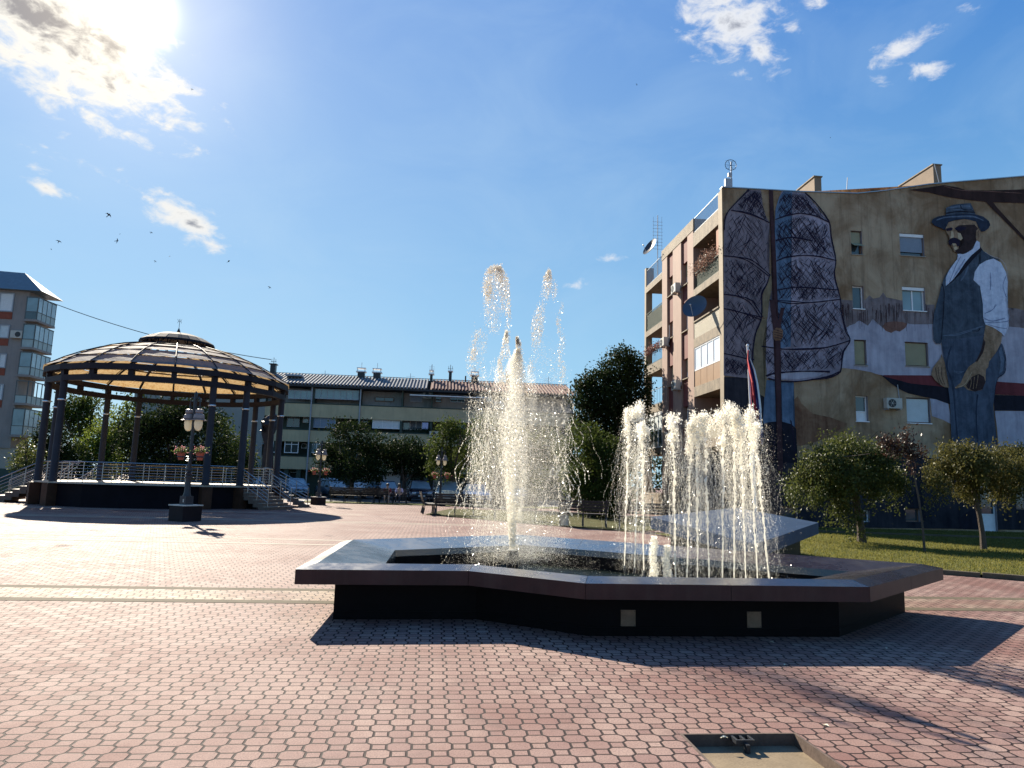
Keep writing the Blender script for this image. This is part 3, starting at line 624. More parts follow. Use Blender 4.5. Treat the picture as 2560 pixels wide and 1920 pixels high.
# translucent corrugated sheets, warm where the sun shines through
def roof_mat():
    m, p, o = new_mat('translucent_roof_sheet'); t = N('ShaderNodeTexCoord'); mp = N('ShaderNodeMapping'); L(t.outputs['Object'], mp.inputs[0]); mp.inputs['Scale'].default_value = (1, 1, 6)
    a = noise(mp.outputs[0], 1.4, 6, .7, .6); b = noise(t.outputs['Object'], 9, 4, .6, 1.2)
    c = MixC(a, (.12, .13, .15), (.30, .265, .245)); L(c, p.inputs['Base Color']); p.inputs['Roughness'].default_value = .75; p.inputs['Specular IOR Level'].default_value = .12
    mr_ = N('ShaderNodeMapRange'); L(b, mr_.inputs[0]); mr_.inputs[1].default_value = .48; mr_.inputs[2].default_value = .62
    tr = N('ShaderNodeBsdfTranslucent'); L(MixC(mr_.outputs[0], (.55, .38, .18), (.36, .19, .06)), tr.inputs[0])
    mx = N('ShaderNodeMixShader'); mx.inputs[0].default_value = .36; L(p.outputs[0], mx.inputs[1]); L(tr.outputs[0], mx.inputs[2]); L(mx.outputs[0], o.inputs[0])
    bn = N('ShaderNodeBump'); bn.inputs['Strength'].default_value = .6; bn.inputs['Distance'].default_value = .05; L(a, bn.inputs['Height']); L(bn.outputs[0], p.inputs['Normal']); return m
mb = MB(); r_ = np.random.default_rng(3)
for k_ in range(len(RS) - 1):
    r0, r1 = RS[k_] + .05, RS[k_ + 1]; z0, z1 = rz(RS[k_]) + .02, rz(RS[k_ + 1])
    for i in range(20):
        s0 = .0 + r_.uniform(0, .035)
        P4 = [gv(i, r0, z0 + s0), gv(i + 1, r0, z0 + s0), gv(i + 1, r1, z1), gv(i, r1, z1)]
        m0 = [(P4[0][q] + P4[1][q]) / 2 for q in range(3)]; m0[2] -= r_.uniform(.0, .04)
        mb.add([P4[0], tuple(m0), P4[1], P4[2], P4[3]], [(0, 1, 2, 3, 4)])
mb.build('roof_sheets', roof_mat(), stand)
for i in range(20):
    mb = MB(); mb.tube([gv(i, r, rz(r) + .06) for r in RS], .028, 5); mb.tube([gv(i, r, rz(r) - .10) for r in RS], .055, 5); mb.build('roof_rib', GZB, stand)
for r in (RS[2], RS[4], RS[6]):
    mb = MB(); mb.tube([gv(i, r, rz(r) - .05) for i in range(21)], .035, 5); mb.build('roof_hoop', GZB, stand)
# lantern
lan = MB(); 
for i in range(0, 20, 1): lan.tube([gv(i, 1.55, rz(1.6)), gv(i, 1.50, 8.58)], .03, 5)
for i in range(0, 20, 2): lan.tube([gv(i, 1.55, rz(1.6) + .05), gv(i + 1, 1.48, 8.5)], .02, 4)
lan.tube([gv(i, 1.5, 8.56) for i in range(21)], .04, 5)
lan = lan.build('lantern', GZB, stand)
LR = [(1.85, 8.52), (1.4, 8.78), (.9, 8.96), (.4, 9.04), (.05, 9.06)]
mb = MB()
for k_ in range(4):
    for i in range(20): mb.add([gv(i, LR[k_][0], LR[k_][1]), gv(i + 1, LR[k_][0], LR[k_][1]), gv(i + 1, LR[k_ + 1][0], LR[k_ + 1][1]), gv(i, LR[k_ + 1][0], LR[k_ + 1][1])], [(0, 1, 2, 3)])
mb.build('lantern_roof', mat('lantern_roof_metal', (.12, .10, .09), .75, .3, 3., spec=.05), lan)
mb = MB()
for i in range(20): mb.tube([gv(i, r, z - .03) for r, z in LR], .03, 4)
mb.tube([gv(i, 1.83, 8.44) for i in range(21)], .045, 5); mb.build('lantern_rib', GZB, lan)
mb = MB(); c_ = (GX, GY); mb.lathe([(.32, 8.99), (.2, 9.03), (.06, 9.06), (.09, 9.16), (.02, 9.34), (.012, 9.36)], (GX, GY, 0), 10); mb.tube([(GX, GY, 9.34), (GX, GY, 9.85)], .013, 5)
for s_ in (-.12, .12): mb.tube([(GX + s_, GY, 9.62), (GX + s_ * .55, GY, 9.70), (GX + s_ * .55, GY, 9.76), (GX + s_, GY, 9.84)], .009, 4)
mb.tube([(GX - .1, GY, 9.73), (GX + .1, GY, 9.73)], .009, 4); mb.build('finial', BLACK, stand)
# stairs and handrails. flights leave the platform along four directions
FL = [-19.5, 16.5, 160.5, 196.5]
CHROME = mat('stainless_rail', (.36, .36, .36), .25, .1, 10., metal=.9, bump=.02)
STEP = mat('step_stone', (.13, .09, .07), .6, .35, 4., bump=.3); STEP_T = mat('tread_stone', (.25, .21, .17), .6, .25, 4., bump=.2)
for fa in FL:
    T = Matrix.Translation((GX, GY, 0)) @ Matrix.Rotation(radians(fa), 4, 'Z'); x0 = 5.62; W2 = .95; fl = None
    mb = MB(T); mt = MB(T); n_ = 7; rise = 1.10 / n_; tr = .29
    for s_ in range(1, n_):
        z = 1.10 - rise * s_; mb.box(x0 + (s_ - 1) * tr, x0 + s_ * tr, -W2, W2, max(0, z - rise * 2.3) if s_ < 5 else 0, z - .03); mt.box(x0 + (s_ - 1) * tr, x0 + s_ * tr + .025, -W2 - .02, W2 + .02, z - .03, z)
    fl = mb.build('stair_flight', STEP, stand); mt.build('treads', STEP_T, fl)
    x1 = x0 + (n_ - 1) * tr
    for sd in (-1, 1):
        mb = MB(T); y = sd * (W2 - .08)
        a = Vector((x0 - .25, y, 1.10)); b = Vector((x1 - .1, y, rise))
        for h, rd in ((.90, .024), (.72, .012), (.55, .012), (.38, .012), (.20, .012)): mb.tube([a + Vector((-.35, 0, h)), a + Vector((.1, 0, h)), b + Vector((0, 0, h))] if h > .8 else [a + Vector((.1, 0, h)), b + Vector((0, 0, h))], rd, 6)
        for t in (.08, .36, .66, 1.): p = a.lerp(b, t); mb.tube([p + Vector((0, 0, -.05)), p + Vector((0, 0, .90))], .019, 6)
        mb.build('stair_rail', CHROME, fl)
def rail(i0, i1, r=5.58):
    mb = MB(); n_ = (i1 - i0) * 2
    ps = [gv(i0 + q / 2, r if q % 2 == 0 else r * .9877) for q in range(n_ + 1)]
    for h, rd in ((.90, .026), (.74, .012), (.60, .012), (.46, .012), (.32, .012), (.18, .012)): mb.tube([(*p, 1.10 + h) for p in ps], rd, 6)
    for q, p in enumerate(ps): mb.tube([(*p, 1.10), (*p, 2.0)], .018, 6); 
    for q in range(len(ps) - 1):
        if q % 3 == 1: m_ = ((ps[q][0] + ps[q + 1][0]) / 2, (ps[q][1] + ps[q + 1][1]) / 2); mb.tube([(*m_, 1.10), (*m_, 1.84)], .012, 5)
    mb.build('handrail', CHROME, stand)
rail(-2, 5); rail(6, 7); rail(8, 15); rail(16, 17)

# ------------------------------------------------------------------ street lamps
GLASS_M = None
def milk():
    m, p, o = new_mat('milky_lamp_glass'); p.inputs['Base Color'].default_value = (.80, .76, .66, 1); p.inputs['Roughness'].default_value = .25
    t_ = N('ShaderNodeBsdfTranslucent'); t_.inputs[0].default_value = (.95, .88, .70, 1); mx = N('ShaderNodeMixShader'); mx.inputs[0].default_value = .5; L(p.outputs[0], mx.inputs[1]); L(t_.outputs[0], mx.inputs[2]); L(mx.outputs[0], o.inputs[0]); return m
MILK = milk(); LAMPC = mat('lamp_cap_paint', (.24, .20, .19), .45, .2, 8., bump=.05); LAMPP = mat('lamp_post_paint', (.018, .022, .030), .4, .25, 5., bump=.1)
PLN = mat('dark_plinth_stone', (.016, .010, .012), .55, .4, 4., bump=.1, spec=.15); PLC = mat('pale_cap_stone', (.58, .52, .44), .6, .15, 4., bump=.1)
POT = mat('terracotta_pot', (.42, .10, .055), .7, .25, 6., bump=.15)
FOL = leaf_mat('pot_leaves', (.035, .07, .018), (.09, .13, .03)); FLW = leaf_mat('pot_flowers', (.40, .10, .12), (.50, .30, .28), .3)
def quads(P, size, name=None, droop=0., asp=.5):
    n = len(P); a = rng.normal(size=(n, 3)); a[:, 2] -= droop; a /= np.linalg.norm(a, axis=1)[:, None]; b = rng.normal(size=(n, 3)); b -= (b * a).sum(1)[:, None] * a; b /= np.linalg.norm(b, axis=1)[:, None]
    s = np.asarray(size)[:, None] if np.ndim(size) else size
    V = np.stack([P - a * s, P + b * s * asp, P + a * s, P - b * s * asp], 1).reshape(-1, 3); return V, np.arange(4 * n).reshape(-1, 4)
def make_lamp():
    r = empty('street_lamp', (0, 0, 0))
    m_ = MB().box(-.36, .36, -.36, .36, 0, .50).build('plinth', PLN, r, bevel=.01)
    MB().box(-.38, .38, -.38, .38, .502, .54).build('plinth_cap', PLC, m_)
    mb = MB(); mb.box(-.15, .15, -.15, .15, .54, .82); mb.lathe([(.13, .82), (.10, .95), (.085, 1.3), (.075, 1.5), (.10, 1.54), (.10, 1.58), (.06, 1.62), (.055, 2.2), (.05, 4.1), (.055, 4.25), (.02, 4.34)], (0, 0, 0), 14)
    for z in (1.42, 1.66): mb.lathe([(.11, z), (.12, z + .03), (.11, z + .06)], (0, 0, 0), 14)
    mb.build('post', LAMPP, r, smooth=True)
    MB().box(.02, .07, -.158, -.152, .62, .72).build('hatch_sticker', PLC, r)
    for s_ in (-1, 1):
        mb = MB(); arc = [(s_ * (.05 + .10 - .10 * cos(t)), 0, 3.78 + .36 * sin(t) if t < pi / 2 else 3.86 + .28 * sin(t)) for t in np.linspace(0, pi, 10)]
        mb.tube(arc, .022, 6); mb.tube([arc[-1], (arc[-1][0], 0, 3.72)], .03, 6); mb.tube([(s_ * .05, 0, 3.5), (s_ * .14, 0, 3.62), (s_ * .16, 0, 3.82)], .013, 5); ar = mb.build('arm', LAMPP, r)
        x = s_ * .25; mb = MB(); mb.lathe([(.04, 3.74), (.12, 3.72), (.13, 3.62), (.10, 3.58), (.16, 3.54), (.18, 3.42), (.155, 3.39), (.26, 3.36), (.26, 3.35), (.14, 3.35)], (x, 0, 0), 16); hd = mb.build('lamp_head', LAMPC, r, smooth=True)
        mb = MB(); mb.lathe([(.13, 3.35), (.14, 3.24), (.12, 3.10), (.07, 3.01), (.01, 2.985)], (x, 0, 0), 16); mb.build('lamp_glass', MILK, hd, smooth=True)
    for s_ in (-1, 1):
        mb = MB(); 
        for t in range(3): mb.tube([(s_ * .05, 0, 1.98 + t * .06), (s_ * (.2 + .03 * t), .03 * (t - 1), 2.0 + .07 * t), (s_ * .36, 0, 2.02)], .010, 5)
        mb.lathe([(.12, 2.10), (.13, 2.12), (.12, 2.14)], (s_ * .48, 0, 0), 12); mb.build('pot_bracket', LAMPP, r)
    return r
def make_pot():
    r = empty('flower_pot', (0, 0, 0)); mb = MB(); mb.lathe([(.085, -.11), (.125, .10), (.14, .10), (.145, .15), (.125, .15), (.11, .10), (.02, .10)], (0, 0, 0), 16); mb.build('pot', POT, r, smooth=True)
    P = rng.normal(size=(260, 3)) * [.10, .09, .055] + [0, 0, .21]; V, F_ = quads(P, .035); link('foliage', np_mesh('foliage', V, F_), FOL, r)
    P = rng.normal(size=(70, 3)) * [.12, .10, .06] + [0, 0, .25]; V, F_ = quads(P, .028, asp=.9); link('flowers', np_mesh('flowers', V, F_), FLW, r); return r
def copy_tree(o, parent=None):
    c = o.copy(); C.objects.link(c); c.parent = parent
    for ch in list(o.children): copy_tree(ch, c)
    return c
lamp0 = make_lamp(); pot0 = make_pot()
def place(proto, first, loc, rz=0., sc_=1., label=None, cat=None, group=None):
    o = proto if first else copy_tree(proto); o.location = loc; o.rotation_euler = (0, 0, rz); o.scale = (sc_,) * 3; tag(o, label, cat, group); return o
LP = [((-11.06, 24.75), -.5, 'nearest street lamp, twin-headed with two potted flowers, in front of the bandstand'),
      ((*gnd(795, 1262)[:2],), .9, 'far twin-headed street lamp on a low plinth right of the bandstand stairs'),
      ((at(1102, 1200, 47)[0], 47), .3, 'street lamp standing behind the benches left of the tall fountain plume'),
      ((at(152, 1130, 55)[0], 55), .5, 'street lamp seen between the left bandstand columns before the trees')]
first = True
for i, (p, a, lab) in enumerate(LP):
    sl = 1.03 if i == 0 else .88; place(lamp0, first, (p[0], p[1], 0), a, sl, lab, 'street lamp', 'twin-headed street lamps around the plaza')
    for s_ in (-1, 1):
        if i == 3: continue
        nm = ['nearest lamp before the bandstand', 'far lamp right of the bandstand', 'lamp behind the benches'][i]
        place(pot0, i == 0 and s_ == -1, (p[0] + s_ * .48 * sl * cos(a), p[1] + s_ * .48 * sl * sin(a), 2.12 * sl), a, sl, 'terracotta flower pot hanging on the %s side of the %s' % ('left' if s_ < 0 else 'right', nm), 'flower pot', 'terracotta pots hanging on the lamp posts')
    first = False

# ------------------------------------------------------------------ leaves and trees
def crown(blobs, n, size, droop=0., hollow=.45, seed=0, asp=.5, gap=.0):
    """leaf-sized faces clustered into twigs within lumpy blobs: (x,y,z,rx,ry,rz)"""
    r_ = np.random.default_rng(seed); B = np.array(blobs, float); vol = B[:, 3] * B[:, 4] * B[:, 5]; vol = vol ** .8; nt_ = max(8, int(n / 14)); k_ = r_.choice(len(B), nt_, p=vol / vol.sum())
    d = r_.normal(size=(nt_, 3)); d /= np.linalg.norm(d, axis=1)[:, None]; rad = (hollow + (1 - hollow) * r_.random(nt_)) ** .7 * (1 + .16 * r_.normal(size=nt_))
    c = B[k_, :3] + d * rad[:, None] * B[k_, 3:]
    if gap > 0:
        f = 0
        for q in range(6): v = r_.normal(0, 1, 3); v *= r_.uniform(2., 5.) / np.linalg.norm(v) / B[:, 3].mean(); f = f + np.sin(c @ v + r_.uniform(0, 6))
        c = c[f > -2.2 + gap * 2.2]; 
    nl = 14; P = np.repeat(c, nl, 0) + r_.normal(size=(len(c) * nl, 3)) * size * 2.1
    if droop: P[:, 2] -= np.abs(r_.normal(size=len(P))) * droop
    s = size * r_.uniform(.6, 1.25, len(P)); return quads(P, s, droop=1.2 if droop else .2, asp=asp)
BARK = mat('tree_bark', (.075, .055, .042), .9, .4, 4., bump=.9, fine=30, bdist=.02)
def tree(name, label, x, y, h, trunk_r, blobs, n, size, m, seed=0, droop=0., lean=(0, 0), fork=.5, group=None, gap=.3, hollow=.45, cat='tree', limbs=6):
    t = empty(name, (x, y, 0), label, cat, group); r_ = np.random.default_rng(seed + 50); mb = MB()
    zf = h * fork; pts = [Vector((x + lean[0] * q * q, y + lean[1] * q * q, zf * q)) for q in np.linspace(0, 1, 5)]; pts[0].z = -.05
    mb.tube(pts, [trunk_r * v for v in (1.35, 1.02, .92, .85, .75)], 9)
    bl = sorted(blobs, key=lambda b: -b[3] * b[5])[:limbs]
    for b in bl:
        e = Vector((b[0], b[1], b[2])); m_ = pts[-1].lerp(e, .5) + Vector((r_.normal(0, .06) * h * .2, r_.normal(0, .06) * h * .2, h * .03))
        mb.tube([pts[-1], m_, e], [trunk_r * .6, trunk_r * .35, trunk_r * .12], 6)
        for q in range(3): dd_ = Vector(r_.normal(size=3)) * .6; mb.tube([m_.lerp(e, .3 + .3 * q), e + Vector((dd_.x * b[3], dd_.y * b[4], abs(dd_.z) * b[5]))], [trunk_r * .22, trunk_r * .05], 5)
    mb.build('trunk', BARK, t, smooth=True)
    V, F_ = crown(blobs, n, size, droop, hollow, seed, gap=gap); link('crown', np_mesh('crown', V, F_), m, t); return t
GRN = leaf_mat('leaves_mid_green', (.020, .038, .008), (.060, .080, .018), .32, .7, .06)
GRN_D = leaf_mat('leaves_dark_green', (.008, .017, .006), (.022, .034, .010), .22, .7, .05)
GRN_Y = leaf_mat('leaves_yellow_green', (.05, .085, .012), (.12, .155, .025), .4, .7, .06)
GRN_L = leaf_mat('leaves_weeping', (.026, .044, .010), (.085, .095, .025), .3, .5, .16)
RED_L = leaf_mat('leaves_dark_red', (.022, .012, .012), (.06, .035, .02), .25, .4)
def blob_px(lst, Y, dy=1.):     # crown lumps given by their place in the photo and true depth
    o_ = []
    for (px, py, rx, rzz) in lst:
        p = at(px, py, Y + rng.uniform(-.5, .5) * dy); s = Y / FPX; o_.append((p[0], p[1], p[2], rx * s, rx * s * .9, rzz * s))
    return o_
def strands(B, n, Y, seed):     # thin hanging twigs round the skirt of a weeping crown
    r_ = np.random.default_rng(seed); o_ = []
    for q in range(n):
        b = B[r_.integers(0, len(B))]; a = r_.uniform(0, 2 * pi); ln_ = r_.uniform(.18, .42); o_.append((b[0] + cos(a) * b[3] * .8, b[1] + sin(a) * b[4] * .8, b[2] - b[5] * .7 - ln_ * .6, .08, .08, ln_)); 
        if q % 3 == 0: o_.append((b[0] + cos(a) * b[3] * .7, b[1] + sin(a) * b[4] * .7, b[2] + b[5] * .8, .16, .16, .2))
    return o_
# two small umbrella-shaped trees on the lawn
B = blob_px([(2010, 1195, 48, 42), (2060, 1145, 60, 46), (2120, 1120, 66, 48), (2180, 1140, 62, 48), (2225, 1185, 50, 40), (2120, 1180, 75, 45), (2100, 1215, 45, 45), (2060, 1200, 55, 35), (2040, 1230, 28, 26), (2190, 1205, 40, 30), (2098, 1262, 30, 28), (2140, 1285, 20, 24), (2225, 1120, 34, 22), (1985, 1225, 22, 26), (2250, 1200, 24, 26)], 23.0, 1.2)
B += strands(B, 14, 23.0, 5); x_, y_ = gnd(2155, 1360); tree('umbrella_tree', 'rounded weeping tree on the lawn, left of the thin sapling and nearer the fountain', x_, y_, 3.6, .12, B, 30000, .046, GRN_L, 1, droop=.2, lean=(-.25, 0), fork=.5, group='small weeping trees on the lawn', gap=.05, hollow=.15)
B = blob_px([(2355, 1170, 46, 40), (2400, 1130, 56, 36), (2450, 1150, 60, 40), (2500, 1140, 56, 40), (2550, 1170, 50, 40), (2440, 1190, 60, 34), (2520, 1200, 50, 34), (2340, 1200, 26, 26), (2425, 1222, 30, 26), (2490, 1222, 28, 24), (2590, 1150, 40, 30), (2560, 1120, 30, 20)], 21.3, 1.2)
B += strands(B, 12, 21.3, 6); x_, y_ = gnd(2460, 1378); tree('umbrella_tree', 'weeping tree with a flat olive-green crown at the right edge of the lawn', x_, y_, 3.4, .075, B, 24000, .044, leaf_mat('leaves_weeping_olive', (.036, .042, .010), (.115, .105, .03), .3, .5, .16), 2, droop=.15, lean=(-.25, 0), fork=.58, group='small weeping trees on the lawn', gap=.1, hollow=.15)
B = blob_px([(2272, 1080, 10, 22), (2262, 1110, 16, 22), (2276, 1135, 14, 20), (2240, 1120, 22, 14), (2215, 1100, 18, 10), (2290, 1120, 12, 12), (2306, 1125, 14, 8), (2282, 1165, 9, 14)], 19.9, .3)
x_, y_ = gnd(2312, 1384); tree('sapling', 'thin leaning sapling with dark red leaves between the two weeping trees', x_, y_, 3.3, .028, B, 1500, .045, RED_L, 3, droop=.06, lean=(-.33, 0), fork=.86, gap=.0, hollow=.1, limbs=4)
# trees behind the bandstand and before the long building
TR = [('shade_tree', 'tall dark dense tree behind the middle of the bandstand', 430, 50, [(400, 1040, 80, 60), (470, 1050, 85, 60), (430, 1110, 110, 70), (360, 1120, 70, 70), (520, 1110, 70, 70), (440, 1180, 120, 60), (330, 1060, 40, 40), (550, 1160, 50, 60)], 24000, .13, GRN_D, .3),
      ('shade_tree', 'bright yellow-green tree behind the left half of the bandstand', 265, 56, [(300, 1050, 38, 32), (262, 1085, 42, 36), (230, 1120, 44, 40), (285, 1120, 44, 40), (250, 1170, 55, 40), (330, 1010, 26, 18)], 9000, .12, GRN_Y, .35),
      ('shade_tree', 'mid green tree behind the left bandstand columns, under open sky', 205, 62, [(190, 1020, 45, 30), (235, 1010, 40, 26), (160, 1050, 40, 30), (200, 1060, 60, 30)], 8000, .13, GRN, .3),
      ('shade_tree', 'dark low tree at the far left between the bandstand columns', 160, 52, [(150, 1120, 42, 50), (120, 1090, 34, 46), (175, 1170, 50, 46), (110, 1170, 40, 50), (95, 1120, 20, 40)], 9000, .11, GRN_D, .3),
      ('shade_tree', 'dark tree between the right bandstand columns and the long building', 590, 56, [(585, 1120, 36, 46), (600, 1170, 46, 40), (560, 1180, 40, 40), (620, 1160, 26, 40), (540, 1080, 34, 40)], 7000, .12, GRN, .35),
      ('shade_tree', 'broad dark round tree standing before the long building above the parked cars', 880, 56, [(870, 1082, 46, 32), (925, 1095, 42, 36), (840, 1120, 44, 40), (895, 1140, 66, 42), (940, 1150, 40, 40), (820, 1160, 34, 34), (875, 1180, 62, 26), (930, 1185, 40, 24)], 15000, .11, GRN_D, .3),
      ('shade_tree', 'smaller dark tree between the broad round tree and the fountain plume', 1010, 57, [(1000, 1120, 34, 26), (1035, 1125, 30, 26), (985, 1150, 38, 30), (1025, 1160, 46, 30), (1060, 1165, 30, 26)], 8000, .11, GRN_D, .35),
      ('shade_tree', 'dark tree just left of the tall fountain plume', 1130, 52, [(1125, 1075, 32, 28), (1155, 1100, 34, 34), (1100, 1120, 34, 36), (1140, 1150, 46, 40), (1100, 1170, 34, 30)], 9000, .10, GRN, .35),
      ('shade_tree', 'olive green tree directly behind the tall fountain plume', 1240, 45, [(1215, 1080, 44, 40), (1270, 1100, 50, 44), (1320, 1130, 46, 44), (1240, 1160, 60, 44), (1370, 1120, 40, 50), (1310, 1190, 56, 34)], 11000, .10, GRN, .35),
      ('tall_tree', 'tall dark tree between the long building and the mural building', 1540, 42, [(1500, 960, 50, 34), (1540, 930, 50, 34), (1580, 920, 36, 34), (1470, 990, 44, 40), (1530, 1000, 75, 46), (1590, 990, 40, 60), (1480, 1060, 55, 50), (1560, 1070, 70, 50), (1590, 1130, 46, 50), (1560, 890, 34, 18), (1520, 1150, 70, 50)], 34000, .10, GRN_D, .05),
      ('tall_tree', 'mid green bushy tree before the tall dark one, left of the thin jets', 1480, 36, [(1460, 1090, 40, 36), (1430, 1130, 36, 44), (1490, 1130, 46, 46), (1530, 1150, 44, 46), (1450, 1190, 50, 40), (1510, 1210, 56, 36), (1565, 1190, 32, 40), (1465, 1235, 55, 36), (1550, 1235, 50, 40), (1505, 1262, 60, 28)], 28000, .075, GRN, .1),
      ('shrub', 'sunlit yellow-green bush beside the left bandstand stairs', 68, 46, [(65, 1125, 20, 22), (50, 1145, 24, 20), (78, 1150, 22, 26), (60, 1170, 26, 16)], 2600, .09, GRN_L, .2)]
for i, (nm, lab, px, Y, bl, n, size, m, gp) in enumerate(TR):
    B = blob_px(bl, Y, 2.); x_ = at(px, 1200, Y)[0]; zt = max(b[2] for b in B)
    tree(nm, lab, x_, Y, zt, .10 + .02 * zt, B, n, size, m, 20 + i, fork=.34, group='trees around the far side of the plaza' if nm != 'shrub' else None, gap=gp, cat='tree' if nm != 'shrub' else 'bush')
# ------------------------------------------------------------------ the block with the painted gable
MC, MTH = (9.55, 31.6), 0.095
MT = Matrix(((cos(MTH), -sin(MTH), 0, MC[0]), (sin(MTH), cos(MTH), 0, MC[1]), (0, 0, 1, 0), (0, 0, 0, 1)))   # local: x along the gable, y back, z up
def c3(x, y): return on_wall(1560 + x / 2.765, 400 + y / 2.765, MC, MTH)
def c4(x, y): return on_wall(1960 + x / 2.765, 400 + y / 2.765, MC, MTH)
def c6(x, y): return on_wall(1900 + x / 3.19, 940 + y / 3.19, MC, MTH)
def side(px, py):      # photo point on the left face -> (distance back, height)
    d = ray(px, py); s_, t = np.linalg.solve(np.array([[d[0], sin(MTH)], [d[1], -cos(MTH)]]), np.array(MC)); return t, CAMH + s_ * d[2]
block = empty('apartment_block', (MC[0] + 8, MC[1] + 6, 0), 'five-storey apartment block whose gable carries the painted man and fish traps', 'building')
def plaster(name, c1, c2, c3_, streak, drip=.6):
    m, p, o = new_mat(name); t = N('ShaderNodeTexCoord'); v = t.outputs['Object']
    mp = N('ShaderNodeMapping'); L(v, mp.inputs[0]); mp.inputs['Scale'].default_value = (1, 1, .30)
    a = noise(v, .42, 7, .62, .6); b = noise(mp.outputs[0], 1.7, 7, .68, .4); f = noise(v, 26, 4, .7)
    r1 = N('ShaderNodeMapRange'); L(a, r1.inputs[0]); r1.inputs[1].default_value = .40; r1.inputs[2].default_value = .62
    c = MixC(r1.outputs[0], c1, c2); r2 = N('ShaderNodeMapRange'); L(b, r2.inputs[0]); r2.inputs[1].default_value = .48; r2.inputs[2].default_value = .72; r2.inputs[4].default_value = drip
    c = MixC(r2.outputs[0], c, c3_)
    mp2 = N('ShaderNodeMapping'); L(v, mp2.inputs[0]); mp2.inputs['Scale'].default_value = (7, 7, .12); s_ = noise(mp2.outputs[0], 1., 5, .6)
    r3 = N('ShaderNodeMapRange'); L(s_, r3.inputs[0]); r3.inputs[1].default_value = .55; r3.inputs[2].default_value = .75; r3.inputs[4].default_value = .45; c = MixC(r3.outputs[0], c, streak)
    L(c, p.inputs['Base Color']); p.inputs['Roughness'].default_value = .9; p.inputs['Specular IOR Level'].default_value = .15
    bn = N('ShaderNodeBump'); bn.inputs['Strength'].default_value = .5; bn.inputs['Distance'].default_value = .02; L(f, bn.inputs['Height']); L(bn.outputs[0], p.inputs['Normal']); return m
GABLE = plaster('ochre_brown_plaster', (.21, .130, .072), (.40, .30, .20), (.095, .055, .032), (.06, .038, .026))
WINS = [(6.28, 6.83, 12.74, 13.90), (8.72, 9.95, 12.84, 13.94), (6.25, 6.80, 10.12, 11.21), (8.72, 9.86, 10.17, 11.32), (6.23, 6.82, 7.46, 8.64), (8.72, 9.86, 7.53, 8.66),
        (6.20, 6.78, 4.86, 6.02), (8.66, 9.82, 4.88, 6.04), (2.48, 3.28, .34, .93), (8.35, 9.06, .40, .99), (6.28, 6.65, .34, .86), (12.03, 12.80, .06, 2.08), (13.76, 14.95, 1.08, 2.12)]
def cut_poly(name, poly, y, m, parent, wins=WINS, hier_world=True):
    """a flat painted or plastered area on the gable, window openings cut out"""
    bm = bmesh.new(); vs_ = [bm.verts.new((p[0], 0, p[1])) for p in poly]; f = bm.faces.new(vs_); bmesh.ops.triangulate(bm, faces=[f], ngon_method='BEAUTY')
    xs = [p[0] for p in poly]; zs = [p[1] for p in poly]
    for (x0, x1, z0, z1) in wins:
        if x1 < min(xs) or x0 > max(xs) or z1 < min(zs) or z0 > max(zs): continue
        for co, no in (((x0, 0, 0), (1, 0, 0)), ((x1, 0, 0), (1, 0, 0)), ((0, 0, z0), (0, 0, 1)), ((0, 0, z1), (0, 0, 1))):
            bmesh.ops.bisect_plane(bm, geom=bm.verts[:] + bm.edges[:] + bm.faces[:], plane_co=co, plane_no=no)
        dl = [f for f in bm.faces if x0 < f.calc_center_median().x < x1 and z0 < f.calc_center_median().z < z1]
        bmesh.ops.delete(bm, geom=dl, context='FACES')
    for v in bm.verts: v.co = MT @ Vector((v.co.x, -y, v.co.z))
    me = bpy.data.meshes.new(name); 
    for f in bm.faces:
        f.normal_update()
        if (MT.to_3x3() @ Vector((0, -1, 0))).dot(f.normal) < 0: f.normal_flip()
    bm.to_mesh(me); bm.free(); return link(name, me, m, parent)
TOP = [(0, 15.58), (3.83, 15.63), (6.68, 15.74), (8.05, 15.97), (10.32, 16.46), (15.38, 17.24), (20, 17.95)]
def topz(u):
    for a, b in zip(TOP, TOP[1:]):
        if a[0] <= u <= b[0]: return a[1] + (b[1] - a[1]) * (u - a[0]) / (b[0] - a[0])
    return TOP[-1][1]
gable = cut_poly('gable_wall', [(0, 0), (20, 0)] + TOP[::-1], 0, GABLE, block)
mb = MB(MT)      # body of the house behind the gable, roof, reveals
mb.prism([(1.45, .26), (20, .26), (20, 12.6), (1.45, 12.6)], 0, 15.0)
mb.build('house_body', mat('inner_render', (.20, .12, .09), .85, .2, 1.), block)
mb = MB(MT)
for a, b in zip(TOP, TOP[1:]):
    mb.add([(a[0], -.05, a[1] + .005), (b[0], -.05, b[1] + .005), (b[0], .24, b[1] + .005), (a[0], .24, a[1] + .005), (a[0], -.05, a[1] + .05), (b[0], -.05, b[1] + .05), (b[0], .24, b[1] + .05), (a[0], .24, a[1] + .05)],
           [(0, 3, 2, 1), (4, 5, 6, 7), (0, 1, 5, 4), (2, 3, 7, 6), (0, 4, 7, 3), (1, 2, 6, 5)])
mb.build('parapet_flashing', mat('zinc_flashing', (.30, .33, .36), .4, .15, 5., metal=.6), block)
mb = MB(MT)
for a, b in zip(TOP, TOP[1:]): mb.add([(a[0], .2, 15.), (b[0], .2, 15.), (b[0], .2, b[1]), (a[0], .2, a[1])], [(0, 1, 2, 3)])
mb.add([(3.9, .25, 15.6), (7, .25, 15.7), (20, .25, 17.8), (20, 12.6, 17.8), (7, 12.6, 15.7), (3.9, 12.6, 15.2)], [(0, 1, 4, 5), (1, 2, 3, 4)])
mb.build('roof', mat('roof_felt', (.10, .09, .085), .8, .3, 2.), block)
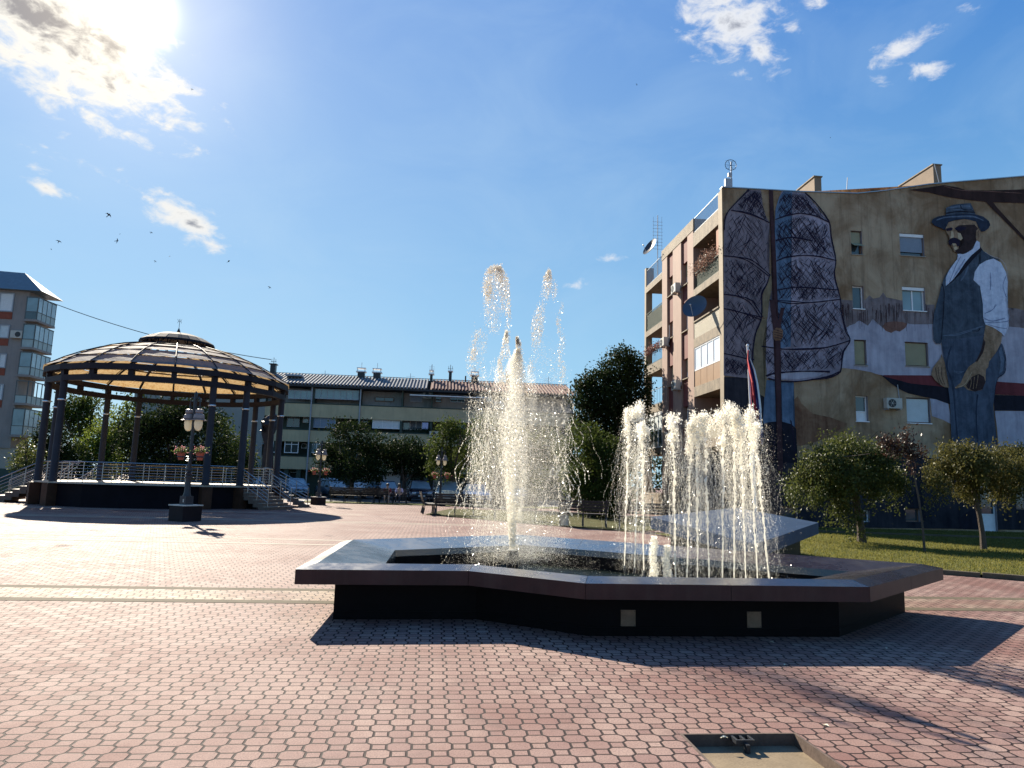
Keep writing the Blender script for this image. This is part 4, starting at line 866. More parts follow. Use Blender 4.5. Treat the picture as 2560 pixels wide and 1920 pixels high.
FR_W = mat('white_window_frame', (.72, .72, .72), .4, .1, 5., bump=.03); FR_B = mat('brown_window_frame', (.14, .08, .05), .5, .2, 6.); FR_G = mat('grey_window_frame', (.30, .32, .35), .5, .1, 6.)
def glass(name='dark_window_glass', c=(.03, .045, .055)):
    m, p, o = new_mat(name); t = N('ShaderNodeTexCoord'); a = noise(t.outputs['Object'], .9, 3, .5); L(MixC(a, tuple(x * .5 for x in c), tuple(x * 1.6 for x in c)), p.inputs['Base Color']); p.inputs['Roughness'].default_value = .08; p.inputs['Specular IOR Level'].default_value = .9
    b = noise(t.outputs['Object'], 1.5, 2, .5); bn = N('ShaderNodeBump'); bn.inputs['Strength'].default_value = .15; bn.inputs['Distance'].default_value = .02; L(b, bn.inputs['Height']); L(bn.outputs[0], p.inputs['Normal']); return m
GLS = glass(); GLT = glass('greenish_glass', (.15, .22, .24)); CURT = mat('net_curtain', (.60, .62, .62), .9, .15, 9.)
def shutter_mat(name, c):
    m, p, o = new_mat(name); t = N('ShaderNodeTexCoord'); s_ = N('ShaderNodeSeparateXYZ'); L(t.outputs['Object'], s_.inputs[0]); f = M_('FRACT', M_('MULTIPLY', s_.outputs[2], 19.))
    g = N('ShaderNodeMapRange'); L(f, g.inputs[0]); g.inputs[1].default_value = .0; g.inputs[2].default_value = .16; n_ = noise(t.outputs['Object'], 2.5, 4, .6)
    L(MixC(g.outputs[0], tuple(x * .35 for x in c), MixC(n_, tuple(x * .8 for x in c), tuple(min(1, x * 1.15) for x in c))), p.inputs['Base Color']); p.inputs['Roughness'].default_value = .6
    bn = N('ShaderNodeBump'); bn.inputs['Strength'].default_value = .7; bn.inputs['Distance'].default_value = .01; L(f, bn.inputs['Height']); L(bn.outputs[0], p.inputs['Normal']); return m
SH_O = shutter_mat('olive_shutter', (.28, .26, .16)); SH_W = shutter_mat('white_shutter', (.55, .62, .64)); SH_G = shutter_mat('grey_shutter', (.20, .25, .32))
REV = mat('window_reveal', (.22, .20, .22), .85, .2, 3.)
def gwin(x0, x1, z0, z1, kind, i):
    """window set back in the gable: reveal, frame, glass or shutter"""
    D = .19; mb = MB(MT)
    mb.add([(x0, 0, z0), (x0, D, z0), (x0, D, z1), (x0, 0, z1)], [(0, 1, 2, 3)]); mb.add([(x1, 0, z0), (x1, D, z0), (x1, D, z1), (x1, 0, z1)], [(0, 3, 2, 1)])
    mb.add([(x0, 0, z1), (x0, D, z1), (x1, D, z1), (x1, 0, z1)], [(0, 1, 2, 3)]); mb.add([(x0, 0, z0), (x1, 0, z0), (x1, D, z0), (x0, D, z0)], [(0, 1, 2, 3)])
    fm = {'door': FR_W, 'w': FR_W, 'wl': FR_W, 'g': FR_W}.get(kind, FR_B)
    w_ = mb.build('window' if kind != 'door' else 'door', REV, block)
    f = .05; mb = MB(MT); y0, y1 = D - .06, D - .005
    mb.box(x0, x0 + f, y0, y1, z0, z1); mb.box(x1 - f, x1, y0, y1, z0, z1); mb.box(x0 + f, x1 - f, y0, y1, z0, z0 + f); mb.box(x0 + f, x1 - f, y0, y1, z1 - f, z1)
    if x1 - x0 > .9 and kind in ('g', 'o2', 'w2'): mb.box((x0 + x1) / 2 - .03, (x0 + x1) / 2 + .03, y0, y1, z0 + f, z1 - f)
    if kind in ('wl', 'door'): mb.box(x0 + f, x1 - f, y0, y1, z0 + (z1 - z0) * .36, z0 + (z1 - z0) * .36 + .05)
    mb.build('frame', fm, w_); zb = z0 + f
    if kind in ('wl', 'door'):
        MB(MT).box(x0 + f, x1 - f, y0 + .02, y0 + .04, z0 + f, z0 + (z1 - z0) * .36).build('lower_panel', FR_W, w_); zb = z0 + (z1 - z0) * .36 + .05
    if kind in ('so', 'sw', 'sg'):
        zz = {'so': z0 + f, 'sw': z0 + f, 'sg': z0 + .2}[kind]
        MB(MT).box(x0 + f, x1 - f, D - .10, D - .085, zz, z1 - f).build('roller_shutter', {'so': SH_O, 'sw': SH_W, 'sg': SH_G}[kind], w_)
    if kind == 'aw':       # shutter pushed outward like an awning
        mb = MB(MT); mb.box(x0 + f, x1 - f, D - .10, D - .085, z0 + (z1 - z0) * .48, z1 - f); zm = z0 + (z1 - z0) * .48
        mb.add([(x0 + .04, .08, zm), (x1 - .04, .08, zm), (x1 - .02, -.26, zm - .22), (x0 + .02, -.26, zm - .22), (x0 + .04, .06, zm), (x1 - .04, .06, zm), (x1 - .02, -.28, zm - .22), (x0 + .02, -.28, zm - .22)], [(0, 1, 2, 3), (7, 6, 5, 4), (3, 2, 6, 7), (0, 3, 7, 4), (1, 5, 6, 2)]); mb.build('roller_shutter', SH_O, w_)
    MB(MT).box(x0 + f, x1 - f, D - .03, D - .02, zb, z1 - f).build('pane', GLT if kind == 'g' else GLS, w_)
    if z0 > 3: MB(MT).box(x0 - .03, x1 + .03, -.05, .02, z0 - .045, z0 - .003).build('sill', FR_W if kind in ('g', 'sw', 'w', 'wl') else CONC, w_)
    if i in (1, 3): MB(MT).box(x0 + .01, x1 - .01, .04, D - .062, z1 - .16, z1 - .012).build('shutter_box', FR_W, w_)
for i, (w_, k_) in enumerate(zip(WINS, ['aw', 'sg', 'w', 'g', 'so', 'so', 'wl', 'sw', 'b', 'b', 'w', 'door', 'w2'])): gwin(*w_, k_, i)

# ---- the painting: flat paint layers, each a few millimetres proud of the last
PN = [0]
def paint(name, c, var=.25, scale=2.5, c2=None):
    m, p, o = new_mat('paint_' + name); t = N('ShaderNodeTexCoord'); v = t.outputs['Object']; a = noise(v, scale, 6, .68, .5); b = noise(v, 30, 4, .7)
    mp = N('ShaderNodeMapping'); L(v, mp.inputs[0]); mp.inputs['Scale'].default_value = (5, 5, .5); s_ = noise(mp.outputs[0], 1., 5, .65)
    r1 = N('ShaderNodeMapRange'); L(M_('ADD', M_('MULTIPLY', a, .6), M_('MULTIPLY', s_, .4)), r1.inputs[0]); r1.inputs[1].default_value = .38; r1.inputs[2].default_value = .62
    L(MixC(r1.outputs[0], tuple(x * (1 - var) for x in c), c2 or tuple(min(1, x * (1 + var)) for x in c)), p.inputs['Base Color']); p.inputs['Roughness'].default_value = .85; p.inputs['Specular IOR Level'].default_value = .15
    bn = N('ShaderNodeBump'); bn.inputs['Strength'].default_value = .35; bn.inputs['Distance'].default_value = .015; L(b, bn.inputs['Height']); L(bn.outputs[0], p.inputs['Normal']); return m
PM = dict(lilac=paint('pale_lilac', (.33, .32, .385), .22, .8, (.43, .42, .49)), mauve=paint('grey_mauve', (.16, .125, .125), .3, 1.5, (.235, .195, .20)), rust=paint('rust', (.17, .09, .07), .35), dark=paint('night_blue', (.012, .015, .028), .5, .6, (.036, .034, .042)),
          black=paint('black', (.012, .012, .02), .3), redd=paint('dark_red', (.13, .03, .035), .3, 1.2), net=paint('trap_mauve', (.20, .175, .21), .3, 1., (.33, .295, .36)), netd=paint('trap_grey', (.155, .13, .15), .3, 1., (.24, .20, .225)),
          blue=paint('trap_blue', (.065, .115, .19), .25, 2., (.12, .18, .27)), ochre=paint('ochre', (.17, .135, .085), .3), pole=paint('pole_brown', (.05, .026, .03), .3), ink=paint('ink', (.016, .012, .028), .2), navy=paint('vest_navy', (.040, .058, .085), .35, 2., (.075, .10, .135)),
          navyd=paint('hat_navy', (.022, .032, .055), .4), navyl=paint('navy_light', (.10, .135, .19), .3, 5.), skin=paint('skin', (.23, .145, .085), .35, 4., (.34, .23, .15)), skind=paint('skin_shadow', (.035, .022, .022), .4, 4.), skinl=paint('skin_light', (.42, .33, .22), .2, 5.),
          white=paint('shirt', (.46, .52, .66), .18, 4., (.60, .65, .76)), shade=paint('shirt_fold', (.20, .24, .36), .25, 4.), trous=paint('trousers', (.045, .065, .10), .35, 1.6, (.080, .105, .15)), redbr=paint('red_brown', (.16, .075, .045), .35, 1.2, (.24, .14, .085)), beam=paint('beam', (.035, .018, .016), .35, 1.5))
art = cut_poly('painted_background', [c4(390, 965), c4(460, 970), c4(560, 968), c4(590, 935), c4(620, 962), c4(660, 950), c4(685, 915), c4(708, 950), c4(740, 960), c4(810, 970), c4(990, 1000), c4(1040, 1000), c4(1040, 1180), c4(840, 1200), c4(560, 1200), c4(430, 1200), c4(420, 1150)], .004, PM['mauve'], block)
def P_(name, col, pts, lay, f=c4, cut=True): return cut_poly(name, [f(*p) for p in pts], .004 * lay, PM[col], art, WINS if cut else [])
P_('lilac_band', 'lilac', [(430, 1160), (452, 1145), (490, 1132), (505, 1118), (520, 1110), (540, 1120), (562, 1138), (580, 1145), (597, 1122), (612, 1098), (628, 1112), (640, 1140), (660, 1140), (680, 1160), (700, 1178), (740, 1195), (770, 1180), (800, 1188), (832, 1165), (850, 1130), (900, 1137), (1030, 1135), (1100, 1136), (1480, 1120), (1659, 1165), (1900, 1168), (1900, 1560), (1659, 1548), (1460, 1530), (1020, 1492), (690, 1492), (640, 1480), (600, 1466), (500, 1448), (390, 1436)], 2)
P_('drip_patch', 'rust', [(680, 1150), (700, 1122), (760, 1116), (820, 1120), (852, 1132), (838, 1160), (800, 1186), (770, 1178), (740, 1196), (700, 1180)], 3)
P_('mauve_band', 'mauve', [(1535, 1035), (1560, 1022), (1575, 1040), (1600, 1026), (1659, 1040), (1900, 1045), (1900, 1175), (1659, 1160), (1535, 1150)], 3)
r_ = np.random.default_rng(5)
mb = MB(MT)      # runs of paint below the ragged edges
for q in range(120):
    x = r_.uniform(400, 1030); z0 = r_.uniform(985, 1060); u0, a0 = c4(x, z0); ln_ = r_.uniform(.15, .95); w_ = r_.uniform(.006, .014)
    if any(a <= u0 <= b and c_ - .02 <= a0 <= d_ + ln_ for a, b, c_, d_ in WINS): continue
    mb.add([(u0 - w_, -.0125, a0), (u0 + w_, -.0125, a0), (u0 + w_ * .5, -.0125, a0 - ln_), (u0 - w_ * .5, -.0125, a0 - ln_)], [(0, 3, 2, 1)])
mb.build('paint_runs', PM['pole'], art)
P_('boat_red', 'redd', [(672, 1492), (690, 1487), (1022, 1489), (1150, 1500), (1150, 1580), (860, 1560), (760, 1535)], 3); P_('boat_red', 'redd', [(1440, 1530), (1480, 1533), (1900, 1560), (1900, 1640), (1440, 1620)], 3)
P_('boat_hull', 'black', [(960, -10), (1010, 10), (1090, 30), (1200, 60), (1300, 70), (1500, 90), (1540, 228), (1500, 222), (1400, 185), (1300, 166), (1180, 138), (1120, 110), (1050, 65)], 4, c6); P_('boat_hull', 'black', [(1860, 150), (2106, 158), (2500, 170), (2500, 290), (2106, 278), (1868, 275)], 4, c6)
P_('pale_patch', 'lilac', [(1355, 180), (1400, 186), (1500, 222), (1515, 300), (1525, 385), (1460, 350), (1370, 320)], 3, c6); P_('pale_patch', 'lilac', [(1868, 278), (2106, 280), (2500, 290), (2500, 575), (2106, 570), (1900, 560), (1888, 400)], 3, c6)
P_('reddish_stain', 'redbr', [(270, 190), (300, 160), (330, 220), (420, 300), (560, 330), (700, 380), (560, 480), (400, 540), (290, 560), (245, 380)], 3, c6)
P_('dark_base', 'dark', [(-720, 640), (-300, 600), (0, 560), (60, 690), (290, 655), (500, 640), (800, 620), (1240, 632), (1340, 650), (1700, 700), (1760, 640), (2106, 662), (2900, 690), (2900, 1245), (2106, 1228), (1500, 1218), (500, 1205), (-720, 1190)], 5, c6)
P_('dark_mound', 'black', [(1580, 1160), (1620, 1100), (1700, 1060), (1755, 1065), (1755, 1225), (1600, 1220)], 6, c6)
P_('left_shadow', 'dark', [(690, 1500), (980, 1505), (1000, 1659), (1020, 1900), (960, 2400), (690, 2380)], 3, c3); P_('blue_panel', 'blue', [(975, 1520), (1172, 1530), (1165, 1700), (1180, 1900), (1185, 2030), (1000, 2060), (960, 1800)], 6, c3)
P_('basket', 'black', [(0, 395), (60, 370), (160, 360), (250, 385), (285, 420), (292, 560), (300, 690), (60, 700), (-200, 720), (-220, 380)], 7, c6)
# left fish trap
LT = [(860, 208), (790, 270), (735, 335), (705, 395), (690, 470), (687, 700), (687, 1100), (687, 1490), (760, 1500), (872, 1510), (885, 1420), (890, 1320), (905, 1200), (945, 1100), (950, 1020), (955, 930), (985, 860), (1003, 795), (985, 700), (990, 560), (1005, 440), (975, 380), (958, 320), (945, 210)]
P_('left_trap', 'netd', LT, 8, c3)
RT = [(1090, 215), (1250, 228), (1320, 310), (1415, 435), (1425, 540), (1462, 690), (1450, 800), (1492, 960), (1500, 1050), (1526, 1180), (1557, 1250), (1515, 1330), (1495, 1440), (1480, 1475), (1400, 1505), (1300, 1522), (1180, 1528), (1080, 1520), (985, 1510), (985, 1450), (975, 1385), (948, 1292), (970, 1200), (990, 1090), (1003, 965), (1060, 960), (1048, 800), (1040, 640), (1040, 480), (1045, 340), (1070, 260)]
P_('right_trap', 'net', RT, 8, c3); P_('blue_strip', 'blue', [(1100, 216), (1160, 220), (1150, 500), (1148, 900), (1150, 1290), (1100, 1300), (1062, 1300), (1060, 960), (1048, 800), (1040, 640), (1040, 480), (1045, 340), (1070, 260)], 9, c3)
P_('trap_mouth', 'lilac', [(1010, 1490), (1100, 1472), (1250, 1462), (1390, 1468), (1340, 1496), (1200, 1515), (1080, 1512)], 10, c3)
P_('striped_back', 'ochre', [(1025, 800), (1018, 900), (1000, 980), (990, 1090), (965, 1100), (948, 1060), (950, 960), (975, 870), (1005, 800)], 10, c3); P_('striped_back', 'ochre', [(985, 1098), (970, 1190), (955, 1280), (975, 1360), (975, 1400), (985, 1500), (970, 1640), (900, 1600), (885, 1500), (892, 1420), (895, 1300), (910, 1200), (940, 1110)], 10, c3)
def strokes(name, polys, n, seed, ang, ln, w_, lay, f=c3):
    """inked hatching kept inside an outline"""
    rr = np.random.default_rng(seed); mb = MB(MT); uv = [[f(*p) for p in pl] for pl in polys]
    for pl in uv:
        xs = [p[0] for p in pl]; zs = [p[1] for p in pl]
        X = np.stack([rr.uniform(min(xs), max(xs), n * 3), rr.uniform(min(zs), max(zs), n * 3)], 1); A = np.radians(rr.choice(ang, n * 3) + rr.normal(0, 9, n * 3)); Ls = rr.uniform(.4, 1.3, n * 3) * ln
        D_ = np.stack([np.cos(A), np.sin(A)], 1) * Ls[:, None] / 2
        for q_ in range(3): bad = ~(in_poly(X + D_, pl) & in_poly(X - D_, pl)); D_[bad] *= .6
        ok = in_poly(X + D_, pl) & in_poly(X - D_, pl); X, D_ = X[ok][:n], D_[ok][:n]
        for x, d in zip(X, D_):
            nn = np.array([-d[1], d[0]]) / (np.linalg.norm(d) + 1e-9) * rr.uniform(.45, 1.3) * w_; bend = nn * rr.normal(0, 2.5)
            a, m_, b = x - d, x + bend, x + d; y = -.004 * lay - rr.uniform(0, .003)
            mb.add([(a[0], y, a[1]), (m_[0] - nn[0], y, m_[1] - nn[1]), (b[0], y, b[1]), (m_[0] + nn[0], y, m_[1] + nn[1])], [(0, 1, 2, 3)])
    mb.build(name, PM['ink'], art)
SEG_R = [[(1090, 225), (1250, 232), (1330, 320), (1412, 432), (1230, 375), (1050, 412), (1060, 300)], [(1050, 415), (1230, 378), (1412, 438), (1425, 540), (1458, 688), (1250, 662), (1045, 705)], [(1045, 705), (1250, 665), (1460, 695), (1450, 800), (1490, 962), (1280, 985), (1062, 970)],
         [(1005, 975), (1280, 988), (1490, 968), (1500, 1050), (1550, 1250), (1250, 1302), (950, 1290), (990, 1100)], [(955, 1296), (1250, 1306), (1550, 1258), (1515, 1330), (1490, 1450), (1250, 1462), (990, 1490)]]
SEG_L = [[(860, 215), (945, 215), (960, 330), (1000, 430), (900, 382), (735, 350)], [(730, 355), (900, 386), (1000, 440), (985, 700), (1000, 790), (850, 695), (692, 665), (692, 480)], [(692, 670), (850, 700), (998, 798), (950, 930), (945, 1080), (850, 975), (692, 935)], [(692, 940), (850, 980), (945, 1085), (905, 1200), (888, 1390), (800, 1370), (692, 1345)], [(692, 1350), (800, 1375), (888, 1395), (872, 1500), (692, 1485)]]
strokes('trap_hatching', SEG_R, 190, 1, [50, 130], 1.5, .0125, 11); strokes('trap_hatching', SEG_L, 110, 2, [55, 122], 1.2, .0125, 11)
strokes('trap_hatching', SEG_R[1:4], 60, 3, [62, 118], .9, .018, 12); strokes('trap_hatching', [SEG_L[0], SEG_L[2]], 50, 4, [100, 60, 130], .6, .016, 12)
def line(name, pts, w_, lay, f=c3, col='ink', passes=2):
    mb = MB(MT); rr = np.random.default_rng(len(name) + int(pts[0][0]))
    for q in range(passes):
        A = [np.array(f(p[0] + rr.normal(0, 3), p[1] + rr.normal(0, 3))) for p in pts]; C_ = []
        for i in range(len(A) - 1):          # Catmull-Rom through the points
            p0, p1, p2, p3 = A[max(i - 1, 0)], A[i], A[i + 1], A[min(i + 2, len(A) - 1)]
            for t in np.linspace(0, 1, 6, endpoint=False): C_.append(.5 * ((2 * p1) + (-p0 + p2) * t + (2 * p0 - 5 * p1 + 4 * p2 - p3) * t * t + (-p0 + 3 * p1 - 3 * p2 + p3) * t ** 3))
        C_.append(A[-1]); y = -.004 * lay - .0015 * q
        for a, b in zip(C_, C_[1:]):
            d = b - a; nn = np.array([-d[1], d[0]]) / (np.linalg.norm(d) + 1e-9) * w_ * rr.uniform(.7, 1.2); mb.add([(a[0] - nn[0], y, a[1] - nn[1]), (b[0] - nn[0], y, b[1] - nn[1]), (b[0] + nn[0], y, b[1] + nn[1]), (a[0] + nn[0], y, a[1] + nn[1])], [(0, 1, 2, 3)])
    return mb.build(name, PM[col], art)
for pts in ([(1045, 415), (1130, 385), (1230, 370), (1330, 390), (1415, 435)], [(1045, 705), (1120, 675), (1250, 660), (1350, 668), (1460, 695)], [(1003, 970), (1150, 985), (1300, 985), (1490, 965)], [(948, 1292), (1100, 1308), (1250, 1305), (1400, 1290), (1556, 1250)], [(735, 350), (830, 362), (900, 382), (1003, 440)], [(690, 665), (790, 675), (880, 710), (1003, 797)],
            [(690, 930), (780, 942), (870, 985), (948, 1085)], [(690, 1030), (780, 1050), (940, 1100)], [(690, 1340), (800, 1365), (888, 1392)], RT[1:16], [(990, 1510), (1100, 1530), (1250, 1528), (1400, 1500), (1490, 1465)], [(985, 1500), (1050, 1474), (1250, 1460), (1420, 1468)], [(860, 208), (735, 335), (700, 400), (688, 480)], LT[9:18], [(1045, 560), (1150, 540), (1300, 560)], [(1060, 900), (1200, 880), (1480, 900)]):
    line('trap_hoop', pts, .024, 13)
P_('fishing_pole', 'pole', [(998, 208), (1026, 210), (1030, 400), (1048, 700), (1056, 1000), (1066, 1180), (1078, 1250), (1080, 1600), (1090, 1900), (1095, 2170), (1060, 2175), (1056, 1900), (1046, 1500), (1042, 1180), (1036, 1000), (1024, 700), (1010, 420)], 14, c3)
P_('forked_stick', 'pole', [(1003, 972), (1040, 968), (1050, 1080), (1064, 1110), (1080, 1022), (1106, 1024), (1082, 1130), (1078, 1190), (1030, 1190), (1020, 1120)], 15, c3)
P_('painted_hand', 'redbr', [(1026, 1180), (1050, 1160), (1080, 1165), (1095, 1185), (1092, 1230), (1075, 1250), (1040, 1250), (1025, 1225)], 16, c3)
for q in range(4): line('painted_finger', [(1028, 1182 + 17 * q), (1060, 1176 + 17 * q), (1092, 1186 + 17 * q)], .012, 17, passes=1)
line('rigging', [(1090, 1760), (1040, 1900), (1020, 2120)], .02, 8); line('rigging', [(1150, 1800), (1175, 1950), (1185, 2120)], .02, 8); P_('dark_boom', 'black', [(860, 1790), (940, 1830), (1090, 1895), (1100, 1940), (940, 1900), (870, 1860)], 9, c3)
# beam at the top right
P_('painted_beam', 'beam', [(860, 208), (1000, 190), (1100, 175), (1200, 190), (1250, 208), (1400, 212), (1659, 204), (1900, 200), (1900, 305), (1659, 300), (1400, 292), (1250, 275), (1130, 257), (1000, 226)], 6)
P_('painted_beam', 'beam', [(1365, 212), (1395, 212), (1425, 270), (1470, 330), (1659, 535), (1760, 650), (1760, 680), (1659, 560), (1450, 350), (1390, 290)], 7)
line('beam_light', [(1100, 180), (1220, 210), (1350, 213), (1500, 220), (1640, 232)], .014, 8, c4, 'rust', 1)
# the painted man
P_('trousers', 'trous', [(1080, 1235), (1250, 1225), (1375, 1208), (1440, 1230), (1500, 1272), (1527, 1370), (1523, 1470), (1500, 1495), (1468, 1512), (1452, 1600), (1440, 1700), (1448, 1800), (1462, 1930), (1470, 2010), (1440, 2030), (1330, 2050), (1240, 2040), (1160, 1990), (1150, 1900), (1148, 1780), (1140, 1659), (1120, 1500), (1105, 1400), (1088, 1300)], 14, cut=False)
P_('trouser_light', 'navyl', [(1495, 1290), (1515, 1380), (1508, 1460), (1480, 1480), (1492, 1400), (1478, 1320)], 15); line('trouser_fold', [(1170, 1460), (1200, 1470), (1240, 1462)], .014, 15, c4, 'navyl'); line('trouser_fold', [(1150, 1290), (1120, 1420), (1160, 1560), (1180, 1800), (1200, 2000)], .016, 15, c4, 'navyd'); line('trouser_fold', [(1330, 1620), (1320, 1760), (1330, 1950)], .03, 15, c4, 'navyd'); line('trouser_fold', [(1400, 1240), (1420, 1300), (1410, 1380)], .03, 15, c4, 'navyd')
P_('vest', 'navy', [(1195, 690), (1350, 600), (1372, 632), (1420, 665), (1482, 692), (1420, 705), (1335, 740), (1305, 830), (1345, 872), (1362, 980), (1372, 1060), (1388, 1150), (1372, 1212), (1250, 1232), (1110, 1240), (1085, 1245), (1075, 1272), (1045, 1270), (1028, 1240), (1023, 1160), (1032, 1060), (1048, 1000), (1068, 930), (1085, 862), (1110, 800), (1150, 735)], 15)
P_('shirt_front', 'white', [(1195, 655), (1345, 585), (1290, 660), (1245, 715), (1200, 790), (1160, 840), (1112, 872), (1112, 815), (1135, 765), (1170, 715), (1190, 690)], 16)
line('shirt_pleat', [(1215, 670), (1180, 740), (1135, 850)], .012, 17, c4, 'shade'); line('shirt_pleat', [(1240, 690), (1200, 750), (1160, 820)], .012, 17, c4, 'shade')
P_('lapel', 'black', [(1350, 600), (1362, 625), (1300, 690), (1215, 790), (1150, 850), (1112, 876), (1160, 830), (1200, 780), (1245, 712), (1290, 660)], 17)
line('vest_edge', [(1085, 862), (1100, 920), (1095, 1060), (1080, 1240)], .016, 16, c4, 'black'); line('vest_fold', [(1095, 1215), (1200, 1205), (1370, 1150)], .014, 16, c4, 'navyl'); line('vest_fold', [(1265, 740), (1240, 800), (1215, 835)], .03, 16, c4, 'navyl'); line('vest_fold', [(1345, 1160), (1340, 1185), (1290, 1185)], .012, 16, c4, 'black')
P_('sleeve', 'white', [(1345, 725), (1390, 698), (1440, 684), (1492, 712), (1528, 780), (1541, 850), (1538, 905), (1528, 960), (1535, 1020), (1546, 1080), (1546, 1150), (1518, 1222), (1492, 1195), (1440, 1160), (1385, 1138), (1370, 1095), (1368, 1000), (1348, 875), (1303, 832), (1312, 775)], 16)
for pts in ([(1370, 1092), (1430, 1120), (1520, 1100)], [(1378, 1125), (1450, 1130), (1545, 1115)], [(1400, 1140), (1480, 1165), (1535, 1165)], [(1530, 800), (1505, 870), (1528, 950)], [(1420, 780), (1425, 850), (1415, 900)], [(1460, 1000), (1430, 1040), (1380, 1060)]): line('sleeve_fold', pts, .014, 17, c4, 'shade')
P_('forearm', 'skin', [(1388, 1140), (1440, 1160), (1500, 1200), (1495, 1260), (1460, 1330), (1410, 1395), (1405, 1430), (1388, 1450), (1385, 1540), (1360, 1590), (1310, 1600), (1262, 1590), (1235, 1565), (1180, 1582), (1175, 1572), (1215, 1540), (1240, 1480), (1270, 1430), (1318, 1395), (1355, 1320), (1372, 1240), (1380, 1180)], 17)
P_('palm_shadow', 'skind', [(1262, 1580), (1250, 1560), (1290, 1500), (1340, 1480), (1375, 1500), (1385, 1535), (1365, 1585), (1312, 1602)], 18); P_('arm_shadow', 'skind', [(1372, 1240), (1385, 1260), (1370, 1330), (1330, 1395), (1318, 1395), (1355, 1320)], 18)
for q in range(3): line('finger_line', [(1285 + 22 * q, 1500 - 6 * q), (1290 + 18 * q, 1540), (1275 + 20 * q, 1585)], .016, 19, c4, 'skin', 1)
line('thumb_edge', [(1180, 1576), (1240, 1548), (1290, 1470)], .012, 18, c4, 'skinl', 1)
P_('left_hand', 'skin', [(1082, 1340), (1105, 1400), (1105, 1480), (1120, 1540), (1136, 1575), (1105, 1572), (1075, 1555), (1040, 1525), (1012, 1485), (1022, 1440), (1050, 1400), (1076, 1370)], 15)
for q in range(3): line('finger_line', [(1040 + 18 * q, 1430), (1050 + 17 * q, 1500), (1075 + 16 * q, 1555)], .014, 16, c4, 'skind', 1)
P_('neck', 'skind', [(1190, 640), (1250, 600), (1315, 545), (1330, 575), (1270, 640), (1200, 668)], 16); P_('collar', 'white', [(1192, 652), (1240, 655), (1290, 620), (1325, 560), (1345, 572), (1347, 612), (1290, 660), (1215, 665), (1196, 690)], 18)
P_('face', 'skin', [(1108, 470), (1120, 440), (1160, 425), (1240, 412), (1320, 425), (1335, 470), (1322, 520), (1318, 570), (1300, 615), (1262, 640), (1225, 652), (1190, 645), (1166, 632), (1162, 605), (1158, 590), (1140, 585), (1136, 560), (1142, 545), (1130, 525), (1115, 500)], 17)
P_('face_shadow', 'skind', [(1180, 470), (1200, 455), (1250, 452), (1310, 450), (1335, 480), (1322, 530), (1318, 575), (1298, 618), (1262, 642), (1225, 654), (1185, 645), (1172, 628), (1200, 618), (1225, 590), (1240, 560), (1225, 530), (1215, 500), (1190, 492)], 18)
P_('ear', 'skin', [(1322, 490), (1338, 476), (1352, 488), (1350, 520), (1336, 552), (1322, 560), (1318, 530)], 19); line('ear_line', [(1345, 488), (1330, 505), (1336, 540)], .01, 20, c4, 'skind', 1)
P_('brow', 'ink', [(1112, 478), (1150, 470), (1160, 478), (1150, 492), (1118, 494)], 19); P_('brow', 'ink', [(1172, 474), (1215, 462), (1255, 470), (1240, 486), (1215, 494), (1180, 490)], 19)
P_('nose_light', 'skinl', [(1150, 492), (1162, 500), (1168, 530), (1160, 545), (1142, 545), (1146, 520)], 19); P_('cheek_light', 'skinl', [(1192, 505), (1212, 510), (1228, 545), (1212, 560), (1196, 545)], 19); P_('chin_light', 'skinl', [(1165, 603), (1185, 600), (1196, 615), (1178, 628), (1168, 620)], 19)
P_('moustache', 'ink', [(1130, 582), (1130, 560), (1145, 545), (1165, 540), (1190, 545), (1207, 562), (1206, 592), (1192, 602), (1180, 580), (1158, 578), (1145, 596)], 20); P_('lip', 'skinl', [(1155, 582), (1178, 582), (1184, 592), (1160, 598)], 21)
P_('hat_brim', 'navyd', [(1012, 435), (1022, 412), (1055, 395), (1110, 385), (1200, 375), (1312, 378), (1370, 395), (1408, 425), (1418, 452), (1405, 478), (1380, 495), (1350, 500), (1338, 470), (1320, 430), (1280, 418), (1240, 412), (1180, 418), (1130, 432), (1112, 470), (1106, 490), (1075, 472), (1035, 458)], 19)
line('brim_light', [(1045, 420), (1110, 400), (1200, 392), (1300, 395), (1370, 420)], .02, 20, c4, 'navyl'); P_('hat_crown', 'navy', [(1110, 385), (1113, 335), (1160, 314), (1225, 306), (1282, 303), (1298, 335), (1316, 380), (1240, 374)], 20)
line('hat_crease', [(1130, 335), (1200, 322), (1280, 325)], .025, 21, c4, 'navyl'); line('hat_band', [(1112, 372), (1200, 362), (1310, 366)], .02, 21, c4, 'black'); line('hat_crease', [(1160, 350), (1230, 352), (1290, 348)], .02, 21, c4, 'navyl'); line('hat_crease', [(1210, 318), (1225, 345), (1290, 350)], .018, 22, c4, 'navyd')
line('man_outline', [(1380, 640), (1420, 665), (1482, 690), (1520, 740), (1541, 850), (1528, 960), (1546, 1080), (1518, 1222)], .008, 18, c4, 'lilac', 1); line('man_outline', [(1500, 1272), (1527, 1370), (1523, 1470), (1468, 1512), (1448, 1659), (1470, 2010)], .012, 16, c4, 'ink', 1)

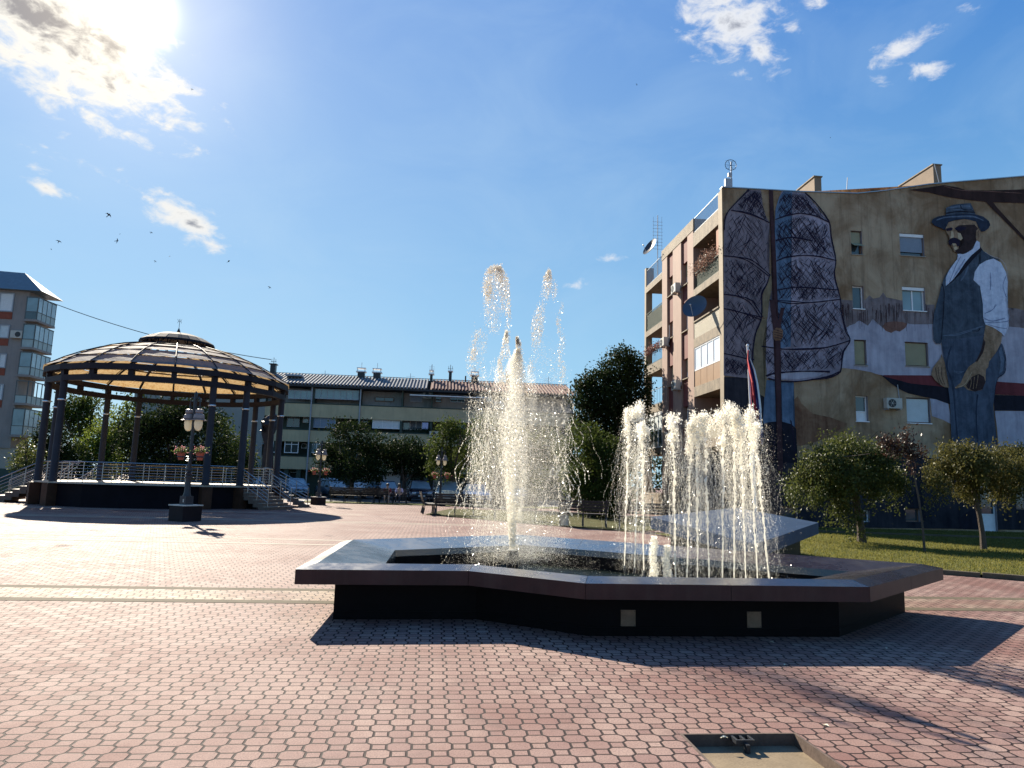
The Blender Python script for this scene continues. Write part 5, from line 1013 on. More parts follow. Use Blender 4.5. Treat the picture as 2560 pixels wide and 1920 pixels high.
# ---- the left face: stone bands, balconies, red strips and pilasters.  local x = into the house, y = back
PIL = mat('pinkish_render', (.27, .175, .135), .8, .12, 1.5, bump=.3, stain=((.15, .10, .08), .4)); REDW = mat('red_render', (.13, .030, .024), .8, .2, 2., bump=.3, stain=((.14, .05, .05), .5))
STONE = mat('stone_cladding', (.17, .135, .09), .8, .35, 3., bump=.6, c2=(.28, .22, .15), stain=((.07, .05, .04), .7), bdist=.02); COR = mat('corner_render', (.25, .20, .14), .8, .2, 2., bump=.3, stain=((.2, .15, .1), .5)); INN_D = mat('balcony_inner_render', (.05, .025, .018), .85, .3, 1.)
SIDING = shutter_mat('cream_siding', (.33, .29, .21)); TAN = mat('tan_panel', (.25, .145, .075), .5, .12, 2., bump=.05); GRNR = shutter_mat('green_balcony_mat', (.03, .055, .022))
mb = MB(MT); mb.box(.0, .30, .0 + .24, .48, 1.3, 15.5); mb.box(0, .24, .003, .24, 0, 15.55)
mb.build('corner_pier', COR, block)
mb = MB(MT); mb.box(0, .4, 12.42, 12.75, 0, 14.8); mb.box(0, .5, 12.42, 12.75, 14.8, 15.5); mb.build('end_pier', COR, block)
mb = MB(MT); mb.box(.0, 1.45, 3.86, 4.74, 1.25, 14.9); mb.box(.0, 1.45, 5.76, 7.14, 1.25, 14.9); mb.box(.0, 1.45, 8.17, 9.10, 1.25, 14.9); mb.build('pilasters', PIL, block)
mb = MB(MT); mb.box(-.02, 1.45, 3.80, 9.16, 14.9, 15.52); mb.build('stone_fascia', STONE, block)
b1 = [14.72, 11.70, 9.12, 6.66, 3.95, 1.3]
for z0, z1 in ((13.97, 14.72), (11.34, 11.70), (8.65, 9.12), (6.15, 6.66), (3.55, 3.95), (.0, 1.28)): MB(MT).box(.0, 1.46, .482, 3.855, z0, z1).build('stone_band', STONE, block)
for z0, z1 in ((13.83, 14.22), (10.95, 11.30), (8.46, 9.05), (6.02, 6.5), (3.50, 3.90), (.0, 1.28)): MB(MT).box(.0, 1.46, 9.102, 12.418, z0, z1).build('stone_band', STONE, block)
MB(MT).box(.02, 1.44, 3.855, 9.102, 0, 1.25).build('stone_plinth', STONE, block)
def bx(name, m, par, *bs):
    mb = MB(MT)
    for b in bs: mb.box(*b)
    return mb.build(name, m, par)
bx('balcony_partition', INN_D, block, (.3, 1.46, .25, .30, 1.3, 14), )
# red strips with windows
def fwin(y0, y1, z0, z1, x=.30, kind='w', par=None, m=None):
    w_ = bx('window', FR_W if kind != 'b' else FR_B, par or block, (x, x + .05, y0, y0 + .05, z0, z1), (x, x + .05, y1 - .05, y1, z0, z1), (x, x + .05, y0 + .05, y1 - .05, z0, z0 + .05), (x, x + .05, y0 + .05, y1 - .05, z1 - .05, z1))
    bx('pane', m or GLT, w_, (x + .02, x + .03, y0 + .05, y1 - .05, z0 + .05, z1 - .05)); return w_
for ya, yb, wl in ((4.74, 5.76, [side(1712, 400 + a / 2.765)[1] for a in (860, 700, 1180, 1020, 1510, 1370)] + [side(1709, 860 + 780 / 3.77)[1], side(1709, 860 + 590 / 3.77)[1]]), (7.14, 8.17, [side(1675, 400 + a / 2.765)[1] for a in (935, 800, 1230, 1115, 1560, 1420)] + [side(1674, 1065)[1], side(1674, 1028)[1]])):
    prev = 14.9; bs = []
    for q in range(4):
        z0, z1 = wl[2 * q], wl[2 * q + 1]; bs.append((.10, 1.40, ya, yb, z1, prev)); prev = z0
        fwin(ya + .05, yb - .05, z0 + .01, z1 - .01, m=[GLT, GLS, GLT, GLS][q]); bx('roller_shutter', SH_O, block, (.26, .28, ya + .1, yb - .1, z0 + (z1 - z0) * [.45, 1, .4, 1][q] - .01 * (q % 2), z1 - .012)) if q % 2 == 0 else None
        bx('sill', STONE, block, (-.02, .1, ya - .04, yb + .04, z0 - .05, z0 - .002))
    bs.append((.10, 1.40, ya, yb, 1.25, prev)); bx('red_infill', REDW, block, *bs); bx('window_back', INN_D, block, (.42, 1.4, ya, yb, 1.3, 14.8))
# bay 1 fillings, top to bottom: open with plants, open with dish over siding, glazed with tan panels, open over siding, ground floor
def bars(y0, y1, z0, z1, x, n, m, nm='railing', par=None):
    mb = MB(MT); mb.tube([(x, y0, z1), (x, y1, z1)], .022, 5); mb.tube([(x, y0, z0 + .06), (x, y1, z0 + .06)], .014, 5)
    for q in range(n + 1): y = y0 + (y1 - y0) * q / n; mb.tube([(x, y, z0), (x, y, z1)], .009, 4)
    return mb.build(nm, m, par or block)
RAILG = mat('grey_railing', (.42, .46, .50), .4, .1, 5., metal=.4); RAILD = mat('dark_railing', (.05, .08, .05), .5, .2, 5.)
bars(.5, 3.84, 14.72, 15.52, .06, 34, RAILG); bars(9.2, 12.4, 14.22, 15.3, .06, 26, RAILG)
bars(.5, 3.84, 11.70, 12.55, .08, 26, RAILD); bx('green_mat', GRNR, block, (.12, .13, .6, 3.7, 11.75, 12.45))
bx('balcony_siding', SIDING, block, (.02, .07, .5, 3.84, 9.122, 9.95)); bx('balcony_ledge', STONE, block, (-.04, .12, .5, 3.84, 9.952, 10.02))
bx('tan_panels', TAN, block, *[(.03, .06, .52 + q * .836, .52 + (q + 1) * .836 - .03, 6.662, 7.46) for q in range(4)]); gz = bx('balcony_glazing', FR_W, block, *([(.02, .07, .5, 3.84, 7.46, 7.53), (.02, .07, .5, 3.84, 8.58, 8.648)] + [(.02, .07, .5 + q * .82, .56 + q * .82, 7.53, 8.58) for q in range(5)]))
bx('pane', mat('bright_curtained_glass', (.62, .68, .74), .25, .1, 1.5, spec=.8), gz, (.045, .05, .55, 3.8, 7.53, 8.58))
bx('balcony_siding', SIDING, block, (.02, .07, .5, 3.84, 3.952, 4.66)); bx('balcony_ledge', mat('brown_ledge', (.30, .17, .11), .6), block, (-.04, .12, .5, 3.84, 4.662, 4.85))
# doors at the back of the loggias
for z in (11.7, 9.12, 3.95, 1.3): fwin(1.2, 2.2, z + .1, z + 2., 1.38, 'w', m=GLS)
for z in (11.3, 8.95, 6.5): fwin(10.2, 11.3, z + .1, z + 2., 1.38, 'w', m=GLT)
# bay 2
bx('green_mat', GRNR, block, (.06, .09, 9.15, 12.4, 11.31, 12.35)); bars(9.15, 12.4, 11.3, 12.42, .04, 20, RAILD)
bars(9.15, 12.4, 9.05, 9.95, .05, 14, RAILD); bars(9.15, 12.4, 6.5, 7.4, .05, 6, RAILG)
gz = bx('balcony_glazing', FR_W, block, *([(.02, .07, 9.15, 12.4, 3.90, 3.97), (.02, .07, 9.15, 12.4, 5.8, 6.0)] + [(.02, .07, 9.15 + q * .8, 9.22 + q * .8, 3.97, 5.8) for q in range(5)])); bx('roller_shutter', SH_W, gz, (.05, .06, 9.22, 12.35, 4.95, 5.8)); bx('pane', GLS, gz, (.045, .05, 9.22, 12.35, 3.97, 4.94))
# a hanging string of lights and pot plants on the top balconies
def hang(name, c, sp_, n, size, m, label, cat, grp=None):
    P = rng.normal(size=(n, 3)) * sp_; P = np.array([MT @ Vector((c[0] + p[0], c[1] + p[1], c[2] + p[2])) for p in P]); V, F_ = quads(P, size); o = link(name, np_mesh(name, V, F_), m); tag(o, label, cat, grp); return o
hang('balcony_plants', (.05, 2.3, 12.75), (.10, .8, .22), 1500, .045, leaf_mat('balcony_leaves', (.08, .06, .04), (.26, .16, .12), .3), 'reddish plants massed on the rail of the top balcony beside the gable corner', 'balcony plants')
hang('balcony_plants', (.0, 10.9, 9.95), (.12, .9, .14), 1100, .05, leaf_mat('balcony_leaves_dark', (.06, .035, .03), (.18, .09, .07), .3), 'dark reddish plants on the rail of the far balcony, third from the top', 'balcony plants')
bx('drying_blind', mat('brown_blind', (.30, .13, .08), .8, .2, 10.), block, (.1, .13, .5, 1.0, 12.6, 13.9))
# roof boxes, chimneys
CHB = mat('chimney_render', (.20, .145, .10), .85, .2, 2., bump=.4)
for (u0, u1, y0, y1, z1) in ((6.12, 6.5, 2.8, 5.5, 17.80), (12.75, 13.2, 2.8, 5.6, 18.95)):
    ch = bx('chimney', CHB, block, (u0, u1, y0, y1, 15.5, z1)); bx('chimney_cap', STONE, ch, (u0 - .05, u1 + .05, y0 - .05, y1 + .05, z1 + .002, z1 + .06))
mb = MB(MT); mb.prism([(7.2, 1.5), (8.9, 1.5), (8.9, 3.5), (7.2, 3.5)], 15.6, [16.5, 16.3, 16.3, 16.5]); mb.build('roof_hatch', CHB, block)
# air conditioners, dishes, aerials: things of their own
ACW = mat('ac_housing', (.42, .40, .35), .5, .12, 4., bump=.05)
def ac(x, y, z, face, lab, w_=.74, h=.48):
    """face 0: on the gable; 1: on the left face"""
    T = MT @ Matrix.Translation((x, y, z)) @ (Matrix.Identity(4) if face == 0 else Matrix.Rotation(-pi / 2, 4, 'Z'))
    r = empty('air_conditioner', tuple(T.translation), lab, 'air conditioner', 'air conditioners on the painted block'); MB(T).box(-w_ / 2, w_ / 2, -.34, -.06, 0, h).build('housing', ACW, r, bevel=.012)
    mb = MB(T @ Matrix.Translation((-.12, -.35, h / 2)) @ Matrix.Rotation(pi / 2, 4, 'X')); mb.lathe([(.19, -.004), (.19, .006), (.17, .006)], (0, 0, 0), 18); g = mb.build('fan_grille', BLACK, r)
    mb = MB(T @ Matrix.Translation((-.12, -.358, h / 2)) @ Matrix.Rotation(pi / 2, 4, 'X')); mb.lathe([(.035, 0), (.035, .005)], (0, 0, 0), 10)
    for q in range(6): a = q * pi / 3; mb.tube([(.03 * cos(a), .03 * sin(a), .002), (.18 * cos(a), .18 * sin(a), .002)], .006, 4)
    mb.build('fan_hub', ACW, g); MB(T).box(-w_ / 2 + .05, -w_ / 2 + .09, -.32, 0.02, -.05, -.002).box(w_ / 2 - .09, w_ / 2 - .05, -.32, .02, -.05, -.002).build('bracket', FR_G, r)
    mb = MB(T); mb.tube([(w_ / 2, -.1, .1), (w_ / 2 + .08, -.06, .2), (w_ / 2 + .05, -.03, .7), (w_ / 2 + .02, -.02, 1.15)], .018, 5); mb.build('hose', FR_G, r)
ac(7.87, 0, 5.46, 0, 'beige air conditioner between the two lower windows of the painted gable')
for (px, py, lab) in ((1698, 728, 'air conditioner under the upper red-strip window on the sunlit side face'), (1669, 862, 'air conditioner halfway up the sunlit side face, left of the other two'), (1699, 970, 'lowest air conditioner on the sunlit side face, with a black hose')):
    t, z = side(px, py); ac(0, t, z - .1, 1, lab)
ac(.9, 9.5, 12.4, 1, 'air conditioner inside the far balcony, under the roof'); ac(.9, 9.4, 7.9, 1, 'air conditioner inside the far balcony two floors lower')
def dish(P, r_, d, lab, m):
    T = Matrix.Translation(P) @ Vector(d).to_track_quat('Z', 'Y').to_matrix().to_4x4(); o = empty('satellite_dish', tuple(P), lab, 'satellite dish', 'satellite dishes on the painted block')
    mb = MB(T); mb.lathe([(r_ * q, .28 * r_ * q * q) for q in (.02, .3, .6, .85, 1.)] + [(r_ * q, .28 * r_ * q * q - .012) for q in (1., .85, .6, .3, .02)], (0, 0, 0), 28); mb.build('bowl', m, o, smooth=True)
    mb = MB(T); mb.tube([(0, -r_ * .95, .22 * r_), (0, -r_ * .35, r_ * .95)], .012, 5); mb.lathe([(.035, r_ * .9), (.04, r_ * 1.02), (.03, r_ * 1.05)], (0, -r_ * .35, 0), 8); mb.build('feed_arm', RAILG, o); return o
t, z = side(1762, 771); dish(MT @ Vector((-.45, t, z)), .62, (-.55, -.70, .35), 'large blue-grey satellite dish leaning out of the balcony beside the gable corner', mat('blue_dish', (.035, .06, .10), .45, .2, 3.))
t, z = side(1637, 626); dish(MT @ Vector((-.2, 10.6, 16.2)), .58, (-.8, -.35, .45), 'dark satellite dish on the roof corner below the tall aerial', mat('dark_dish', (.03, .03, .04), .5, .2, 3.))
def aerial(p0, h, lab, els=8, w_=.5, name='roof_aerial', panel=False):
    o = empty(name, tuple(p0), lab, 'aerial', 'aerials on the roofs'); p0 = Vector(p0); mb = MB(); mb.tube([p0, p0 + Vector((0, 0, h))], .025, 6); mb.build('mast', FR_G, o)
    mb = MB()
    for q in range(els): z = h * (.45 + .5 * q / els); mb.tube([p0 + Vector((-w_ / 2, 0, z)), p0 + Vector((w_ / 2, .05, z))], .010, 4)
    if panel:
        for s_ in (-.42, 0, .42): mb.tube([p0 + Vector((s_ * w_, .03, h * .45)), p0 + Vector((s_ * w_, .03, h * .98))], .008, 4)
    mb.build('elements', FR_G, o); return o
aerial(MT @ Vector((.1, 10.3, 14.3)), 3.9, 'tall grid aerial on the far roof corner above the dark dish', 9, .62, panel=True)
o = empty('roof_antenna', tuple(MT @ Vector((.85, .9, 15.6))), 'round wire dish antenna with grey boxes on the near roof corner', 'antenna'); p = MT @ Vector((.85, .9, 15.6))
mb = MB(); mb.tube([p, p + Vector((0, 0, 1.75))], .03, 6); mb.build('mast', FR_G, o); mb = MB(); mb.box(p.x - .32, p.x + .02, p.y - .1, p.y + .1, p.z + .45, p.z + .85); mb.box(p.x - .16, p.x + .02, p.y - .08, p.y + .08, p.z + .98, p.z + 1.16); mb.build('radio_box', FR_G, o)
mb = MB(Matrix.Translation(p + Vector((-.04, -.06, 1.55))) @ Matrix.Rotation(pi / 2, 4, 'X')); mb.tube([(.27 * cos(a), .27 * sin(a), 0) for a in np.linspace(0, 2 * pi, 21)], .014, 5)
for q in range(5): mb.tube([(-.26 + .0, -.2 + .1 * q, 0), (.26, -.2 + .1 * q, 0)], .006, 4)
for q in range(6): a = q * pi / 3; mb.tube([(0, 0, -.05), (.26 * cos(a), .26 * sin(a), 0)], .008, 4)
mb.build('wire_dish', BLACK, o)
for (u, y, z, dx, h, lab) in ((7.45, 2.2, 16.4, .12, 1.2, 'thin slanting rod aerial beside the small roof hatch'), (12.55, 2., 17., -.3, 1.6, 'thin rod aerial leaning in front of the big chimney')):
    p = MT @ Vector((u, y, z)); mb = MB(); mb.tube([p, p + Vector((dx, 0, h))], .02, 5); tag(mb.build('rod_aerial', FR_G), lab, 'aerial', 'aerials on the roofs')
# tiny clutter on the ground-floor base
bx('basement_vent', BLACK, block, (-.015, .01, 8.6, 9.0, .35, .95), (-.015, .01, 6.9, 7.5, .45, .95), (-.015, .01, 10.9, 11.2, .3, 1.0))
# the flagpole
fp = np.array(at(1880, 1150, 25.)); top_ = np.array(at(1869, 867, 25.)); flag = empty('flagpole', (fp[0], fp[1], 0), 'white flagpole before the painted gable with a limp red, blue and white flag', 'flagpole')
mb = MB(); mb.tube([(fp[0] + .12, fp[1], 0), tuple(top_)], [.055, .035], 10); mb.lathe([(.05, 0), (.06, .05), (.02, .1)], tuple(top_), 10); mb.build('pole', mat('white_pole', (.72, .72, .72), .35, .08, 5.), flag, smooth=True)
MB().box(fp[0] - .2, fp[0] + .45, fp[1] - .3, fp[1] + .3, 0, .25).build('footing', CONC_D, flag)
FT = [(1868, 876, 1874, 874), (1866, 900, 1876, 896), (1870, 930, 1888, 925), (1876, 955, 1896, 960), (1880, 985, 1902, 1005), (1886, 1020, 1904, 1028), (1892, 1050, 1905, 1058), (1897, 1080, 1909, 1086), (1900, 1106, 1908, 1112)]
V = []; n_ = 13
for i, (xa, ya, xb, yb) in enumerate(FT):
    for k_ in range(n_): t = k_ / (n_ - 1); p = at(xa + (xb - xa) * t, ya + (yb - ya) * t, 24.9 + .10 * sin(t * 11 + i * .7)); V.append(p)
for s_, (a, b), c_ in ((0, (0, 5), (.42, .03, .04)), (1, (5, 9), (.035, .05, .22)), (2, (9, 12), (.70, .70, .72))):
    vs_ = []; fs = []
    for i in range(len(FT)):
        for k_ in range(a, b + 1): vs_.append(V[i * n_ + k_])
    wd = b - a + 1
    for i in range(len(FT) - 1):
        for k_ in range(wd - 1): fs.append((i * wd + k_, i * wd + k_ + 1, (i + 1) * wd + k_ + 1, (i + 1) * wd + k_))
    m_ = MB(); m_.add(vs_, fs); m_.build('flag_stripe', mat('flag_cloth_%d' % s_, c_, .8, .2, 6.), flag, smooth=True)
# ------------------------------------------------------------------ the long building across the plaza
BC, BTH = (-22.3, 69.3), 0.095
BT = Matrix(((cos(BTH), -sin(BTH), 0, BC[0]), (sin(BTH), cos(BTH), 0, BC[1]), (0, 0, 1, 0), (0, 0, 0, 1)))
def fb(X, Y, off=0.): return on_wall(560 + X / 3.253, 860 + Y / 3.253, BC, BTH, off)      # close-up crop coordinates -> (u, z)
longb = empty('long_apartment_building', (BC[0] + 10, BC[1] + 5, 0), 'long three-storey building with pale green balcony bands and a ribbed grey roof', 'building')
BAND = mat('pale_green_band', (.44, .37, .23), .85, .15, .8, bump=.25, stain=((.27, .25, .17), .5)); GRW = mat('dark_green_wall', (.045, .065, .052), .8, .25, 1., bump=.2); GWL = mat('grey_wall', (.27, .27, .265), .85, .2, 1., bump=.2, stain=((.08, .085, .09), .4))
def bb(name, m, par, *bs):
    mb = MB(BT)
    for b in bs: mb.box(*b)
    return mb.build(name, m, par)
U0, U1 = -14., 29.
bb('back_wall', GWL, longb, (U0, U1, 1.35, 11, 0, 10.4))
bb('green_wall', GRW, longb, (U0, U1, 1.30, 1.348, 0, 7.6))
ZB = [(8.75, 7.45), (6.15, 5.02), (3.55, 2.35)]
for z1, z0 in ZB: bb('balcony_band', BAND, longb, (U0, U1, -.10, .05, z0, z1)); bb('balcony_floor', GWL, longb, (U0, U1, .052, 1.298, z0 + .1, z0 + .28)); bb('band_coping', GRW, longb, (U0, U1, -.13, .08, z1 + .002, z1 + .10))
bb('eaves', mat('dark_eaves', (.035, .038, .042), .7), longb, (U0, U1, -.5, 1.35, 10.42, 10.62))
def roof_rib(name, c, c2):
    m, p, o = new_mat(name); t = N('ShaderNodeTexCoord'); a = noise(t.outputs['Object'], .8, 4, .6); L(MixC(a, c, c2), p.inputs['Base Color']); p.inputs['Roughness'].default_value = .75; p.inputs['Specular IOR Level'].default_value = .08; return m
def ribroof(u0, u1, m, nm, z0=10.6, z1=12.35, y0=-.6, y1=5.2, pitch=.34):
    mb = MB(BT); n_ = int((u1 - u0) / pitch)
    for q in range(n_):
        a = u0 + q * pitch; 
        prof = [(a, 0), (a + pitch * .40, 0), (a + pitch * .5, .14), (a + pitch * .85, .14), (a + pitch, 0)]
        for (x0, h0), (x1, h1) in zip(prof, prof[1:]): mb.add([(x0, y0, z0 + h0), (x1, y0, z0 + h1), (x1, y1, z1 + h1), (x0, y1, z1 + h0)], [(0, 1, 2, 3)])
    return mb.build(nm, m, longb)
ribroof(U0, 14.2, roof_rib('ribbed_grey_roof', (.17, .175, .18), (.24, .245, .25)), 'roof'); ribroof(14.2, U1, roof_rib('ribbed_red_roof', (.15, .08, .065), (.22, .13, .11)), 'roof')
bb('back_roof', mat('far_roof', (.2, .2, .2), .8), longb, (U0, U1, 5.2, 11, 10.4, 12.3)); bb('ridge_cap', GWL, longb, (U0, U1, 5.12, 5.3, 12.44, 12.5))
for px, in ((1250,), (790,), (390,)): pass
def bwin(X0, Y0, X1, Y1, kind='w', off=1.22, nx=2, par=None):
    u0, z1 = fb(X0, Y0, off); u1, z0 = fb(X1, Y1, off); fm = {'w': FR_W, 'g': FR_G, 'b': FR_B}[kind[0]]; f = .07; y0, y1 = off, off + .07; mb = MB(BT)
    mb.box(u0, u0 + f, y0, y1, z0, z1); mb.box(u1 - f, u1, y0, y1, z0, z1); mb.box(u0 + f, u1 - f, y0, y1, z0, z0 + f); mb.box(u0 + f, u1 - f, y0, y1, z1 - f, z1)
    for q in range(1, nx): x = u0 + (u1 - u0) * q / nx; mb.box(x - f * .4, x + f * .4, y0, y1, z0 + f, z1 - f)
    if 't' in kind: zm = z1 - (z1 - z0) * .34; mb.box(u0 + f, u1 - f, y0 - .004, y0 - .001, zm - .03, zm + .03)
    w_ = mb.build('window', fm, longb); pm = GLS if 'd' in kind else (CURT if 'c' in kind else (SH_G if 's' in kind else GLT))
    bb('pane', pm, w_, (u0 + f, u1 - f, y0 + .03, y0 + .045, z0 + f, z1 - f)); return w_
for a in [(525, 372, 720, 452, 'g', .1, 4), (740, 362, 1095, 458, 'g', .1, 7), (1228, 428, 1380, 470, 'bd', 1.2, 2), (1515, 420, 1612, 475, 'gs', 1.2, 1), (1718, 425, 1770, 478, 'bd', 1.2, 1), (1840, 410, 1960, 480, 'gd', 1.2, 2),
          (340, 565, 410, 640, 'bd', 1.2, 1), (515, 595, 612, 676, 'gd', 1.2, 2), (643, 598, 686, 640, 'w', 1.2, 1), (725, 578, 905, 686, 'gs', .1, 3), (1130, 606, 1170, 642, 'w', 1.2, 1), (1210, 588, 1446, 694, 'wc', .06, 3), (1452, 628, 1512, 700, 'g', 1.2, 1), (1514, 622, 1608, 700, 'ws', 1.2, 2), (1880, 620, 1960, 700, 'gd', 1.2, 2),
          (315, 772, 362, 812, 'wd', .06, 1), (400, 780, 455, 884, 'wd', .06, 1), (495, 778, 602, 888, 'wtd', .06, 2), (630, 808, 672, 850, 'wd', 1.2, 1), (705, 782, 800, 888, 'wt', .06, 2), (1310, 830, 1400, 884, 'wd', 1.2, 2), (70, 585, 145, 660, 'gd', -.02, 1), (220, 580, 258, 665, 'bd', -.02, 1),
          (2250, 420, 2420, 470, 'gd', 1.2, 3), (2250, 600, 2450, 690, 'gd', 1.2, 3), (2050, 420, 2180, 470, 'g', .1, 3), (2030, 600, 2200, 690, 'ws', .1, 3)]: bwin(*a[:4], kind=a[4], off=a[5], nx=a[6])
# dividing piers and drain pipes
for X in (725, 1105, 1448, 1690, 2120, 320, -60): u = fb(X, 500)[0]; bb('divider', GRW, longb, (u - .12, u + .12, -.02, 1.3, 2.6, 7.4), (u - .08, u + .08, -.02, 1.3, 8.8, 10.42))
for X in (712, 1108): u = fb(X, 500)[0]; mb = MB(BT); mb.tube([(u, -.2, 0), (u, -.2, 10.4)], .07, 8); mb.build('drain_pipe', FR_G, longb)
u0, z_ = fb(1515, 385, 0); u1 = fb(2140, 400)[0]; bb('awning', FR_W, longb, (u0, u1, -.7, .1, 9.93, 10.02))
bb('side_wing', mat('pale_wing_wall', (.26, .26, .24), .85, .12, 1., bump=.2), longb, (-14, fb(330, 600)[0], -.14, -.101, 2.4, 9.4))
# ground floor: dark arcade with a pale shop front
u0, u1 = fb(1068, 1100)[0], fb(1430, 1100)[0]; bb('shop_front', mat('white_shop_front', (.38, .39, .36), .8, .1, 1.5, bump=.2), longb, (u0, u1, .6, .8, 0, 2.3)); bb('shop_door', FR_W, longb, (fb(1200, 1085)[0], fb(1300, 1085)[0], .52, .598, 0, 2.1)); bb('shop_door_glass', GLS, longb, (fb(1206, 1085)[0], fb(1240, 1085)[0], .48, .518, .25, 1.95), (fb(1258, 1085)[0], fb(1294, 1085)[0], .48, .518, .25, 1.95))
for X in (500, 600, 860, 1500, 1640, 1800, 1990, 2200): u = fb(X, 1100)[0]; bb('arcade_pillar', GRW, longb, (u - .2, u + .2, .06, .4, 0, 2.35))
for X0, X1 in ((510, 600), (1440, 1500), (1700, 1780), (2020, 2130)): a, b = fb(X0, 1100)[0], fb(X1, 1100)[0]; w_ = bb('shop_window', FR_G, longb, (a, b, 1.1, 1.15, 2.0, 2.1), (a, b, 1.1, 1.15, .5, .58), (a, a + .06, 1.1, 1.15, .58, 2.0), (b - .06, b, 1.1, 1.15, .58, 2.0)); bb('pane', GLS, w_, (a + .06, b - .06, 1.12, 1.13, .58, 2.0))
# laundry, plants, AC on the balconies
def on_b(X, Y, off=0.): u, z = fb(X, Y, off); return BT @ Vector((u, off, z))
p = on_b(1636, 664, -.05); tag(MB().box(p.x - .3, p.x + .3, p.y - .02, p.y, p.z - .35, p.z + .3).build('drying_cloth', mat('patterned_cloth', (.42, .44, .60), .9, .4, 9.)), 'pale patterned cloth drying on the middle balcony right of the curtained windows', 'laundry')
P = rng.normal(size=(420, 3)) * [.75, .1, .10] + np.array(on_b(1600, 698, -.1)); V, F_ = quads(P, .06); tag(link('balcony_plants', np_mesh('balcony_plants', V, F_), GRN_D), 'dark plants along the middle balcony rail under the drying cloth', 'balcony plants')
for X, Y, lab in ((1660, 420, 'air conditioner on the top floor wall under the long white awning'), (1712, 738, 'white air conditioner on the middle band left of the fountain plume'), (2235, 500, 'air conditioner on the top floor behind the fountain plume')):
    T = Matrix.Translation(on_b(X, Y, 1.1 if Y < 500 and X < 2000 else -.1)) @ Matrix.Rotation(BTH, 4, 'Z'); r = empty('air_conditioner', tuple(T.translation), lab, 'air conditioner', 'air conditioners on the long building'); MB(T).box(-.5, .5, -.35, 0, -.33, .33).build('housing', ACW, r)
    mb = MB(T @ Matrix.Translation((-.1, -.36, 0)) @ Matrix.Rotation(pi / 2, 4, 'X')); mb.lathe([(.25, -.004), (.25, .005)], (0, 0, 0), 14); mb.build('fan_grille', BLACK, r)
# chimneys on the ridge
CH = [(1085, 232, 1150, 1), (1212, 238, 1278, 1), (378, 170, 428, 2), (1672, 252, 1702, 1), (1825, 228, 1858, 2), (2008, 262, 2068, 1), (1955, 262, 1975, 0), (2290, 262, 2330, 1)]
CL_ = ['left of two squat dark chimneys in the middle of the ridge, with white cap', 'right of two squat dark chimneys in the middle of the ridge, with white cap', 'tall dark chimney with an ornate cap beside the bandstand roof', 'small dark chimney with a white double cap right of the ridge middle', 'tall slim black chimney with a white cap', 'wide low chimney with a white cap just left of the fountain plume', 'plain short pipe stub on the ridge', 'low chimney behind the fountain plume']
for (xa, yt, xb, kd), lab in zip(CH, CL_):
    u0, z1 = fb(xa, yt, 4.6); u1, _ = fb(xb, yt, 4.6); r = empty('chimney', tuple(BT @ Vector(((u0 + u1) / 2, 4.6, 11.3))), lab, 'chimney', 'chimneys on the long building')
    bb('stack', GLS if False else BLACK, r, (u0 + .06, u1 - .06, 4.3, 5.0, 11.0 if kd else 11.6, z1)); 
    if kd == 1:
        bb('cap', FR_W, r, (u0 - .1, u1 + .1, 4.2, 5.1, z1 + .03, z1 + .14), (u0 - .04, u1 + .04, 4.2, 5.1, z1 + .42, z1 + .5)); bb('cap_leg', FR_G, r, (u0, u0 + .06, 4.3, 4.36, z1 + .14, z1 + .42), (u1 - .06, u1, 4.3, 4.36, z1 + .14, z1 + .42))
        mb = MB(BT); mb.tube([((u0 + u1) / 2, 4.6, z1 + .5), ((u0 + u1) / 2, 4.6, z1 + 1.1)], .022, 4); mb.build('rod', FR_G, r)
    elif kd == 2: bb('cap', FR_W if xa > 1000 else BLACK, r, (u0 - .06, u1 + .06, 4.2, 5.1, z1 + .02, z1 + .12)); mb = MB(BT); uc_ = (u0 + u1) / 2; mb.tube([(uc_, 4.6, z1 + .1), (uc_, 4.6, z1 + .8)], .03, 5); [mb.tube([(uc_ + s_, 4.6, z1 + .3), (uc_ + s_, 4.6, z1 + .65)], .02, 4) for s_ in (-.2, .2)]; mb.tube([(uc_ - .28, 4.6, z1 + .35), (uc_ + .28, 4.6, z1 + .35)], .025, 4); mb.build('weather_vane', BLACK, r)
for X, h, lab, els in ((1690, 2.2, 'tall comb aerial on the ridge of the long building', 7), (822, 1.0, 'small low aerial at the left of the ridge', 2), (1518, 1.1, 'small aerial on the ridge between two chimneys', 2), (2350, 2.6, 'thin rod aerial on the reddish roof right of the plume', 1), (2640, 1.4, 'bent aerial at the right end of the reddish roof', 4)):
    u = fb(X, 240, 5.2)[0]; aerial(BT @ Vector((u, 5.2, 11.9)), h, lab, els, .9 if els < 5 else .6)
skl = empty('roof_window', tuple(BT @ Vector((-4, 1, 11))), 'flat skylight on the grey roof near the bandstand', 'skylight'); u, z = fb(575, 262, 2.2); bb('skylight_frame', FR_G, skl, (u - .8, u + .8, 1.6, 2.8, z - .05, z + .12)); bb('skylight_pane', CURT, skl, (u - .7, u + .7, 1.7, 2.7, z + .122, z + .14))
# the asphalt car park and verge in front of it
sheet('parking_road', [GT(-30, 50.2), GT(25, 50.2), GT(25, 74), GT(-30, 74)], .006, asph)
sheet('verge_ground', [GT(-9, 47.0), GT(9, 47.0), GT(9, 50.), GT(-9, 50.)], .03, TURF)
sheet('lawn_ground', [gnd(1062, 1287), gnd(1340, 1312), gnd(1582, 1331), (8, 30), (6, 42), (-3.4, 42)], .03, SOIL)
sheet('lawn_ground', [(-60, 47), (-17, 47), (-17, 80), (-60, 80)], .02, SOIL)
hw = MB(); hw.prism([(-70, 95), (70, 95), (70, 96), (-70, 96)], 0, 3.)
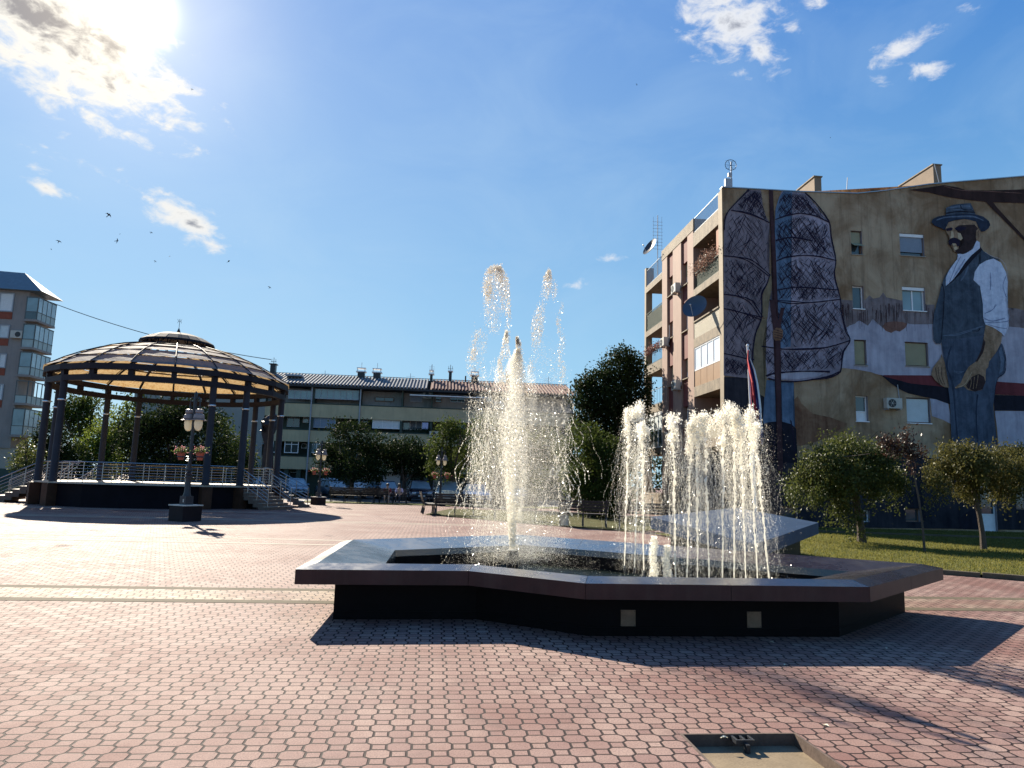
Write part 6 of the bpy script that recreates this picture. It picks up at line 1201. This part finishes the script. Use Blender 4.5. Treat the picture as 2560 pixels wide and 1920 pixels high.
# far-off wooded edge closing the view at ground level
r_ = np.random.default_rng(9); bl = [(x + r_.normal(0, 2), 108 + r_.normal(0, 3), 3 + r_.random() * 2, 6, 4, 4.5 + r_.random() * 2) for x in np.arange(-120, 110, 6)]
V, F_ = crown(bl, 26000, .42, 0, .3, 9); o = link('distant_woodland', np_mesh('distant_woodland', V, F_), GRN_D); tag(o, 'dark line of far-off trees behind the buildings', 'woodland', kind='stuff')

# ------------------------------------------------------------------ left tower with glazed corner balconies
LC, LTH = (-48.0, 70.0), 0.095
LTm = Matrix(((cos(LTH), -sin(LTH), 0, LC[0]), (sin(LTH), cos(LTH), 0, LC[1]), (0, 0, 1, 0), (0, 0, 0, 1)))
tower = empty('tower_block', (LC[0] - 3, LC[1] + 4, 0), 'grey six-storey block at the left edge with stacked glazed corner balconies', 'building')
def lb(name, m, par, *bs):
    mb = MB(LTm)
    for b in bs: mb.box(*b)
    return mb.build(name, m, par)
def lz(px, py, off=0.): return on_wall(px, py, LC, LTH, off)
TW = mat('tower_render', (.24, .215, .20), .85, .12, .8, bump=.2, stain=((.14, .13, .13), .4)); TWB = mat('tower_low_render', (.34, .30, .25), .85, .15, .8, bump=.2)
lb('wall', TW, tower, (-9, -1.15, .35, 3.3, 3.6, 19.6)); lb('lower_wall', TWB, tower, (-9, -.6, .5, 3.3, 1.6, 3.598)); lb('dark_base', GRW, tower, (-9, -.4, .45, 3.3, 0, 1.598))
rd = mat('dark_roof_sheet', (.10, .14, .17), .5, .2, 3.)
mb = MB(LTm); mb.add([(-9, -.3, 19.6), (.35, -.3, 19.4), (.35, 3.9, 19.4), (-9, 3.9, 19.6), (-9, 2.0, 22.0), (-2.6, 1.7, 21.7)], [(0, 1, 5, 4), (1, 2, 5), (2, 3, 4, 5), (0, 4, 3), (3, 2, 1, 0)]); mb.build('roof', rd, tower)
LV = [(742, 798), (810, 868), (880, 937), (952, 1008), (1022, 1088)]
for q, (ya, yb) in enumerate(LV):
    z1 = lz(78, ya)[1]; z0 = lz(78, yb)[1]; W_ = 1.15; D_ = 3.4; zr = z0 + (z1 - z0) * .34; mf = [FR_B, FR_G, FR_G, FR_G, FR_G][q]
    b_ = lb('balcony', TW, tower, (-W_ - .1, .06, -.06, D_, z0 - .22, z0)); posts = MB(LTm)
    for x in (-W_, -.03): posts.box(x, x + .07, 0, .07, z0, z1)
    for n_ in range(5): y = .0 + (D_ - .1) * n_ / 4; posts.box(-.05, .02, y, y + .07, z0, z1)
    posts.box(-W_, .03, -.01, .06, z1 - .08, z1 + .02); posts.box(-.04, .03, .06, D_, z1 - .08, z1 + .02); posts.box(-W_, .03, -.012, .05, zr - .03, zr + .03); posts.box(-.03, .032, .06, D_, zr - .03, zr + .03)
    posts.build('balcony_frame', mat('balcony_frame_dark', (.08, .09, .09), .5) if q == 0 else bpy.data.materials['balcony_frame_dark'], b_)
    if q != 3: lb('balcony_glass', [GLT, GLT, CURT, GLT, GLT][q] if q != 2 else GLT, b_, (-W_ + .07, -.05, .03, .04, zr + .03, z1 - .08)); lb('curtain', CURT, b_, (-.20, -.18, .4 + .3 * (q % 2), D_ * .55, zr, z1 - .1)); lb('balcony_glass', mat('pale_glass', (.35, .44, .46), .12, .3, 1.3, spec=.9) if q == 0 else bpy.data.materials['pale_glass'], b_, (-.015, -.005, .07, D_, zr + .03, z1 - .08))
    lb('parapet_panel', mat('milky_panel', (.30, .37, .36), .4, .2, 1.5) if q == 0 else bpy.data.materials['milky_panel'], b_, (-.015, 0.0, .07, D_, z0 + .02, zr - .03)); lb('parapet_panel', GLS if q == 0 else bpy.data.materials['milky_panel'], b_, (-W_ + .07, -.05, .015, .03, z0 + .02, zr - .03))
for (xa, ya, xb, yb, k_) in ((2, 732, 32, 780, 'c'), (0, 812, 22, 846, 's'), (0, 884, 14, 920, 'c'), (0, 960, 6, 1000, 'c')):
    (u0, z1), (u1, z0) = lz(xa, ya, .35), lz(xb, yb, .35); w_ = lb('window', FR_G, tower, (u0, u0 + .1, .25, .348, z0, z1), (u1 - .1, u1, .25, .348, z0, z1), (u0 + .1, u1 - .1, .25, .348, z0, z0 + .1), (u0 + .1, u1 - .1, .25, .348, z1 - .1, z1)); lb('pane', CURT if k_ == 'c' else SH_W, w_, (u0 + .1, u1 - .1, .3, .31, z0 + .1, z1 - .1))
    lb('red_panel', mat('red_panel', (.22, .055, .03), .8) if ya == 732 else bpy.data.materials['red_panel'], w_, (-9, u1, .30, .347, z0 - .75, z0 - .05))
T = LTm @ Matrix.Translation((-1.7, .3, lz(44, 845)[1])); r = empty('air_conditioner', tuple(T.translation), 'air conditioner on the grey tower wall beside its second glazed balcony', 'air conditioner'); MB(T).box(-.55, .55, -.35, 0, 0, .75).build('housing', ACW, r); mb = MB(T @ Matrix.Translation((.15, -.36, .37)) @ Matrix.Rotation(pi / 2, 4, 'X')); mb.lathe([(.27, -.004), (.27, .005)], (0, 0, 0), 14); mb.build('fan_grille', BLACK, r)
# the cable from the tower roof over the bandstand to the ornate chimney
pa, pb = Vector(at(92, 742, 71)), Vector(at(678, 899, 73)); pts = []
for t in np.linspace(0, 1, 25): p = pa.lerp(pb, t); p.z -= 3.0 * 4 * t * (1 - t) * .26; pts.append(p)
mb = MB(); mb.tube(pts, .035, 4); tag(mb.build('overhead_cable', BLACK), 'thin black cable sagging from the tower roof over the bandstand to a chimney', 'cable')
# birds
def bird(px, py, Y, s_, rot, lab):
    p = at(px, py, Y); T = Matrix.Translation(p) @ Matrix.Rotation(rot, 4, 'Y') @ Matrix.Rotation(rot * 2, 4, 'Z'); mb = MB(T)
    mb.lathe([(.01, -.18), (.05, -.08), (.06, .04), (.03, .13), (.005, .17)], (0, 0, 0), 7); w_ = .42
    for q in (-1, 1): mb.add([(0, .02, .06), (0, .02, -.05), (q * w_ * .5, .04, -.02), (q * w_, -.02, -.10), (q * w_ * .5, .05, .09), (0, 0, .05), (0, 0, -.06), (q * w_ * .5, .03, -.03)], [(0, 1, 2, 4), (4, 2, 3), (5, 6, 7)])
    mb.add([(-.03, 0, -.16), (.03, 0, -.16), (.06, 0, -.30), (-.06, 0, -.30)], [(0, 1, 2, 3)]); mb.v = [tuple(Vector(p) + (Vector(v) - Vector(p)) * s_ * .6) for v in mb.v]
    o = mb.build('bird', BLACK); tag(o, lab, 'bird', 'small dark birds flying in the sky')
for b in [(272, 537, 38, 1., .7, 'largest dark bird, flying left of the lower bright cloud'), (293, 602, 42, .9, 1.4, 'dark bird directly below the largest one'), (147, 603, 48, .8, .3, 'dark bird at the far left, upper of a pair'), (128, 623, 52, .7, -.6, 'dark bird at the far left, lower of a pair'), (572, 653, 40, .8, .9, 'dark bird below the right end of the lower bright cloud'), (674, 718, 55, .7, .4, 'lone dark bird between the bandstand roof and the fountain plume'),
          (378, 581, 55, .6, .2, 'tiny bird under the left end of the lower bright cloud'), (300, 585, 60, .55, 1., 'tiny bird just above the second dark bird'), (388, 653, 58, .6, .5, 'tiny bird above the bandstand finial'), (480, 223, 58, .6, .1, 'tiny bird alone in the glow right of the sun'), (1592, 211, 60, .6, .3, 'tiny bird alone below left of the big white cloud'), (2076, 344, 60, .6, .8, 'tiny bird alone high above the chimneys of the painted block'), (424, 641, 60, .55, 1.2, 'tiny bird above and right of the bandstand finial')]: bird(*b)
# dark statue behind the right bandstand columns
st = empty('statue', (at(668, 1200, 46)[0], 46, 0), 'tall dark bronze draped statue behind the right bandstand columns', 'statue'); BRZ = mat('dark_bronze', (.022, .022, .028), .5, .4, 3., bump=.4, metal=.3, bdist=.05)
prof = [(655, 1243, 12), (666, 1200, 15), (668, 1150, 13), (672, 1110, 11), (671, 1085, 15), (676, 1065, 19), (674, 1048, 17), (682, 1040, 7)]
V = []; Fc = []; n_ = 10
for i, (px, py, hw_) in enumerate(prof):
    c_ = at(px, py, 46); s_ = 46 / FPX
    for k_ in range(n_): a = 2 * pi * k_ / n_; rr = hw_ * s_ * (1 + .18 * sin(3 * a + i)); V.append((c_[0] + cos(a) * rr, 46 + sin(a) * rr * .6, c_[2] + .1 * sin(a * 2 + i)))
for i in range(len(prof) - 1):
    for k_ in range(n_): Fc.append((i * n_ + k_, i * n_ + (k_ + 1) % n_, (i + 1) * n_ + (k_ + 1) % n_, (i + 1) * n_ + k_))
mb = MB(); mb.add(V, Fc + [tuple(range(n_))[::-1], tuple((len(prof) - 1) * n_ + k_ for k_ in range(n_))]); mb.build('figure', BRZ, st, smooth=True)
mb = MB(); mb.tube([at(676, 1062, 46), at(660, 1062, 45.8), at(655, 1078, 45.7)], [.35, .30, .16], 8); mb.tube([at(682, 1042, 46), at(690, 1036, 46)], [.2, .12], 8); mb.build('head', BRZ, st, smooth=True)
x_ = at(664, 1240, 46)[0]; MB().box(x_ - .8, x_ + .8, 45.2, 46.8, 0, .5).build('pedestal', GRANITE_D, st)

# ------------------------------------------------------------------ cars
def car_paint(n, c): 
    m, p, o = new_mat('car_paint_' + n); t = N('ShaderNodeTexCoord'); a = noise(t.outputs['Object'], 3, 3, .5); L(MixC(a, tuple(x * .85 for x in c), c), p.inputs['Base Color']); p.inputs['Roughness'].default_value = .22; p.inputs['Coat Weight'].default_value = .8; p.inputs['Coat Roughness'].default_value = .06; return m
TYRE = mat('tyre_rubber', (.02, .02, .02), .9, .2); RIM_M = mat('alloy_rim', (.45, .46, .48), .3, .1, metal=.9); CGL = glass('car_glass', (.22, .29, .32)); LGT = mat('headlight_glass', (.60, .63, .66), .12, .2, 9., spec=.9); TAIL = mat('tail_light', (.30, .01, .01), .25); PLT = mat('number_plate', (.72, .72, .70), .5, .05)
def loft(mb, secs):
    n = len(secs[0]); base = len(mb.v); 
    for s_ in secs: mb.v += [tuple(p) for p in s_]
    for i in range(len(secs) - 1):
        for k_ in range(n - 1): mb.f.append((base + i * n + k_, base + i * n + k_ + 1, base + (i + 1) * n + k_ + 1, base + (i + 1) * n + k_)); mb.mi.append(0)
        mb.f.append((base + i * n + n - 1, base + i * n, base + (i + 1) * n, base + (i + 1) * n + n - 1)); mb.mi.append(0)
    mb.f.append(tuple(base + k_ for k_ in range(n))[::-1]); mb.f.append(tuple(base + (len(secs) - 1) * n + k_ for k_ in range(n))); mb.mi += [0, 0]
def make_car(paint_m, L_=4.4, W_=1.78, H_=1.45, kind='sedan', front=True):
    """nose towards -y"""
    r = empty('parked_car', (0, 0, 0)); h = L_ / 2; bh = H_ * .62; w = W_ / 2
    def sec(y, z0, z1, ww, tuck=.05): return [(-ww, y, z0 + .08), (-ww - .0, y, (z0 + z1) / 2), (-ww + tuck, y, z1 - .05), (-ww + .16, y, z1), (ww - .16, y, z1), (ww - tuck, y, z1 - .05), (ww, y, (z0 + z1) / 2), (ww, y, z0 + .08), (ww - .12, y, z0), (-ww + .12, y, z0)]
    tailz = bh + (.06 if kind == 'sedan' else .10)
    mb = MB(); loft(mb, [sec(-h, .36, .60, w * .80), sec(-h + .10, .22, .70, w * .92), sec(-h + .5, .18, .80, w * .98), sec(-h + 1.15, .18, bh, w), sec(0, .18, bh + .04, w), sec(h - .9, .18, tailz, w), sec(h - .2, .22, tailz - .02, w * .95), sec(h, .34, tailz - .16, w * .85)])
    body = mb.build('body', paint_m, r, smooth=True)
    f0, f1 = -h + 1.12, -h + 1.95; r1, r0 = (h - 1.35, h - .72) if kind == 'sedan' else (h - .65, h - .18); cw = w - .14; rw = w - .30; zt = H_
    mb = MB(); G = [(-cw, f0, bh - .01), (cw, f0, bh - .01), (cw, r0, tailz - .01), (-cw, r0, tailz - .01), (-rw, f1, zt - .07), (rw, f1, zt - .07), (rw, r1, zt - .07), (-rw, r1, zt - .07)]
    mb.add(G, [(0, 1, 5, 4), (1, 2, 6, 5), (2, 3, 7, 6), (3, 0, 4, 7), (4, 5, 6, 7)]); mb.build('windows', CGL, r)
    mb = MB(); loft(mb, [[(-rw, f1 - .06, zt - .085), (-rw + .1, f1, zt - .02), (0, f1, zt), (rw - .1, f1, zt - .02), (rw, f1 - .06, zt - .085)], [(-rw, r1 + .04, zt - .085), (-rw + .1, r1, zt - .02), (0, r1, zt), (rw - .1, r1, zt - .02), (rw, r1 + .04, zt - .085)]])
    for s_ in (-1, 1): mb.tube([(s_ * cw, f0, bh), (s_ * rw, f1, zt - .06)], .035, 5); mb.tube([(s_ * (cw + .01), (f1 + r1) / 2, bh), (s_ * (rw + .01), (f1 + r1) / 2, zt - .06)], .03, 5); mb.tube([(s_ * cw, r0, tailz), (s_ * rw, r1, zt - .06)], .05, 5)
    mb.build('roof', paint_m, r, smooth=True)
    for s_ in (-1, 1):
        for y in (-h + .82, h - .82):
            T = Matrix.Translation((s_ * (w - .10), y, .32)) @ Matrix.Rotation(pi / 2, 4, 'Y'); mb = MB(T); mb.lathe([(.20, -.11), (.30, -.11), (.32, -.07), (.32, .07), (.30, .11), (.20, .11)], (0, 0, 0), 18); ty = mb.build('wheel', TYRE, r, smooth=True)
            mb = MB(T); mb.lathe([(.20, -.10), (.19, .06 if s_ < 0 else -.06), (.05, .10)], (0, 0, 0), 12); mb.lathe([(.20, .10), (.17, .07), (.05, .09), (.01, .09)], (0, 0, 0), 12); mb.build('rim', RIM_M, ty)
        MB().box(s_ * (w * .62) - .16, s_ * (w * .62) + .16, -h - .005, -h + .16, .56, .70).build('headlight', LGT, r, bevel=.03)
        MB().box(s_ * (w * .68) - .12, s_ * (w * .68) + .12, h - .08, h + .01, .66, .84).build('tail_light', TAIL, r, bevel=.02)
        MB().box(s_ * (w + .02) - .10, s_ * (w + .02) + .10, f0 + .30, f0 + .42, bh, bh + .14).build('mirror', paint_m, r, bevel=.03)
    MB().box(-w * .45, w * .45, -h - .012, -h + .08, .46, .60).build('grille', BLACK, r, bevel=.01); MB().box(-.26, .26, -h - .03, -h - .014, .38, .49).build('number_plate', PLT, r); MB().box(-w * .7, w * .7, -h + .0, -h + .12, .23, .33).build('air_intake', BLACK, r, bevel=.02)
    return r
# (centre px, distance, heading in degrees, kind, paint, length, width, height, label)
CARS = [(655, 60, 14, 'hatch', 'silver', (.30, .33, .35), 4.1, 1.75, 1.5, 'silver-blue car behind the bandstand stair railing, left one'), (738, 61, 10, 'hatch', 'pale_blue', (.26, .34, .42), 4.2, 1.75, 1.5, 'pale blue car behind the bandstand stairs, next to the dark lamp'), (822, 66, 6, 'hatch', 'white', (.42, .43, .45), 4.5, 1.8, 1.6, 'white car half hidden behind the first dark sedan'),
        (832, 60, 22, 'sedan', 'black', (.025, .028, .035), 4.6, 1.8, 1.43, 'dark sedan parked right of the far street lamp'), (908, 60, -28, 'sedan', 'graphite', (.035, .037, .042), 4.6, 1.8, 1.43, 'dark graphite sedan with a bright windscreen behind the long bench'), (968, 60, 4, 'hatch', 'dark_red', (.06, .015, .018), 4.1, 1.75, 1.5, 'dark red hatchback behind the two seated people'),
        (1048, 57, 2, 'hatch', 'dark_violet', (.035, .022, .035), 4.7, 1.9, 1.62, 'dark tall car facing the plaza behind the end-on bench'), (1118, 52, -4, 'hatch', 'light_green', (.26, .31, .30), 4.5, 1.8, 1.6, 'light greyish green estate car behind the bench left of the plume'), (1190, 55, 6, 'sedan', 'blue', (.16, .24, .42), 4.4, 1.78, 1.45, 'light blue car seen through the fountain spray'),
        (1290, 56, -8, 'hatch', 'grey', (.20, .21, .22), 4.3, 1.78, 1.5, 'grey car behind the right side of the fountain spray')]
for px, Y, hd, kd, nm, c, L_, W_, H_, lab in CARS:
    o = make_car(car_paint(nm, c), L_, W_, H_, kd); o.location = (at(px, 1240, Y)[0], Y, .01); o.rotation_euler = (0, 0, radians(hd) + BTH - atan2(at(px, 1240, Y)[0], Y) * .6); tag(o, lab, 'car', 'cars parked before the long building')

# ------------------------------------------------------------------ benches and people
WOOD = mat('weathered_bench_wood', (.035, .027, .024), .7, .3, 6., bump=.3); CAST = mat('cast_iron', (.018, .02, .024), .5, .2)
def make_bench(L_=1.8):
    r = empty('park_bench', (0, 0, 0)); mb = MB()
    for q in range(5): mb.box(-L_ / 2, L_ / 2, -.22 + q * .09, -.22 + q * .09 + .07, .43, .465)
    mb.build('seat', WOOD, r); mb = MB()
    for q in range(4): z = .54 + q * .10; y = .25 + q * .035; mb.add([(x, y + d, z + e) for x in (-L_ / 2, L_ / 2) for d, e in ((0, 0), (.03, 0), (.05, .08), (.02, .08))], [(0, 1, 2, 3), (7, 6, 5, 4), (0, 4, 5, 1), (1, 5, 6, 2), (2, 6, 7, 3), (3, 7, 4, 0)])
    mb.build('backrest', WOOD, r)
    for x in (-L_ / 2 + .08, 0., L_ / 2 - .08):
        mb = MB(); mb.tube([(x, -.20, 0), (x, -.22, .22), (x, -.18, .42), (x, .22, .42), (x, .25, .22), (x, .30, 0)], .028, 6); mb.tube([(x, .22, .42), (x, .30, .62), (x, .40, .96)], .026, 6)
        if x: mb.tube([(x, .30, .66), (x, .0, .68), (x, -.24, .66), (x, -.22, .42)], .022, 6)
        mb.build('leg', CAST, r)
    return r
bench0 = make_bench(); first = True
def facing(px, Y, a): return a
BN = [((-3.85, 34.9), 100, 'bench seen end-on left of the tall plume'), ((-2.55, 34.4), 184, 'bench on the lawn edge left of the tall plume, backrest towards us'), ((2.9, 28.0), 176, 'bench on the lawn edge right of the tall plume, with pale box beside it'), ((5.0, 26.6), 172, 'bench behind the leftmost thin jets'), ((.3, 31.4), 178, 'bench directly behind the tall plume'),
      ((-10.9, 47.9), 183, 'long dark bench before the first dark sedan'), ((-9.0, 48.1), 183, 'dark bench before the graphite sedan'), ((-7.75, 48.2), 5, 'bench with the two seated people')]
for i, ((x, y), a, lab) in enumerate(BN): place(bench0, i == 0, (x, y, .03 if i < 5 else 0), radians(a), 1.08, lab, 'bench', 'park benches around the plaza')
o = MB().box(2.0, 2.35, 27.9, 28.2, .03, .80).build('litter_bin', mat('pale_stone_bin', (.42, .36, .27), .8, .2, 4.), bevel=.02); tag(o, 'pale square litter bin at the left end of the bench right of the plume', 'litter bin')
def person(loc, rz, shirt, legs, hair_c, lab, bare=False, lean=.1):
    r = empty('person', loc, lab, 'person', rz=rz); sk = mat('skin_tone', (.42, .27, .19), .6, .1) if 'skin_tone' not in bpy.data.materials else bpy.data.materials['skin_tone']
    J = {'pel': (0, 0, .52), 'wst': (0, .02, .68), 'chs': (0, .0 - lean * .3, .90), 'nck': (0, -.03 - lean * .5, 1.08), 'hd1': (0, -.06 - lean * .6, 1.16), 'hd2': (0, -.07 - lean * .6, 1.26)}
    for s_, n_ in ((-1, 'l'), (1, 'r')): J.update({n_ + 'hip': (s_ * .10, -.03, .50), n_ + 'kne': (s_ * .13, -.46, .50), n_ + 'ank': (s_ * .14, -.44 - .08 * s_, .09), n_ + 'toe': (s_ * .15, -.60 - .08 * s_, .05), n_ + 'sho': (s_ * .19, -.02 - lean * .4, 1.0), n_ + 'elb': (s_ * .25, -.08, .75), n_ + 'wri': (s_ * .12, -.30, .62), n_ + 'hnd': (s_ * .09, -.38, .60)})
    E_ = [('pel', 'wst'), ('wst', 'chs'), ('chs', 'nck'), ('nck', 'hd1'), ('hd1', 'hd2')] + [(a + x, a + y) for a in 'lr' for x, y in (('hip', 'kne'), ('kne', 'ank'), ('ank', 'toe'), ('sho', 'elb'), ('elb', 'wri'), ('wri', 'hnd'))] + [('pel', 'lhip'), ('pel', 'rhip'), ('chs', 'lsho'), ('chs', 'rsho')]
    R_ = {'pel': .14, 'wst': .125, 'chs': .145, 'nck': .055, 'hd1': .085, 'hd2': .09, 'hip': .09, 'kne': .062, 'ank': .04, 'toe': .032, 'sho': .062, 'elb': .045, 'wri': .03, 'hnd': .03}
    def skin(name, keys, m, grow=0., par=r):
        ks = [k_ for k_ in J if k_ in keys]; me = bpy.data.meshes.new(name); me.from_pydata([J[k_] for k_ in ks], [(ks.index(a), ks.index(b)) for a, b in E_ if a in keys and b in keys], []); o = link(name, me, m, par, world=False)
        md = o.modifiers.new('skin', 'SKIN'); 
        for i, k_ in enumerate(ks): q = R_.get(k_, R_.get(k_[1:], .05)) + grow; me.skin_vertices[0].data[i].radius = (q, q)
        me.skin_vertices[0].data[0].use_root = True; sb = o.modifiers.new('sub', 'SUBSURF'); sb.levels = sb.render_levels = 1; return o
    skin('body', set(J), sk); skin('shirt', {'wst', 'chs', 'lsho', 'rsho', 'lelb', 'relb'}, mat('shirt_cloth', shirt, .85, .15, 8.), .014)
    skin('trousers', {'pel', 'lhip', 'rhip', 'lkne', 'rkne'} | (set() if bare else {'lank', 'rank'}), mat('trouser_cloth', legs, .85, .15, 8.), .014)
    mb = MB(); c_ = J['hd2']; mb.lathe([(.02, .11), (.085, .075), (.105, .02), (.10, -.05), (.085, -.12 if not bare else -.04)], (c_[0], c_[1] + .03, c_[2] + .0), 12); mb.build('hair', mat('hair', hair_c, .6, .2), r, world=False, smooth=True)
    mb = MB(); mb.lathe([(.012, -.01), (.016, 0), (.010, .012)], (0, c_[1] - .095, c_[2] - .02), 6); mb.build('nose', sk, r, world=False); return r
person((-8.15, 48.25, .0), radians(5), (.20, .03, .04), (.30, .22, .15), (.03, .02, .015), 'seated person in a dark red top and bare lower legs, left on the far bench', True)
person((-7.35, 48.25, .0), radians(-4), (.55, .50, .66), (.03, .03, .04), (.02, .015, .012), 'seated person in a pale lilac top and dark trousers, right on the far bench', False)
